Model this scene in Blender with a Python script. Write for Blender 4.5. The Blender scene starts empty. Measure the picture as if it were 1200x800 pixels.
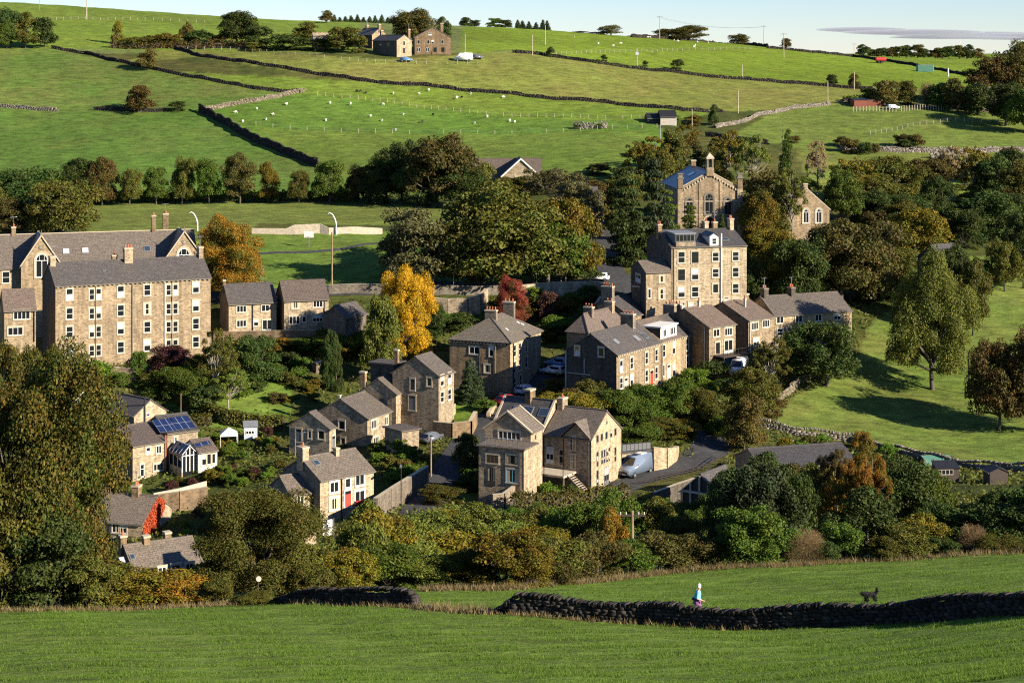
import bpy, bmesh, math, random
import numpy as np
from mathutils import Matrix, Vector

scene = bpy.context.scene
COL = scene.collection
R = math.radians
rng = np.random.default_rng(11)
random.seed(7)

# ------------------------------------------------------------------ view
F, VH = 2200.0, 60.0          # focal length and horizon, in photo pixels (1200 x 800)
def X(u, y): return (u - 600.0) / F * y
def Z(v, y): return -(v - VH) / F * y

# ------------------------------------------------------------------ terrain
US = [-400, 0, 150, 300, 450, 600, 750, 900, 1050, 1200, 1600]
TAB = {
 60:  [805, 805, 805, 805, 804, 803, 801, 799, 785, 765, 720],
 76:  [768, 764, 762, 760, 757, 756, 755, 755, 742, 717, 680],
 95:  [724, 722, 719, 716, 712, 714, 716, 716, 708, 692, 660],
 110: [712, 712, 708, 704, 697, 697, 699, 694, 686, 672, 645],
 130: [706, 704, 700, 694, 684, 680, 672, 664, 657, 648, 630],
 160: [705, 705, 703, 680, 658, 656, 655, 652, 642, 632, 610],
 200: [690, 690, 690, 655, 625, 630, 632, 630, 615, 602, 580],
 225: [655, 655, 654, 624, 600, 604, 600, 600, 585, 575, 555],
 245: [606, 606, 602, 588, 568, 577, 562, 568, 562, 560, 540],
 262: [555, 555, 556, 540, 530, 530, 515, 530, 538, 540, 520],
 280: [480, 480, 482, 490, 500, 486, 466, 490, 505, 508, 490],
 295: [425, 425, 423, 438, 455, 462, 444, 448, 472, 475, 460],
 310: [400, 400, 400, 398, 405, 415, 395, 400, 435, 440, 430],
 325: [368, 368, 366, 350, 348, 348, 360, 375, 400, 405, 395],
 345: [312, 312, 312, 308, 308, 325, 322, 338, 358, 372, 365],
 370: [272, 272, 272, 272, 274, 288, 288, 300, 318, 335, 330],
 390: [256, 256, 256, 256, 258, 266, 266, 272, 288, 300, 300],
 440: [234, 234, 234, 234, 231, 222, 224, 228, 236, 246, 250],
 480: [200, 200, 198, 195, 193, 186, 182, 192, 196, 210, 212],
 520: [160, 160, 158, 156, 155, 155, 150, 157, 164, 170, 175],
 560: [118, 118, 116, 117, 117, 116, 119, 126, 130, 138, 145],
 610: [64, 64, 71, 67, 63, 66, 84, 97, 104, 116, 125],
 700: [22, 22, 32, 36, 40, 45, 60, 72, 82, 92, 100],
 800: [-2, 2, 12, 23, 28, 33, 44, 55, 70, 78, 85],
 900: [2, 6, 15, 26, 30, 36, 46, 58, 69, 74, 80],
 1200:[20, 22, 30, 36, 40, 44, 52, 62, 68, 70, 72],
 3000:[52, 52, 54, 56, 58, 60, 62, 65, 66, 67, 67],
 9000:[63, 63, 63, 63, 63, 63, 63, 63, 63, 63, 63],
}
ys = np.array(sorted(TAB), float)
tz = np.array([[Z(v, y) for v in TAB[int(y)]] for y in ys])
ys = np.concatenate([[-400, 0], ys]); 
tz = np.vstack([np.full(len(US), 40.0), np.full(len(US), -1.8), tz])
def pchip(x, f, xi):
    h = np.diff(x); d = np.diff(f, axis=0) / h[:, None]
    m = np.zeros_like(f)
    w1 = (2 * h[1:] + h[:-1])[:, None]; w2 = (h[1:] + 2 * h[:-1])[:, None]
    same = d[:-1] * d[1:] > 0
    with np.errstate(divide='ignore', invalid='ignore'):
        hm = (w1 + w2) / (w1 / d[:-1] + w2 / d[1:])
    m[1:-1] = np.where(same, hm, 0); m[0] = d[0]; m[-1] = d[-1]
    k = np.clip(np.searchsorted(x, xi) - 1, 0, len(h) - 1)
    t = ((xi - x[k]) / h[k])[:, None]; hk = h[k][:, None]
    return ((1 + 2*t)*(1-t)**2*f[k] + t*(1-t)**2*hk*m[k] + t*t*(3-2*t)*f[k+1] + t*t*(t-1)*hk*m[k+1])
GY = np.concatenate([np.arange(-400, 40, 10), np.arange(40, 460, 1.0), np.arange(460, 1000, 3.0),
                     np.geomspace(1000, 9000, 60)])
_zz = pchip(ys, tz, GY)
GU = np.arange(-400, 1601, 10.0)
GZ = np.array([np.interp(GU, US, r) for r in _zz])
ker = np.exp(-0.5 * (np.arange(-9, 10) / 4.0) ** 2); ker /= ker.sum()
GZ = np.array([np.convolve(np.pad(r, 9, mode='edge'), ker, mode='valid') for r in GZ])
def height(x, y):
    x = np.asarray(x, float); y = np.asarray(y, float)
    u = np.clip(600 + F * x / np.maximum(y, 45.0), GU[0], GU[-1] - 1e-6)
    yy = np.clip(y, GY[0], GY[-1] - 1e-6)
    i = np.clip(np.searchsorted(GY, yy, side='right') - 1, 0, len(GY) - 2)
    t = (yy - GY[i]) / (GY[i+1] - GY[i])
    a = (u - GU[0]) / 10.0; j = np.clip(a.astype(int), 0, len(GU) - 2); s = a - j
    z = (GZ[i, j]*(1-s) + GZ[i, j+1]*s)*(1-t) + (GZ[i+1, j]*(1-s) + GZ[i+1, j+1]*s)*t
    n = (np.sin(x*.31+y*.17)+np.sin(x*.13-y*.41+1.3)+np.sin(x*.77+y*.23+4)*.5+np.sin(y*.9-x*.35+2)*.4)
    k = np.where(y < 140, .05, np.where(y > 450, .12, .10))
    return z + n * k
def hz(x, y): return float(height(x, y))
def ground_y(u, v, ymin=55.0):
    """distance at which the line of sight through a photo pixel meets the ground"""
    Y = np.arange(ymin, 1000, .5)
    x = X(u, Y); vv = VH - F * height(x, Y) / Y
    k = np.nonzero(vv <= v)[0]
    return float(Y[k[0]]) if len(k) else 900.0
def gp(u, v, ymin=55.0):
    y = ground_y(u, v, ymin); x = X(u, y)
    return x, y, hz(x, y)
def gpy(u, y):
    x = X(u, y); return x, y, hz(x, y)

# ------------------------------------------------------------------ materials
MATS = {}
def new_mat(name):
    m = bpy.data.materials.new(name); m.use_nodes = True
    MATS[name] = m
    nt = m.node_tree
    return m, nt, nt.nodes, nt.links, nt.nodes['Principled BSDF']
def N(nodes, t, **kw):
    n = nodes.new(t)
    for k, v in kw.items():
        if k in n.inputs: n.inputs[k].default_value = v
        else: setattr(n, k, v)
    return n
def ramp(nodes, stops):
    r = nodes.new('ShaderNodeValToRGB'); e = r.color_ramp.elements
    while len(e) < len(stops): e.new(.5)
    for i, (p, c) in enumerate(stops):
        e[i].position = p; e[i].color = (c[0], c[1], c[2], 1) if not isinstance(c, (int, float)) else (c, c, c, 1)
    return r
def mixc(nodes, links, fac, a, b, mode='MIX'):
    m = nodes.new('ShaderNodeMix'); m.data_type = 'RGBA'; m.blend_type = mode
    for s, v in ((0, fac), (6, a), (7, b)):
        if hasattr(v, 'is_linked') or hasattr(v, 'links'): links.new(v, m.inputs[s])
        elif isinstance(v, (int, float)): m.inputs[s].default_value = v
        else: m.inputs[s].default_value = (*v[:3], 1)
    return m.outputs[2]
def plain(name, c, rough=.7, metal=0, var=.12, spec=.3, scale=2.0):
    m, nt, n, l, b = new_mat(name)
    tc = n.new('ShaderNodeTexCoord')
    nz = N(n, 'ShaderNodeTexNoise', Scale=scale, Detail=4.0)
    l.new(tc.outputs['Object'], nz.inputs['Vector'])
    r = ramp(n, [(.3, tuple(x*(1-var) for x in c)), (.7, tuple(min(1, x*(1+var)) for x in c))])
    l.new(nz.outputs['Fac'], r.inputs[0]); l.new(r.outputs[0], b.inputs['Base Color'])
    b.inputs['Roughness'].default_value = rough; b.inputs['Metallic'].default_value = metal
    b.inputs['Specular IOR Level'].default_value = spec
    return m
def stone(name, a, c, dirt=(.10, .085, .065), scale=1.0, dirt_amt=.5, bw=.40, rh=.15):
    """coursed gritstone, in wall-plane UV metres"""
    m, nt, n, l, b = new_mat(name)
    uv = n.new('ShaderNodeUVMap'); tc = n.new('ShaderNodeTexCoord')
    br = N(n, 'ShaderNodeTexBrick', Scale=scale)
    br.inputs['Color1'].default_value = (*a, 1); br.inputs['Color2'].default_value = (*c, 1)
    br.inputs['Mortar'].default_value = (a[0]*.62, a[1]*.6, a[2]*.58, 1)
    br.inputs['Mortar Size'].default_value = .022; br.inputs['Brick Width'].default_value = bw
    br.inputs['Row Height'].default_value = rh; br.inputs['Bias'].default_value = -.1
    l.new(uv.outputs[0], br.inputs['Vector'])
    # single dark or pale stones
    mp = N(n, 'ShaderNodeMapping'); mp.inputs['Scale'].default_value = (2.6, 6.4, 1)
    l.new(uv.outputs[0], mp.inputs['Vector'])
    wn = n.new('ShaderNodeTexVoronoi'); wn.feature = 'F1'; wn.inputs['Scale'].default_value = 1.0
    l.new(mp.outputs[0], wn.inputs['Vector'])
    sep = n.new('ShaderNodeSeparateColor'); l.new(wn.outputs['Color'], sep.inputs[0])
    r1 = ramp(n, [(.0, .58), (.3, .86), (.75, 1.0), (1, 1.18)])
    l.new(sep.outputs[0], r1.inputs[0])
    c1 = mixc(n, l, 1.0, br.outputs['Color'], r1.outputs[0], 'MULTIPLY')
    nz = N(n, 'ShaderNodeTexNoise', Scale=.45, Detail=5.0, Roughness=.65)
    l.new(tc.outputs['Object'], nz.inputs['Vector'])
    r2 = ramp(n, [(.42, 0.0), (.72, dirt_amt)])
    l.new(nz.outputs['Fac'], r2.inputs[0])
    c2 = mixc(n, l, r2.outputs[0], c1, dirt)
    oi = n.new('ShaderNodeObjectInfo'); ro = ramp(n, [(0, (.74, .74, .76)), (.35, (.98, .95, .92)), (.7, (1.0, 1.0, 1.0)), (1, (1.12, 1.08, 1.0))]); l.new(oi.outputs['Random'], ro.inputs[0])
    # damp and soot running down from the eaves and sills
    mq = N(n, 'ShaderNodeMapping'); mq.inputs['Scale'].default_value = (1.1, .13, 1); l.new(uv.outputs[0], mq.inputs['Vector'])
    ns = N(n, 'ShaderNodeTexNoise', Scale=1.0, Detail=5.0, Roughness=.7); l.new(mq.outputs[0], ns.inputs['Vector'])
    rs = ramp(n, [(.36, .62), (.55, 1.0), (.75, 1.12)]); l.new(ns.outputs['Fac'], rs.inputs[0])
    c2 = mixc(n, l, 1.0, mixc(n, l, 1.0, c2, ro.outputs[0], 'MULTIPLY'), rs.outputs[0], 'MULTIPLY')
    l.new(c2, b.inputs['Base Color'])
    bp = N(n, 'ShaderNodeBump', Strength=.7, Distance=.03)
    l.new(sep.outputs[0], bp.inputs['Height']); l.new(bp.outputs[0], b.inputs['Normal'])
    b.inputs['Roughness'].default_value = .9; b.inputs['Specular IOR Level'].default_value = .15
    return m
def slate(name, a, c, moss=(.10, .10, .06), amt=.35, rough=.62, rh=.32, bw=.5):
    m, nt, n, l, b = new_mat(name)
    uv = n.new('ShaderNodeUVMap'); tc = n.new('ShaderNodeTexCoord')
    br = N(n, 'ShaderNodeTexBrick', Scale=1.0)
    br.inputs['Color1'].default_value = (*a, 1); br.inputs['Color2'].default_value = (*c, 1)
    br.inputs['Mortar'].default_value = (a[0]*.45, a[1]*.45, a[2]*.45, 1)
    br.inputs['Mortar Size'].default_value = .025; br.inputs['Brick Width'].default_value = bw
    br.inputs['Row Height'].default_value = rh
    l.new(uv.outputs[0], br.inputs['Vector'])
    nz = N(n, 'ShaderNodeTexNoise', Scale=.7, Detail=6.0, Roughness=.7)
    l.new(tc.outputs['Object'], nz.inputs['Vector'])
    r2 = ramp(n, [(.48, 0.0), (.75, amt)]); l.new(nz.outputs['Fac'], r2.inputs[0])
    c2 = mixc(n, l, r2.outputs[0], br.outputs['Color'], moss)
    nz2 = N(n, 'ShaderNodeTexNoise', Scale=5.0, Detail=3.0); l.new(tc.outputs['Object'], nz2.inputs['Vector'])
    r3 = ramp(n, [(.3, .6), (.7, 1.3)]); l.new(nz2.outputs['Fac'], r3.inputs[0])
    oi = n.new('ShaderNodeObjectInfo'); ro = ramp(n, [(0, (.72, .72, .74)), (.5, (1.0, .97, .93)), (1, (1.18, 1.12, 1.05))]); l.new(oi.outputs['Random'], ro.inputs[0])
    vo = N(n, 'ShaderNodeTexVoronoi', Scale=2.6); l.new(tc.outputs['Object'], vo.inputs['Vector']); rv = ramp(n, [(0.0, 1.0), (.09, 0.0)]); l.new(vo.outputs['Distance'], rv.inputs[0])
    c2 = mixc(n, l, rv.outputs[0], c2, (.24, .22, .16))
    l.new(mixc(n, l, 1.0, mixc(n, l, 1.0, c2, r3.outputs[0], 'MULTIPLY'), ro.outputs[0], 'MULTIPLY'), b.inputs['Base Color'])
    bp = N(n, 'ShaderNodeBump', Strength=.5, Distance=.03)
    l.new(br.outputs['Fac'], bp.inputs['Height']); bp.invert = True; l.new(bp.outputs[0], b.inputs['Normal'])
    b.inputs['Roughness'].default_value = rough; b.inputs['Specular IOR Level'].default_value = .35
    return m
def leafmat(name, a, c, d=None, trans=.17):
    """foliage: two colours by clump, a third on single leaves, each plant a little different"""
    m, nt, n, l, b = new_mat(name)
    d = d or a
    tc = n.new('ShaderNodeTexCoord'); oi = n.new('ShaderNodeObjectInfo'); ge = n.new('ShaderNodeNewGeometry')
    off = n.new('ShaderNodeVectorMath'); off.operation = 'ADD'
    l.new(tc.outputs['Object'], off.inputs[0]); l.new(oi.outputs['Random'], off.inputs[1])
    nz = N(n, 'ShaderNodeTexNoise', Scale=4.5, Detail=3.0); l.new(off.outputs[0], nz.inputs['Vector'])
    r = ramp(n, [(.40, 0.0), (.62, 1.0)]); l.new(nz.outputs['Fac'], r.inputs[0])
    c1 = mixc(n, l, r.outputs[0], a, c)
    rr = ramp(n, [(.72, 0.0), (.95, .75)]); l.new(ge.outputs['Random Per Island'], rr.inputs[0])
    c2 = mixc(n, l, rr.outputs[0], c1, d)
    mr = n.new('ShaderNodeMapRange'); mr.inputs['To Min'].default_value = .62; mr.inputs['To Max'].default_value = 1.35
    mul = n.new('ShaderNodeMath'); mul.operation = 'MULTIPLY'; mul.inputs[1].default_value = 7.31
    fr = n.new('ShaderNodeMath'); fr.operation = 'FRACT'
    l.new(ge.outputs['Random Per Island'], mul.inputs[0]); l.new(mul.outputs[0], fr.inputs[0]); l.new(fr.outputs[0], mr.inputs['Value'])
    mo = n.new('ShaderNodeMapRange'); mo.inputs['To Min'].default_value = .78; mo.inputs['To Max'].default_value = 1.2
    l.new(oi.outputs['Random'], mo.inputs['Value'])
    pr = n.new('ShaderNodeMath'); pr.operation = 'MULTIPLY'
    l.new(mr.outputs[0], pr.inputs[0]); l.new(mo.outputs[0], pr.inputs[1])
    hs = n.new('ShaderNodeHueSaturation'); l.new(c2, hs.inputs['Color']); l.new(pr.outputs[0], hs.inputs['Value'])
    mh = n.new('ShaderNodeMapRange'); mh.inputs['To Min'].default_value = .485; mh.inputs['To Max'].default_value = .515
    l.new(oi.outputs['Random'], mh.inputs['Value']); l.new(mh.outputs[0], hs.inputs['Hue'])
    df = n.new('ShaderNodeBsdfDiffuse'); tr = n.new('ShaderNodeBsdfTranslucent'); mx = n.new('ShaderNodeMixShader')
    gl = N(n, 'ShaderNodeBsdfGlossy', Roughness=.6); gl.inputs['Color'].default_value = (.8, .8, .75, 1)
    mg = n.new('ShaderNodeMixShader'); mg.inputs[0].default_value = .012
    mx.inputs[0].default_value = trans
    l.new(hs.outputs[0], df.inputs['Color']); l.new(hs.outputs[0], tr.inputs['Color'])
    l.new(df.outputs[0], mx.inputs[1]); l.new(tr.outputs[0], mx.inputs[2])
    l.new(mx.outputs[0], mg.inputs[1]); l.new(gl.outputs[0], mg.inputs[2])
    l.new(mg.outputs[0], n['Material Output'].inputs['Surface'])
    n.remove(b)
    return m

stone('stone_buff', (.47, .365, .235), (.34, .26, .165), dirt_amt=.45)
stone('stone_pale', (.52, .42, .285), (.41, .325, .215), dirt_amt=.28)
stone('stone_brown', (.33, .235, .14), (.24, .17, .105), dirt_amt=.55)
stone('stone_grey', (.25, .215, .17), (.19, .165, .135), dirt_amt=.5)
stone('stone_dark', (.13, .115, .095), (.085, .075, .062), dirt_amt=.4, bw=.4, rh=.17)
stone('stone_rubble', (.50, .40, .27), (.32, .25, .165), dirt_amt=.35, bw=.38, rh=.23)
plain('trim_stone', (.41, .34, .24), .85)
plain('trim_dark', (.16, .14, .11), .85)
slate('roof_stone', (.165, .138, .115), (.125, .105, .088))
slate('roof_slate', (.092, .085, .083), (.068, .063, .063), amt=.15, rough=.5)
slate('roof_brown', (.145, .112, .094), (.11, .086, .074), amt=.25)
slate('roof_blue', (.035, .05, .095), (.03, .042, .08), amt=.05, rough=.32)
slate('roof_mossy', (.18, .155, .125), (.14, .12, .10), moss=(.16, .145, .06), amt=.6)
plain('white', (.60, .59, .56), .5, var=.06)
plain('offwhite', (.6, .57, .5), .6, var=.08)
plain('green_paint', (.18, .42, .34), .6)
plain('grey_paint', (.12, .125, .13), .5)
plain('black', (.018, .018, .02), .55)
plain('dark_timber', (.055, .042, .034), .8)
plain('timber', (.23, .165, .105), .85, var=.25)
plain('pale_timber', (.40, .34, .26), .85, var=.2)
plain('red_timber', (.17, .055, .035), .8)
plain('red', (.42, .035, .03), .45)
plain('door_red', (.30, .05, .03), .5)
plain('door_blue', (.12, .38, .52), .5)
plain('terracotta', (.36, .12, .06), .8)
plain('lead', (.17, .18, .19), .55)
plain('metal', (.32, .33, .34), .4, metal=.7)
plain('yellow_plastic', (.7, .5, .03), .5)
plain('bark', (.085, .07, .055), .95, var=.35, scale=9)
plain('bark_pale', (.30, .265, .22), .95, var=.3, scale=9)
plain('blind', (.5, .485, .45), .8, var=.05)
plain('curtain', (.45, .36, .2), .8, var=.2)
plain('tyre', (.02, .02, .02), .85)
plain('wool', (.78, .74, .64), .95)
plain('dark_wool', (.03, .027, .025), .95)
plain('concrete', (.36, .33, .28), .9, var=.2)
plain('tarmac', (.042, .042, .044), .9, var=.3, scale=1.2)
plain('tarmac_pale', (.13, .12, .11), .9, var=.25, scale=1.2)
plain('sheet_green', (.10, .23, .17), .6)
m, nt, n, l, b = new_mat('glass')
b.inputs['Base Color'].default_value = (.012, .014, .016, 1); b.inputs['Roughness'].default_value = .06
b.inputs['Specular IOR Level'].default_value = .7
m, nt, n, l, b = new_mat('roof_glass')
b.inputs['Base Color'].default_value = (.03, .045, .07, 1); b.inputs['Roughness'].default_value = .12
b.inputs['Specular IOR Level'].default_value = .9
# photovoltaic cells
m, nt, n, l, b = new_mat('solar')
uv = n.new('ShaderNodeUVMap'); br = N(n, 'ShaderNodeTexBrick', Scale=1.0); br.offset = 0
br.inputs['Color1'].default_value = (.012, .022, .07, 1); br.inputs['Color2'].default_value = (.016, .03, .09, 1)
br.inputs['Mortar'].default_value = (.25, .27, .3, 1); br.inputs['Mortar Size'].default_value = .03
br.inputs['Brick Width'].default_value = 1.0; br.inputs['Row Height'].default_value = 1.55
l.new(uv.outputs[0], br.inputs['Vector']); l.new(br.outputs['Color'], b.inputs['Base Color'])
b.inputs['Roughness'].default_value = .16
for nm, col in (('car_white', (.68, .69, .70)), ('car_red', (.30, .012, .015)), ('car_blue', (.10, .22, .38)),
                ('car_silver', (.42, .45, .50)), ('car_grey', (.10, .11, .13)), ('van_silver', (.15, .19, .26))):
    m, nt, n, l, b = new_mat(nm)
    b.inputs['Base Color'].default_value = (*col, 1); b.inputs['Roughness'].default_value = .28
    b.inputs['Coat Weight'].default_value = .5
for nm, col in (('skin', (.5, .30, .22)), ('hair_white', (.72, .68, .62)), ('cloth_blue', (.16, .50, .68)),
                ('cloth_purple', (.22, .09, .24)), ('cloth_dark', (.03, .03, .05)), ('fur_black', (.014, .013, .013))):
    plain(nm, col, .9)
# foliage
leafmat('leaf_dk', (.032, .060, .012), (.050, .070, .014), (.08, .08, .02))
leafmat('leaf_gr', (.052, .096, .012), (.075, .106, .013), (.12, .125, .02))
leafmat('leaf_bg', (.080, .150, .013), (.11, .17, .016), (.16, .18, .025))
leafmat('leaf_ol', (.072, .088, .014), (.098, .086, .015), (.14, .11, .022))
leafmat('leaf_br', (.105, .074, .020), (.076, .076, .016), (.16, .088, .020))
leafmat('leaf_bk', (.082, .066, .018), (.058, .064, .014), (.125, .075, .020))
leafmat('leaf_yo', (.100, .102, .011), (.145, .098, .012), (.22, .14, .014))
leafmat('leaf_ru', (.048, .064, .010), (.078, .062, .011), (.16, .080, .014))
leafmat('leaf_ye', (.50, .26, .010), (.30, .20, .012), (.60, .33, .02))
leafmat('leaf_og', (.22, .10, .012), (.09, .095, .013), (.34, .11, .014))
leafmat('leaf_rd', (.27, .050, .03), (.11, .070, .022), (.36, .09, .04))
leafmat('leaf_ivy', (.36, .04, .022), (.28, .03, .02), (.42, .10, .03))
leafmat('leaf_st', (.26, .18, .085), (.20, .14, .06), (.32, .24, .13))
leafmat('leaf_bl', (.028, .048, .018), (.042, .058, .020), (.065, .075, .03))
leafmat('leaf_pu', (.075, .026, .026), (.055, .030, .020), (.11, .045, .035))
leafmat('leaf_wi', (.120, .142, .022), (.10, .124, .019), (.18, .16, .035))
leafmat('leaf_gy', (.105, .098, .040), (.085, .085, .030), (.145, .125, .05))
leafmat('blade', (.125, .205, .022), (.098, .176, .018), (.19, .215, .045), trans=.45)
leafmat('straw', (.30, .24, .11), (.22, .18, .07), (.38, .30, .15), trans=.4)
leafmat('scrub', (.062, .088, .013), (.090, .088, .018), (.13, .11, .025))
# ------------------------------------------------------------------ building blocks
class MB:
    """collects polygons (with UVs in metres) for ONE mesh object"""
    def __init__(s): s.v = []; s.f = []; s.uv = []; s.m = []; s.mats = []
    def mi(s, mat):
        if mat not in s.mats: s.mats.append(mat)
        return s.mats.index(mat)
    def poly(s, pts, mat, uv=None, o=None):
        pts = [Vector(p) for p in pts]
        if uv is None:
            e = (pts[1] - pts[0]); 
            nrm = Vector((0, 0, 0))
            for i in range(len(pts)): nrm += (pts[i] - pts[0]).cross(pts[(i+1) % len(pts)] - pts[0])
            nrm.normalize()
            if abs(nrm.z) > .95: ax, ay = Vector((1, 0, 0)), Vector((0, 1, 0))
            else:
                ax = Vector((0, 0, 1)).cross(nrm); ax.normalize(); ay = nrm.cross(ax)
            uv = [(p.dot(ax), p.dot(ay)) for p in pts]
        k = len(s.v); s.v += [tuple(p) for p in pts]; s.f.append(tuple(range(k, k + len(pts))))
        s.uv += uv; s.m.append(s.mi(mat))
    def box(s, x0, x1, y0, y1, z0, z1, mat, M=None):
        P = [Vector((x, y, z)) for z in (z0, z1) for y in (y0, y1) for x in (x0, x1)]
        if M is not None: P = [M @ p for p in P]
        for q in ((0, 1, 5, 4), (1, 3, 7, 5), (3, 2, 6, 7), (2, 0, 4, 6), (4, 5, 7, 6), (2, 3, 1, 0)):
            s.poly([P[i] for i in q], mat)
    def slab(s, pts, t, mat, side=None):
        """a polygon (counter-clockwise seen from outside) thickened inwards by t"""
        pts = [Vector(p) for p in pts]; n = (pts[1]-pts[0]).cross(pts[2]-pts[0]).normalized()
        low = [p - n*t for p in pts]
        s.poly(pts, mat); s.poly(low[::-1], side or mat)
        for i in range(len(pts)):
            j = (i+1) % len(pts); s.poly([pts[j], pts[i], low[i], low[j]], side or mat)
    def tube(s, p0, p1, r0, r1, mat, seg=8, cap=True):
        p0, p1 = Vector(p0), Vector(p1); d = (p1-p0).normalized()
        a = d.orthogonal().normalized(); b = d.cross(a)
        c = [(math.cos(2*math.pi*i/seg), math.sin(2*math.pi*i/seg)) for i in range(seg)]
        A = [p0 + (a*x + b*y)*r0 for x, y in c]; B = [p1 + (a*x + b*y)*r1 for x, y in c]
        for i in range(seg):
            j = (i+1) % seg; s.poly([A[i], A[j], B[j], B[i]], mat)
        if cap: s.poly(B, mat); s.poly(A[::-1], mat)
    def mesh(s, name):
        me = bpy.data.meshes.new(name); me.from_pydata(s.v, [], s.f)
        for m in s.mats: me.materials.append(MATS[m])
        me.polygons.foreach_set('material_index', s.m)
        u = me.uv_layers.new(name='UVMap'); u.data.foreach_set('uv', [c for p in s.uv for c in p])
        me.update(); return me
    def obj(s, name, parent=None, M=None): return link(name, s.mesh(name), parent, M)
def link(name, data, parent=None, M=None):
    o = bpy.data.objects.new(name, data); COL.objects.link(o)
    if parent is not None: o.parent = parent
    if M is not None: o.matrix_local = M
    return o
def empty(name, loc, rz=0):
    o = bpy.data.objects.new(name, None); COL.objects.link(o); o.empty_display_size = .5
    o.location = loc; o.rotation_euler = (0, 0, rz); return o
USED = {}
def tag(o, label=None, cat=None, group=None, kind=None):
    if label: o['label'] = label
    if cat: o['category'] = cat
    if group: o['group'] = group
    if kind: o['kind'] = kind
    return o
def smooth(o):
    o.data.polygons.foreach_set('use_smooth', [True]*len(o.data.polygons)); return o

# ------------------------------------------------------------------ ground
def in_poly(px, py, poly):
    r = np.zeros(px.shape, bool); n = len(poly); j = n - 1
    for i in range(n):
        xi, yi = poly[i]; xj, yj = poly[j]
        c = ((yi > py) != (yj > py)) & (px < (xj-xi)*(py-yi)/((yj-yi) if yj != yi else 1e-9) + xi)
        r ^= c; j = i
    return r
YR = np.concatenate([[-400, -200, -100, -50, -20, 0, 15, 30, 40], np.arange(45, 140, .6), np.arange(140, 460, 1.0),
                     np.arange(460, 900, 2.5), np.geomspace(900, 9000, 50)])
TX = np.linspace(-1, 1, 301); TX = TX * (.62 + .38 * np.abs(TX) ** 4)
TX = np.sign(TX) * np.abs(TX)
HW = np.maximum(120.0, .62 * YR)
gx = TX[None, :] * HW[:, None]; gyy = np.repeat(YR[:, None], len(TX), 1)
gz = height(gx, gyy)
rough = np.where((gyy > 45) & (gyy < 460), 1.0, .0) * rng.normal(0, .022, gz.shape)
gz = gz + rough
gu = 600 + F * gx / np.maximum(gyy, 1); gv = VH - F * gz / np.maximum(gyy, 1)
nr, nc = gx.shape
me = bpy.data.meshes.new('ground')
verts = np.stack([gx, gyy, gz], -1).reshape(-1, 3)
ii = np.arange(nr*nc).reshape(nr, nc)
faces = np.stack([ii[:-1, :-1], ii[:-1, 1:], ii[1:, 1:], ii[1:, :-1]], -1).reshape(-1, 4)
me.vertices.add(len(verts)); me.vertices.foreach_set('co', verts.ravel())
me.loops.add(faces.size); me.loops.foreach_set('vertex_index', faces.ravel().astype(np.int32))
me.polygons.add(len(faces)); me.polygons.foreach_set('loop_start', np.arange(0, faces.size, 4, dtype=np.int32))
me.polygons.foreach_set('loop_total', np.full(len(faces), 4, np.int32))
me.update(calc_edges=True)
me.polygons.foreach_set('use_smooth', np.ones(len(faces), bool))
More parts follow.
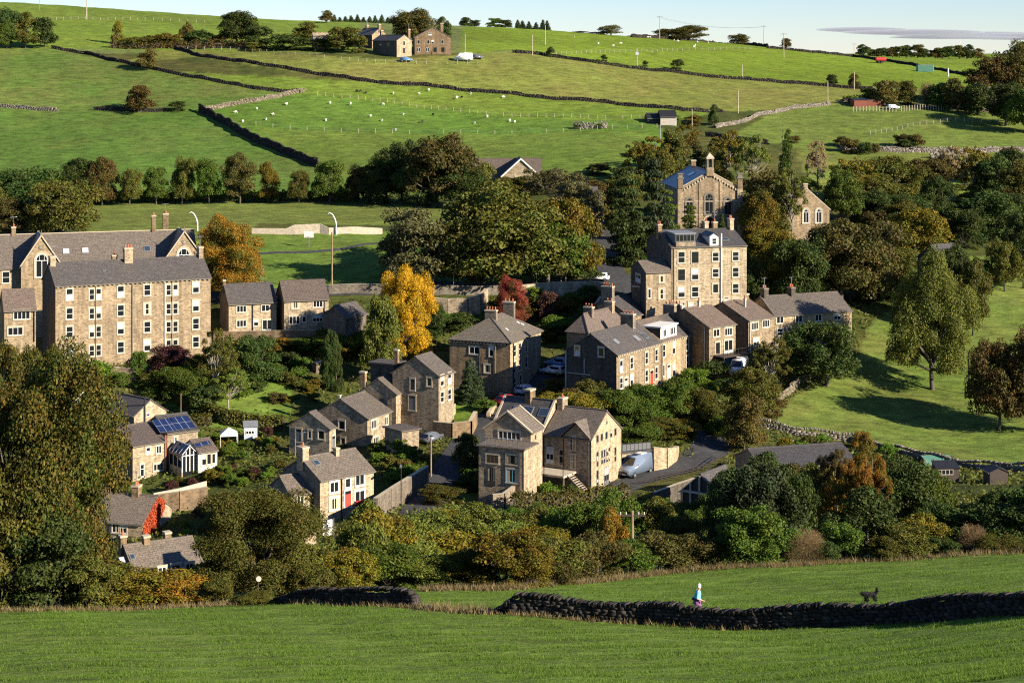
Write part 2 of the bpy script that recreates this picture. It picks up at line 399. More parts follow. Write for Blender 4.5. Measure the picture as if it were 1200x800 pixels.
# every field has its own sward: colour A, and how much of the dry colour shows
BASE = (.056, .070, .016)
ZONES = [  # (what ground, polygon of its corner points in the photograph, colour, dry share)
 ('far', [(-900, 63), (2100, 63), (2100, 0), (-900, -40)], (0.116, 0.146, 0.042), .3),
 ('upper left pasture', [(-900, 122), (235, 131), (300, 160), (375, 197), (420, 245), (-900, 245)], (0.084, 0.150, 0.025), .4),
 ('left pasture above the wall', [(-900, 126), (240, 132), (350, 110), (140, 74), (75, 58), (-900, 60)], (0.091, 0.150, 0.027), .6),
 ('sheep field', [(233, 131), (350, 110), (600, 138), (770, 143), (790, 170), (770, 205), (640, 215), (420, 210), (375, 197)], (0.092, 0.164, 0.023), .2),
 ('below sheep fence', [(300, 150), (420, 156), (600, 158), (760, 152), (780, 205), (640, 225), (400, 240), (375, 197)], (0.114, 0.170, 0.027), .25),
 ('sheep strip', [(350, 110), (250, 97), (185, 83), (420, 95), (600, 111), (850, 132), (770, 143), (600, 138)], (0.121, 0.179, 0.023), .3),
 ('olive strip', [(140, 74), (235, 67), (350, 84), (500, 101), (700, 120), (850, 131), (1030, 122), (1150, 118), (1060, 100), (900, 95), (700, 74), (600, 60), (450, 70), (300, 60), (200, 56)], (0.154, 0.175, 0.036), .7),
 ('bright upper field', [(540, 64), (600, 58), (700, 74), (900, 95), (1100, 105), (1700, 100), (1700, 66), (1120, 62), (940, 54), (740, 40), (640, 32), (540, 32)], (0.134, 0.193, 0.017), .15),
 ('top left field', [(-900, 62), (75, 57), (250, 60), (420, 62), (420, 20), (250, 15), (100, -10), (-900, -60)], (0.125, 0.181, 0.023), .25),
 ('right field', [(850, 164), (900, 134), (975, 122), (1100, 128), (1250, 140), (2100, 150), (2100, 190), (1200, 182), (1000, 176), (930, 172)], (0.123, 0.170, 0.032), .35),
 ('right lower field', [(930, 172), (1200, 180), (1300, 260), (960, 240)], (0.121, 0.157, 0.029), .5),
 ('sports field', [(100, 300), (100, 228), (440, 228), (580, 240), (580, 266), (300, 262), (290, 285)], (0.132, 0.164, 0.034), .3),
 ('park bank', [(300, 272), (470, 270), (600, 300), (640, 330), (440, 340), (320, 340), (270, 345), (270, 272)], (0.103, 0.164, 0.025), .3),
 ('meadow', [(905, 500), (930, 465), (1000, 430), (1020, 380), (1130, 300), (1300, 300), (1600, 420), (1600, 560), (1210, 552), (1060, 532), (1000, 516)], (0.110, 0.159, 0.029), .6),
 ('lawn garden', [(190, 470), (260, 425), (330, 410), (345, 470), (330, 510), (240, 500)], (0.101, 0.161, 0.025), .3),
 ('raised lawn', [(522, 500), (530, 470), (566, 468), (566, 480), (552, 500)], (0.108, 0.166, 0.023), .2),
 ('bank', [(390, 690), (470, 600), (560, 560), (640, 590), (660, 640), (480, 690)], (0.105, 0.129, 0.027), .5),
]
col = np.tile(np.array([*BASE, .6]), (nr*nc, 1)).reshape(nr, nc, 4)
for nm, poly, c, dry in ZONES:
    k = in_poly(gu, gv, poly) & (gyy > 200)
    col[k] = (*c, dry)
side = (gyy > 140) & ((gu > 1235) | (gu < -60)) & (col[..., 0] == BASE[0]); col[side] = (.098, .150, .026, .5)
fg = (gyy <= 140) & ~((gyy > 128) & (gu < 480)) & ~((gyy > 100) & (gu < 320))
col[fg] = (.128, .196, .030, .3)
a = me.attributes.new('sward', 'FLOAT_COLOR', 'POINT'); a.data.foreach_set('color', col.reshape(-1, 4).ravel())
m, nt, n, l, b = new_mat('pasture')
at = n.new('ShaderNodeAttribute'); at.attribute_name = 'sward'
tc = n.new('ShaderNodeTexCoord')
# broad patches of drier, yellower grass
n1 = N(n, 'ShaderNodeTexNoise', Scale=.045, Detail=7.0, Roughness=.68); l.new(tc.outputs['Object'], n1.inputs['Vector'])
r1 = ramp(n, [(.44, 0.0), (.66, 1.0)]); l.new(n1.outputs['Fac'], r1.inputs[0])
f1 = n.new('ShaderNodeMath'); f1.operation = 'MULTIPLY'; l.new(r1.outputs[0], f1.inputs[0]); l.new(at.outputs['Alpha'], f1.inputs[1])
dry = mixc(n, l, .55, at.outputs['Color'], (.19, .135, .05))
c1 = mixc(n, l, f1.outputs[0], at.outputs['Color'], dry)
# tussocks, stretched along the contour
mp = n.new('ShaderNodeMapping'); mp.inputs['Scale'].default_value = (.55, 1.0, 1.0); l.new(tc.outputs['Object'], mp.inputs['Vector'])
n2 = N(n, 'ShaderNodeTexNoise', Scale=.55, Detail=8.0, Roughness=.72); l.new(mp.outputs[0], n2.inputs['Vector'])
r2 = ramp(n, [(.32, .50), (.5, 1.0), (.68, 1.45)]); l.new(n2.outputs['Fac'], r2.inputs[0])
c2 = mixc(n, l, 1.0, c1, r2.outputs[0], 'MULTIPLY')
n3 = N(n, 'ShaderNodeTexNoise', Scale=.012, Detail=3.0); l.new(tc.outputs['Object'], n3.inputs['Vector'])
r3 = ramp(n, [(.35, .86), (.65, 1.15)]); l.new(n3.outputs['Fac'], r3.inputs[0])
c3 = mixc(n, l, 1.0, c2, r3.outputs[0], 'MULTIPLY')
l.new(c3, b.inputs['Base Color']); b.inputs['Roughness'].default_value = 1; b.inputs['Specular IOR Level'].default_value = .08
n4 = N(n, 'ShaderNodeTexNoise', Scale=1.6, Detail=6.0, Roughness=.7); l.new(mp.outputs[0], n4.inputs['Vector'])
bp = N(n, 'ShaderNodeBump', Strength=.8, Distance=.4); l.new(n4.outputs['Fac'], bp.inputs['Height'])
l.new(bp.outputs[0], b.inputs['Normal'])
me.materials.append(m)
tag(link('ground', me), kind='structure')

def ribbon(name, pts, w, mat, lift=.05, step=1.5):
    """a road or path laid on the ground along photo pixels (u, v)"""
    P = [Vector(gp(u, v, 140)) for u, v in pts]
    Q = []
    for i in range(len(P)-1):
        k = max(1, int((P[i+1]-P[i]).length / step))
        Q += [P[i].lerp(P[i+1], t/k) for t in range(k)]
    Q.append(P[-1])
    for _ in range(6): Q = [Q[0]] + [(Q[i-1]+Q[i]*2+Q[i+1])/4 for i in range(1, len(Q)-1)] + [Q[-1]]
    b = MB(); rows = []
    for i, q in enumerate(Q):
        d = (Q[min(i+1, len(Q)-1)] - Q[max(i-1, 0)]); d.z = 0; d.normalize(); s = Vector((-d.y, d.x, 0))
        row = []
        for t in (-1, -.5, 0, .5, 1):
            p = q + s*t*w/2; row.append(Vector((p.x, p.y, hz(p.x, p.y) + lift + .06*(1-t*t))))
        rows.append(row)
    for i in range(len(rows)-1):
        for j in range(4): b.poly([rows[i][j+1], rows[i][j], rows[i+1][j], rows[i+1][j+1]], mat)
    o = b.obj(name); tag(o, kind='structure'); return o
ribbon('lane', [(700, 590), (735, 563), (775, 553), (812, 542), (836, 526), (838, 512), (812, 505), (770, 500)], 5.2, 'tarmac')
ribbon('village_street', [(470, 618), (505, 575), (530, 545), (552, 510), (574, 490), (596, 470), (622, 452), (650, 436), (668, 420)], 5.0, 'tarmac')
ribbon('upper_road', [(240, 352), (330, 344), (440, 341), (560, 336), (640, 334), (700, 331), (735, 322)], 5.5, 'tarmac')
ribbon('side_street', [(735, 345), (716, 320), (712, 290), (715, 262)], 5.0, 'tarmac')
ribbon('park_path', [(270, 300), (330, 296), (400, 294), (450, 285), (480, 276)], 1.3, 'tarmac')
ribbon('garage_yard', [(770, 610), (810, 600), (850, 592)], 7.0, 'tarmac')

# ------------------------------------------------------------------ windows and doors
WCACHE = {}
def win_meshes(w, h, st, fr, sur):
    key = (round(w, 2), round(h, 2), st, fr, sur)
    if key in WCACHE: return WCACHE[key]
    f = MB(); g = MB(); s = MB(); x0, x1, z0, z1 = -w/2, w/2, -h/2, h/2
    t = .06 if st != 'door' else .05
    n = {'sash': 1, 'plain': 1, 'twin': 2, 'triple': 3, 'quad': 4, 'french': 2, 'tall': 1, 'door': 1, 'grid': 2, 'five': 5}[st]
    Y0, Y1 = -.055, -.003
    f.box(x0, x0+t, Y0, Y1, z0, z1, fr); f.box(x1-t, x1, Y0, Y1, z0, z1, fr)
    f.box(x0+t, x1-t, Y0, Y1, z1-t, z1, fr); f.box(x0+t, x1-t, Y0, Y1, z0, z0+t*1.3, fr)
    for i in range(1, n):
        xc = x0 + w*i/n; f.box(xc-.04, xc+.04, Y0, Y1, z0+t*1.3, z1-t, fr)
    if st in ('sash', 'grid'):
        for i in range(n):
            a = x0 + w*i/n + .05 + (.025 if i == 0 else 0); c = x0 + w*(i+1)/n - .05 - (.025 if i == n-1 else 0)
            f.box(a, c, Y0+.005, Y1-.005, -.035, .035, fr)
    if st == 'tall':
        f.box(x0+t, x1-t, Y0+.005, Y1-.005, h*.12-.04, h*.12+.04, fr)
    if st == 'french':
        for i in range(2): f.box(x0+w*i/2+.06, x0+w*(i+1)/2-.06, Y0+.005, Y1-.005, z0+.1, z0+.55, fr)
    if st == 'door':
        f.box(x0+t, x1-t, Y0+.012, Y1, z0+t, z1-t-.35, fr)
        g.poly([(x0+t, -.02, z1-t-.35), (x1-t, -.02, z1-t-.35), (x1-t, -.02, z1-t), (x0+t, -.02, z1-t)], 'glass')
    else:
        g.poly([(x0+.02, -.018, z0+.02), (x1-.02, -.018, z0+.02), (x1-.02, -.018, z1-.02), (x0+.02, -.018, z1-.02)], 'glass')
    if sur:
        s.box(x0-.16, x1+.16, -.075, -.003, z1, z1+.24, sur)
        s.box(x0-.16, x1+.16, -.12, -.003, z0-.15, z0, sur)
        s.box(x0-.13, x0, -.07, -.003, z0, z1, sur); s.box(x1, x1+.13, -.07, -.003, z0, z1, sur)
    WCACHE[key] = (f.mesh('frame'), g.mesh('glass'), s.mesh('surround') if sur else None)
    return WCACHE[key]
def blind_mesh(w, h, kind):
    key = ('b', round(w, 2), round(h, 2), kind)
    if key not in WCACHE:
        b = MB(); t = .08; lo, hi = {0: (-h/2+t, 0), 1: (h*.05, h/2-t), 2: (-h/2+t, h/2-t)}[kind]
        if kind == 2:
            b.box(-w/2+t, -w*.2, -.028, -.02, lo, hi, 'curtain'); b.box(w*.2, w/2-t, -.028, -.02, lo, hi, 'curtain')
        else: b.box(-w/2+t, w/2-t, -.028, -.02, lo, hi, 'blind')
        WCACHE[key] = b.mesh('blind')
    return WCACHE[key]
def arch_meshes(w, h, fr, sur):
    key = ('arch', round(w, 2), round(h, 2), fr, sur)
    if key in WCACHE: return WCACHE[key]
    f, g, s = MB(), MB(), MB(); z0 = -h/2; sp = h/2 - w/2*1.15
    def arc(r, k=10, z=sp): return [(r*math.cos(math.pi*i/k), z + r*1.15*math.sin(math.pi*i/k)) for i in range(k+1)]
    outer, inner = arc(w/2), arc(w/2-.12)
    g.poly([(-w/2, -.018, z0), (w/2, -.018, z0)] + [(x, -.018, z) for x, z in outer], 'glass')
    def ringpoly(b, A, B, y0, y1, mat):
        for i in range(len(A)-1):
            b.poly([(A[i][0], y0, A[i][1]), (A[i+1][0], y0, A[i+1][1]), (B[i+1][0], y0, B[i+1][1]), (B[i][0], y0, B[i][1])], mat)
            b.poly([(A[i][0], y1, A[i][1]), (A[i+1][0], y1, A[i+1][1]), (A[i+1][0], y0, A[i+1][1]), (A[i][0], y0, A[i][1])], mat)
            b.poly([(B[i][0], y0, B[i][1]), (B[i+1][0], y0, B[i+1][1]), (B[i+1][0], y1, B[i+1][1]), (B[i][0], y1, B[i][1])], mat)
    ringpoly(f, outer, inner, -.06, -.003, fr)
    f.box(-w/2, -w/2+.12, -.06, -.003, z0, sp, fr); f.box(w/2-.12, w/2, -.06, -.003, z0, sp, fr)
    f.box(-.05, .05, -.058, -.003, z0, sp, fr); f.box(-w/2+.12, w/2-.12, -.056, -.003, sp-.05, sp+.05, fr)
    for sg in (-1, 1):
        f.box(sg*w/5-.03, sg*w/5+.03, -.054, -.003, sp+.05, sp+w*.42, fr)
    f.box(-w/2+.12, w/2-.12, -.056, -.003, z0, z0+.12, fr)
    if sur:
        o2 = arc(w/2+.30); ringpoly(s, o2, arc(w/2+.01), -.10, -.003, sur)
        s.box(-w/2-.3, w/2+.3, -.14, -.003, z0-.22, z0, sur)
        s.box(-w/2-.3, -w/2-.01, -.10, -.003, z0-.001, sp+.001, sur); s.box(w/2+.01, w/2+.3, -.10, -.003, z0-.001, sp+.001, sur)
    WCACHE[key] = (f.mesh('frame'), g.mesh('glass'), s.mesh('surround') if sur else None)
    return WCACHE[key]

# ------------------------------------------------------------------ buildings
class Block:
    """one gabled, hipped or flat-roofed volume. Its near corner stands at photo column u and distance y;
    wall R runs from it to the right (local x), wall L to the left and back (local y)."""
    def __init__(s, root, u, y, vb, ve, ang, uR=None, L1=None, uL=None, L2=None, roof='1', rise=2.4, wall='stone_buff',
                 mat='roof_stone', over=.28, verge=.12, down=3.0, wallL=None, ridge=True, gutter='trim_dark', t=.16, coping=None, hip=.5):
        a = R(ang); s.C = Vector((X(u, y), y, Z(vb, y))); s.h = Z(ve, y) - Z(vb, y)
        e1 = (math.cos(a), math.sin(a)); e2 = (-math.sin(a), math.cos(a))
        def ext(uu, e):
            k = (uu-600)/F; return (k*s.C.y - s.C.x) / (e[0] - k*e[1])
        s.L1 = L1 if L1 else ext(uR, e1); s.L2 = L2 if L2 else ext(uL, e2)
        s.M = Matrix.Translation(s.C) @ Matrix.Rotation(a, 4, 'Z'); s.inv = s.M.inverted()
        if isinstance(root, tuple):
            s.root = empty(root[0], s.C, a); tag(s.root, root[1], root[2], root[3] if len(root) > 3 else None)
        else: s.root = root
        rm = Matrix.Translation(s.root.location) @ Matrix.Rotation(s.root.rotation_euler.z, 4, 'Z')
        s.P = rm.inverted() @ s.M
        s.roof, s.rise = roof, rise; s.mat = mat; s.roof_obj = None
        L1, L2, h = s.L1, s.L2, s.h
        down = .5
        for cx in (0, L1/2, L1):
            for cy in (0, L2/2, L2):
                q0 = s.M @ Vector((cx, cy, 0)); down = max(down, q0.z - hz(q0.x, q0.y) + .6)
        w = MB(); wl = wallL or wall; D = -down  # wallL is mostly a darker stone: the left side's shade put into its colour
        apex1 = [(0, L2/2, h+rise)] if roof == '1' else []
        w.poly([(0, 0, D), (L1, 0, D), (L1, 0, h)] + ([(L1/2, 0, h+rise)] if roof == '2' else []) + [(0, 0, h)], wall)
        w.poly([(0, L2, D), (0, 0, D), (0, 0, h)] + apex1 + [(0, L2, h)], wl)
        w.poly([(L1, 0, D), (L1, L2, D), (L1, L2, h)] + ([(L1, L2/2, h+rise)] if roof == '1' else []) + [(L1, 0, h)], wall)
        w.poly([(L1, L2, D), (0, L2, D), (0, L2, h)] + ([(L1/2, L2, h+rise)] if roof == '2' else []) + [(L1, L2, h)], wall)
        if roof == 'flat': w.poly([(0, 0, h), (L1, 0, h), (L1, L2, h), (0, L2, h)], wall)
        s.wall = w.obj('wall', s.root, s.P)
        b = MB(); o, v = over, verge
        if roof in ('1', '2'):
            A, B = (L1, L2) if roof == '1' else (L2, L1)
            q = (lambda x, y, z: (x, y, z)) if roof == '1' else (lambda x, y, z: (y, x, z))
            k = rise / (B/2); z = h + t*.9
            s1 = [q(-v, -o, z-o*k), q(A+v, -o, z-o*k), q(A+v, B/2, z+rise), q(-v, B/2, z+rise)]
            s2 = [q(A+v, B+o, z-o*k), q(-v, B+o, z-o*k), q(-v, B/2+.002, z+rise), q(A+v, B/2+.002, z+rise)]
            if roof == '2': s1, s2 = s1[::-1], s2[::-1]
            b.slab(s1, t, mat); b.slab(s2, t, mat)
            if ridge:
                r0, r1 = q(-v, B/2-.14, z+rise-.06), q(A+v, B/2+.14, z+rise+.07)
                b.box(min(r0[0], r1[0]), max(r0[0], r1[0]), min(r0[1], r1[1]), max(r0[1], r1[1]), r0[2], r1[2], 'trim_stone' if ridge == 'pale' else mat)
            s.ridge_z = z + rise
            if gutter:
                for sg in (0, 1):
                    yy = -o-.10 if sg == 0 else B+o
                    g0, g1 = q(-v, yy, z-o*k-.16), q(A+v, yy+.10, z-o*k-.03)
                    b.box(min(g0[0], g1[0]), max(g0[0], g1[0]), min(g0[1], g1[1]), max(g0[1], g1[1]), g0[2], g1[2], gutter)
            if coping:
                for e in (-v-.12, A+v-.18):
                    for sg in (0, 1):
                        p = [q(e, -o-.05 if not sg else B+o+.05, z-o*k+.13), q(e+.3, -o-.05 if not sg else B+o+.05, z-o*k+.13), q(e+.3, B/2, z+rise+.16), q(e, B/2, z+rise+.16)]
                        if (roof == '1') == (sg == 1): p = p[::-1]
                        b.slab(p, .2, coping)
        elif roof == 'hip':
            z = h + t*.9; i = min(L1, L2) * hip
            if L1 >= L2: ra, rb = (i, L2/2, z+rise), (L1-i, L2/2, z+rise)
            else: ra, rb = (L1/2, i, z+rise), (L1/2, L2-i, z+rise)
            c = [(-o, -o, z-.1), (L1+o, -o, z-.1), (L1+o, L2+o, z-.1), (-o, L2+o, z-.1)]
            if L1 >= L2: P = [[c[0], c[1], rb, ra], [c[1], c[2], rb], [c[2], c[3], ra, rb], [c[3], c[0], ra]]
            else: P = [[c[0], c[1], ra], [c[1], c[2], rb, ra], [c[2], c[3], rb], [c[3], c[0], ra, rb]]
            for p in P: b.slab(p, t, mat)
            for p, r_ in ((c[0], ra), (c[1], rb if L1 >= L2 else ra), (ra, rb)):
                b.tube(p, r_, .11, .11, mat, 6)
            s.ridge_z = z + rise
        elif roof == 'mono':      # falls towards wall R
            z = h + t*.9
            b.slab([(-v, -o, z-o*rise/L2), (L1+v, -o, z-o*rise/L2), (L1+v, L2+o, z+rise), (-v, L2+o, z+rise)], t, mat)
            s.ridge_z = z + rise
            w2 = MB(); w2.poly([(0, L2, h-.01), (0, 0, h), (0, L2, h+rise)], wl); w2.poly([(L1, 0, h), (L1, L2, h-.01), (L1, L2, h+rise)], wall)
            w2.poly([(L1, L2, h-.02), (0, L2, h-.02), (0, L2, h+rise), (L1, L2, h+rise)], wall); w2.obj('upper_wall', s.root, s.P)
        else:
            b.box(-o, L1+o, -o, L2+o, h+.01, h+.2, mat); s.ridge_z = h + .2
        s.roof_obj = b.obj('roof', s.root, s.P)
    # --- photo pixel -> place on a wall
    def ray(s, u, v):
        o = s.inv @ Vector((0, 0, 0)); d = (s.inv.to_3x3() @ Vector(((u-600)/F, 1, -(v-VH)/F))); return o, d
    def on_wall(s, wall, u, v):
        o, d = s.ray(u, v)
        if wall == 'R': k = -o.y/d.y; p = o + d*k; return p.x, p.z
        k = -o.x/d.x; p = o + d*k; return p.y, p.z
    def on_roof(s, side, u, v):
        """side R, L: the slope above that wall"""
        o, d = s.ray(u, v); z0 = s.h + .16
        if s.roof == 'mono': k = s.rise/s.L2
        elif s.roof == 'hip': k = s.rise/(min(s.L1, s.L2)/2)
        else: k = s.rise / ((s.L2 if s.roof == '1' else s.L1)/2)
        if side == 'R': t = (z0 - o.z + k*o.y)/(d.z - k*d.y)
        else: t = (z0 - o.z + k*o.x)/(d.z - k*d.x)
        return o + d*t, k
    def wmat(s, wall, a, z):
        if wall == 'R': return s.P @ Matrix.Translation((a, 0, z))
        return s.P @ Matrix.Translation((0, a, z)) @ Matrix.Rotation(-math.pi/2, 4, 'Z')
    def win(s, wall, v, us, w, h, st='sash', fr='white', sur='trim_stone', blinds=.3, off=0):
        z = None
        if fr == 'white' and random.random() < .3: fr = 'offwhite'
        for u in (us if isinstance(us, (list, tuple)) else [us]):
            a, zz = s.on_wall(wall, u, v)
            if z is None: z = zz
            L = s.L1 if wall == 'R' else s.L2
            a = min(max(a, w/2+.12), L - w/2 - .12)
            f, g, q = (arch_meshes(w, h, fr, sur) if st == 'arch' else win_meshes(w, h, st, fr, sur))
            o = link('door' if st == 'door' else 'window', f, s.root, s.wmat(wall, a, z) @ Matrix.Translation((0, -off, 0)))
            link('glass', g, o)
            if q: link('surround', q, o)
            if st not in ('door', 'arch') and random.random() < blinds: link('blind', blind_mesh(w, h, random.choice((0, 1, 1, 2))), o)
    def chimney(s, u=None, f=.5, v=None, w=.9, d=.6, up=1.2, pots=2, mat='stone_brown', off=0, pot='terracotta', drop=1.5, axis=None):
        """stack on the ridge at photo column u (or fraction f of the ridge)"""
        along1 = s.roof in ('1', 'mono') or (s.roof in ('hip', 'flat') and s.L1 >= s.L2)
        L = s.L1 if along1 else s.L2; B = s.L2 if along1 else s.L1
        if u is not None:
            ctr = s.M @ Vector((0, B/2+off, 0) if along1 else (B/2+off, 0, 0)); a = math.atan2(s.M[1][0], s.M[0][0])
            e = (math.cos(a), math.sin(a)) if along1 else (-math.sin(a), math.cos(a)); k = (u-600)/F
            t = (k*ctr.y - ctr.x)/(e[0]-k*e[1])
        else: t = f*L
        x, y = (t, B/2+off) if along1 else (B/2+off, t)
        if axis == 'x' or (axis is None and not along1): w, d = d, w
        b = MB(); z0, z1 = s.ridge_z - drop, s.ridge_z + up
        b.box(x-d/2, x+d/2, y-w/2, y+w/2, z0, z1-.22, mat); b.box(x-d/2-.07, x+d/2+.07, y-w/2-.07, y+w/2+.07, z1-.22, z1, 'trim_dark' if mat == 'stone_dark' else 'trim_stone')
        for i in range(pots):
            f_ = (i+.5)/pots-.5
            px, py = (x, y+f_*w) if w >= d else (x+f_*d, y)
            b.tube((px, py, z1), (px, py, z1+.5), .14, .11, pot, 8)
        ch = b.obj('chimney', s.roof_obj, Matrix.Identity(4))
        if up > .9 and random.random() < .45:
            b = MB(); a0 = Vector((x, y, z1)); b.tube(a0, a0 + Vector((0, 0, 1.7)), .03, .025, 'metal', 4); b.tube(a0 + Vector((-.6, -.25, 1.6)), a0 + Vector((.6, .25, 1.6)), .025, .025, 'metal', 4)
            for k in range(4):
                c0 = a0 + Vector((-.5+.32*k, (-.5+.32*k)*.42, 1.6)); b.tube(c0 + Vector((.1, -.24, 0)), c0 + Vector((-.1, .24, 0)), .018, .018, 'metal', 3)
            b.obj('aerial', ch, Matrix.Identity(4))
    def skylight(s, side, u, v, w=.8, h=1.1, mat='roof_glass'):
        p, k = s.on_roof(side, u, v); n = math.sqrt(1+k*k)
        b = MB()
        if side == 'R': ax, ay, az = Vector((1, 0, 0)), Vector((0, 1, k))/n, Vector((0, -k, 1))/n
        else: ax, ay, az = Vector((0, -1, 0)), Vector((1, 0, k))/n, Vector((-k, 0, 1))/n
        def q(x, y, z): return p + ax*x + ay*y + az*z
        M = Matrix(((ax.x, ay.x, az.x, p.x), (ax.y, ay.y, az.y, p.y), (ax.z, ay.z, az.z, p.z), (0, 0, 0, 1)))
        b.box(-w/2, w/2, -h/2, h/2, -.02, .07, 'lead' if mat != 'solar' else 'black', M)
        z = .075
        b.poly([M @ Vector(c) for c in ((-w/2+.08, -h/2+.08, z), (w/2-.08, -h/2+.08, z), (w/2-.08, h/2-.08, z), (-w/2+.08, h/2-.08, z))], mat,
               [(0, 0), (w-.16, 0), (w-.16, h-.16), (0, h-.16)])
        b.obj('solar_panel' if mat == 'solar' else 'skylight', s.roof_obj, Matrix.Identity(4))
    def pipe(s, wall, u, mat='black', z0=-.5, z1=None, r=.07):
        a, _ = s.on_wall(wall, u, 300); b = MB(); z1 = s.h if z1 is None else z1
        p = (a, -.12) if wall == 'R' else (-.12, a)
        b.tube((*p, z0), (*p, z1), r, r, mat, 6); b.obj('drainpipe', s.root, s.P)
    def dentils(s, wall='R', n=None, mat='trim_stone'):
        L = s.L1 if wall == 'R' else s.L2; n = n or int(L/.9); b = MB()
        for i in range(n):
            a = (i+.5)*L/n
            if wall == 'R': b.box(a-.16, a+.16, -.26, -.003, s.h-.32, s.h-.04, mat)
            else: b.box(-.26, -.003, a-.16, a+.16, s.h-.32, s.h-.04, mat)
        b.obj('eaves_brackets', s.root, s.P)
    def band(s, wall, v, u, mat='trim_stone', hgt=.18):
        _, z = s.on_wall(wall, u, v); b = MB()
        if wall == 'R': b.box(.0, s.L1, -.07, -.003, z-hgt/2, z+hgt/2, mat)
        else: b.box(-.07, -.003, 0, s.L2, z-hgt/2, z+hgt/2, mat)
        b.obj('string_course', s.root, s.P)
    def part(s, name, b, parent=None): return b.obj(name, parent or s.root, s.P if parent is None else Matrix.Identity(4))
# ------------------------------------------------------------------ the village, building by building
W_ = 'offwhite'
# --- four-storey terrace on the left
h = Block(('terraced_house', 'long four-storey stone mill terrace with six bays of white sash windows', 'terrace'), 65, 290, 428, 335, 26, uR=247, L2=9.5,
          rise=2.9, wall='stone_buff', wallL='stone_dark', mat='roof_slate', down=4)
terrace4 = h
for v in (345, 367.5, 389, 411):
    h.win('R', v, [81.5, 141.5, 172.5, 229.5], 1.05, 1.75, 'sash')
    h.win('R', v, [107.5, 115.5, 197.5, 205.5], .8, 1.7, 'sash')
h.win('R', 421, [96.5], 1.0, 2.1, 'door', 'dark_timber', 'trim_stone')
for u in (112, 155, 193, 201.5): h.pipe('R', u, 'trim_dark' if u != 193 else 'offwhite')
h.dentils('R', 34)
h.chimney(f=.02, up=1.1, w=1.6, d=.8, mat='stone_pale', pots=0); h.chimney(u=150, up=1.9, w=1.0, d=1.3, mat='stone_pale', pots=3, off=-.4)
h.chimney(f=.985, up=1.5, w=1.4, d=.7, mat='stone_pale', pots=0); h.chimney(u=134, up=.7, w=.8, d=.8, pots=1, off=1.0)
h.skylight('R', 122, 317, .4, .4)

# --- the old school behind it
s0 = Block(('school_building', 'long slate-roofed stone school with gabled arched windows, behind the four-storey terrace', 'school'), -78, 308.4, 348, 317, 18, uR=232, L2=11,
           rise=4.9, wall='stone_buff', mat='roof_stone', down=3, ridge='pale')
s0.win('R', 325, [7], 1.2, 1.9, 'sash', 'white')
for u, v, mt in ((77.5, 294.5, 'white'), (100, 293.5, 'white'), (148, 292.5, 'roof_glass'), (172.5, 291.5, 'roof_glass')): s0.skylight('R', u, v, 1.1, 1.2, mt)
s0.chimney(u=16, up=1.3, w=.7, d=.7, pots=1); s0.chimney(u=180, up=2.6, w=.8, d=.7, pots=1, mat='stone_brown'); s0.chimney(u=194, up=2.7, w=.9, d=.9, pots=3, off=2)
for uc, ul, ur, vap, ve, nm in ((49, 24, 71, 277, 312, 'a'), (215.5, 193, 236, 271, 303, 'b')):
    a, _ = s0.on_wall('R', ul, 320); c, _ = s0.on_wall('R', ur, 320)
    p = s0.M @ Vector((a, -1.6, 0)); u_ = 600 + F*p.x/p.y
    g = Block(s0.root, u_, p.y, 350, ve, 18, L1=(c-a), L2=7.0, roof='2', rise=4.9 if nm == 'a' else 4.4, wall='stone_buff', wallL='stone_dark', mat='roof_slate', over=.15, coping='trim_stone', ridge=False)
    g.win('R', 311 if nm == 'a' else 300, [uc], 2.0, 3.9 if nm == 'a' else 2.7, 'arch')
    q = MB(); z = g.h + g.rise*.62
    q.tube((g.L1/2, -.08, z), (g.L1/2, -.003, z), .42, .42, 'trim_dark', 12); q.tube((g.L1/2, -.10, z), (g.L1/2, -.05, z), .22, .22, 'stone_pale', 4)
    q.obj('roundel', g.root, g.P)
    q = MB(); q.tube((g.L1/2, .05, g.h+g.rise), (g.L1/2, .05, g.h+g.rise+1.0), .07, .05, 'trim_dark', 6); q.obj('finial', g.root, g.P)

# --- bottom-left house and the pair of houses
h = Block(('house', 'small flat-fronted stone house with one wide white window, left of the four-storey terrace', 'house'), 5, 284, 398, 364, 20, uR=42, L2=7.5, rise=2.6, wall='stone_buff', wallL='stone_brown', mat='roof_brown')
h.win('R', 369, [25.5], 2.4, 1.3, 'quad'); h.win('R', 388, [18], 2.2, 1.2, 'triple'); h.pipe('R', 40)
h = Block(('house', 'stone semi with grey tiled roof and white french door, nearer the four-storey terrace', 'house'), 268, 310, 394, 356, 20, uR=324, L2=7.5, rise=2.7, wall='stone_pale', wallL='stone_brown', mat='roof_slate')
h.win('R', 362, [283], 1.6, 1.1, 'triple'); h.win('R', 361, [311], 1.3, 1.1, 'twin'); h.win('R', 379, [283], 1.6, 1.1, 'triple'); h.win('R', 378, [300], .8, 1.1, 'plain'); h.win('R', 382, [313], 1.6, 2.1, 'french'); h.pipe('R', 296)
h.chimney(f=.0, up=.7, w=.5, d=.4, pots=0)
h = Block(('house', 'stone semi with brown tiled roof, next to the dark gap below the telegraph pole', 'house'), 333, 311, 393, 352, 17, uR=385, L2=7.5, rise=2.7, wall='stone_pale', wallL='stone_brown', mat='roof_brown')
h.win('R', 357.5, [346.5], 1.3, 1.1, 'twin'); h.win('R', 356, [372.5], 1.6, 1.1, 'triple'); h.win('R', 375, [345], 1.7, 1.3, 'triple'); h.win('R', 374, [356.5], .6, 1.0, 'plain'); h.win('R', 373, [372.5], 1.7, 1.1, 'triple'); h.pipe('R', 380)
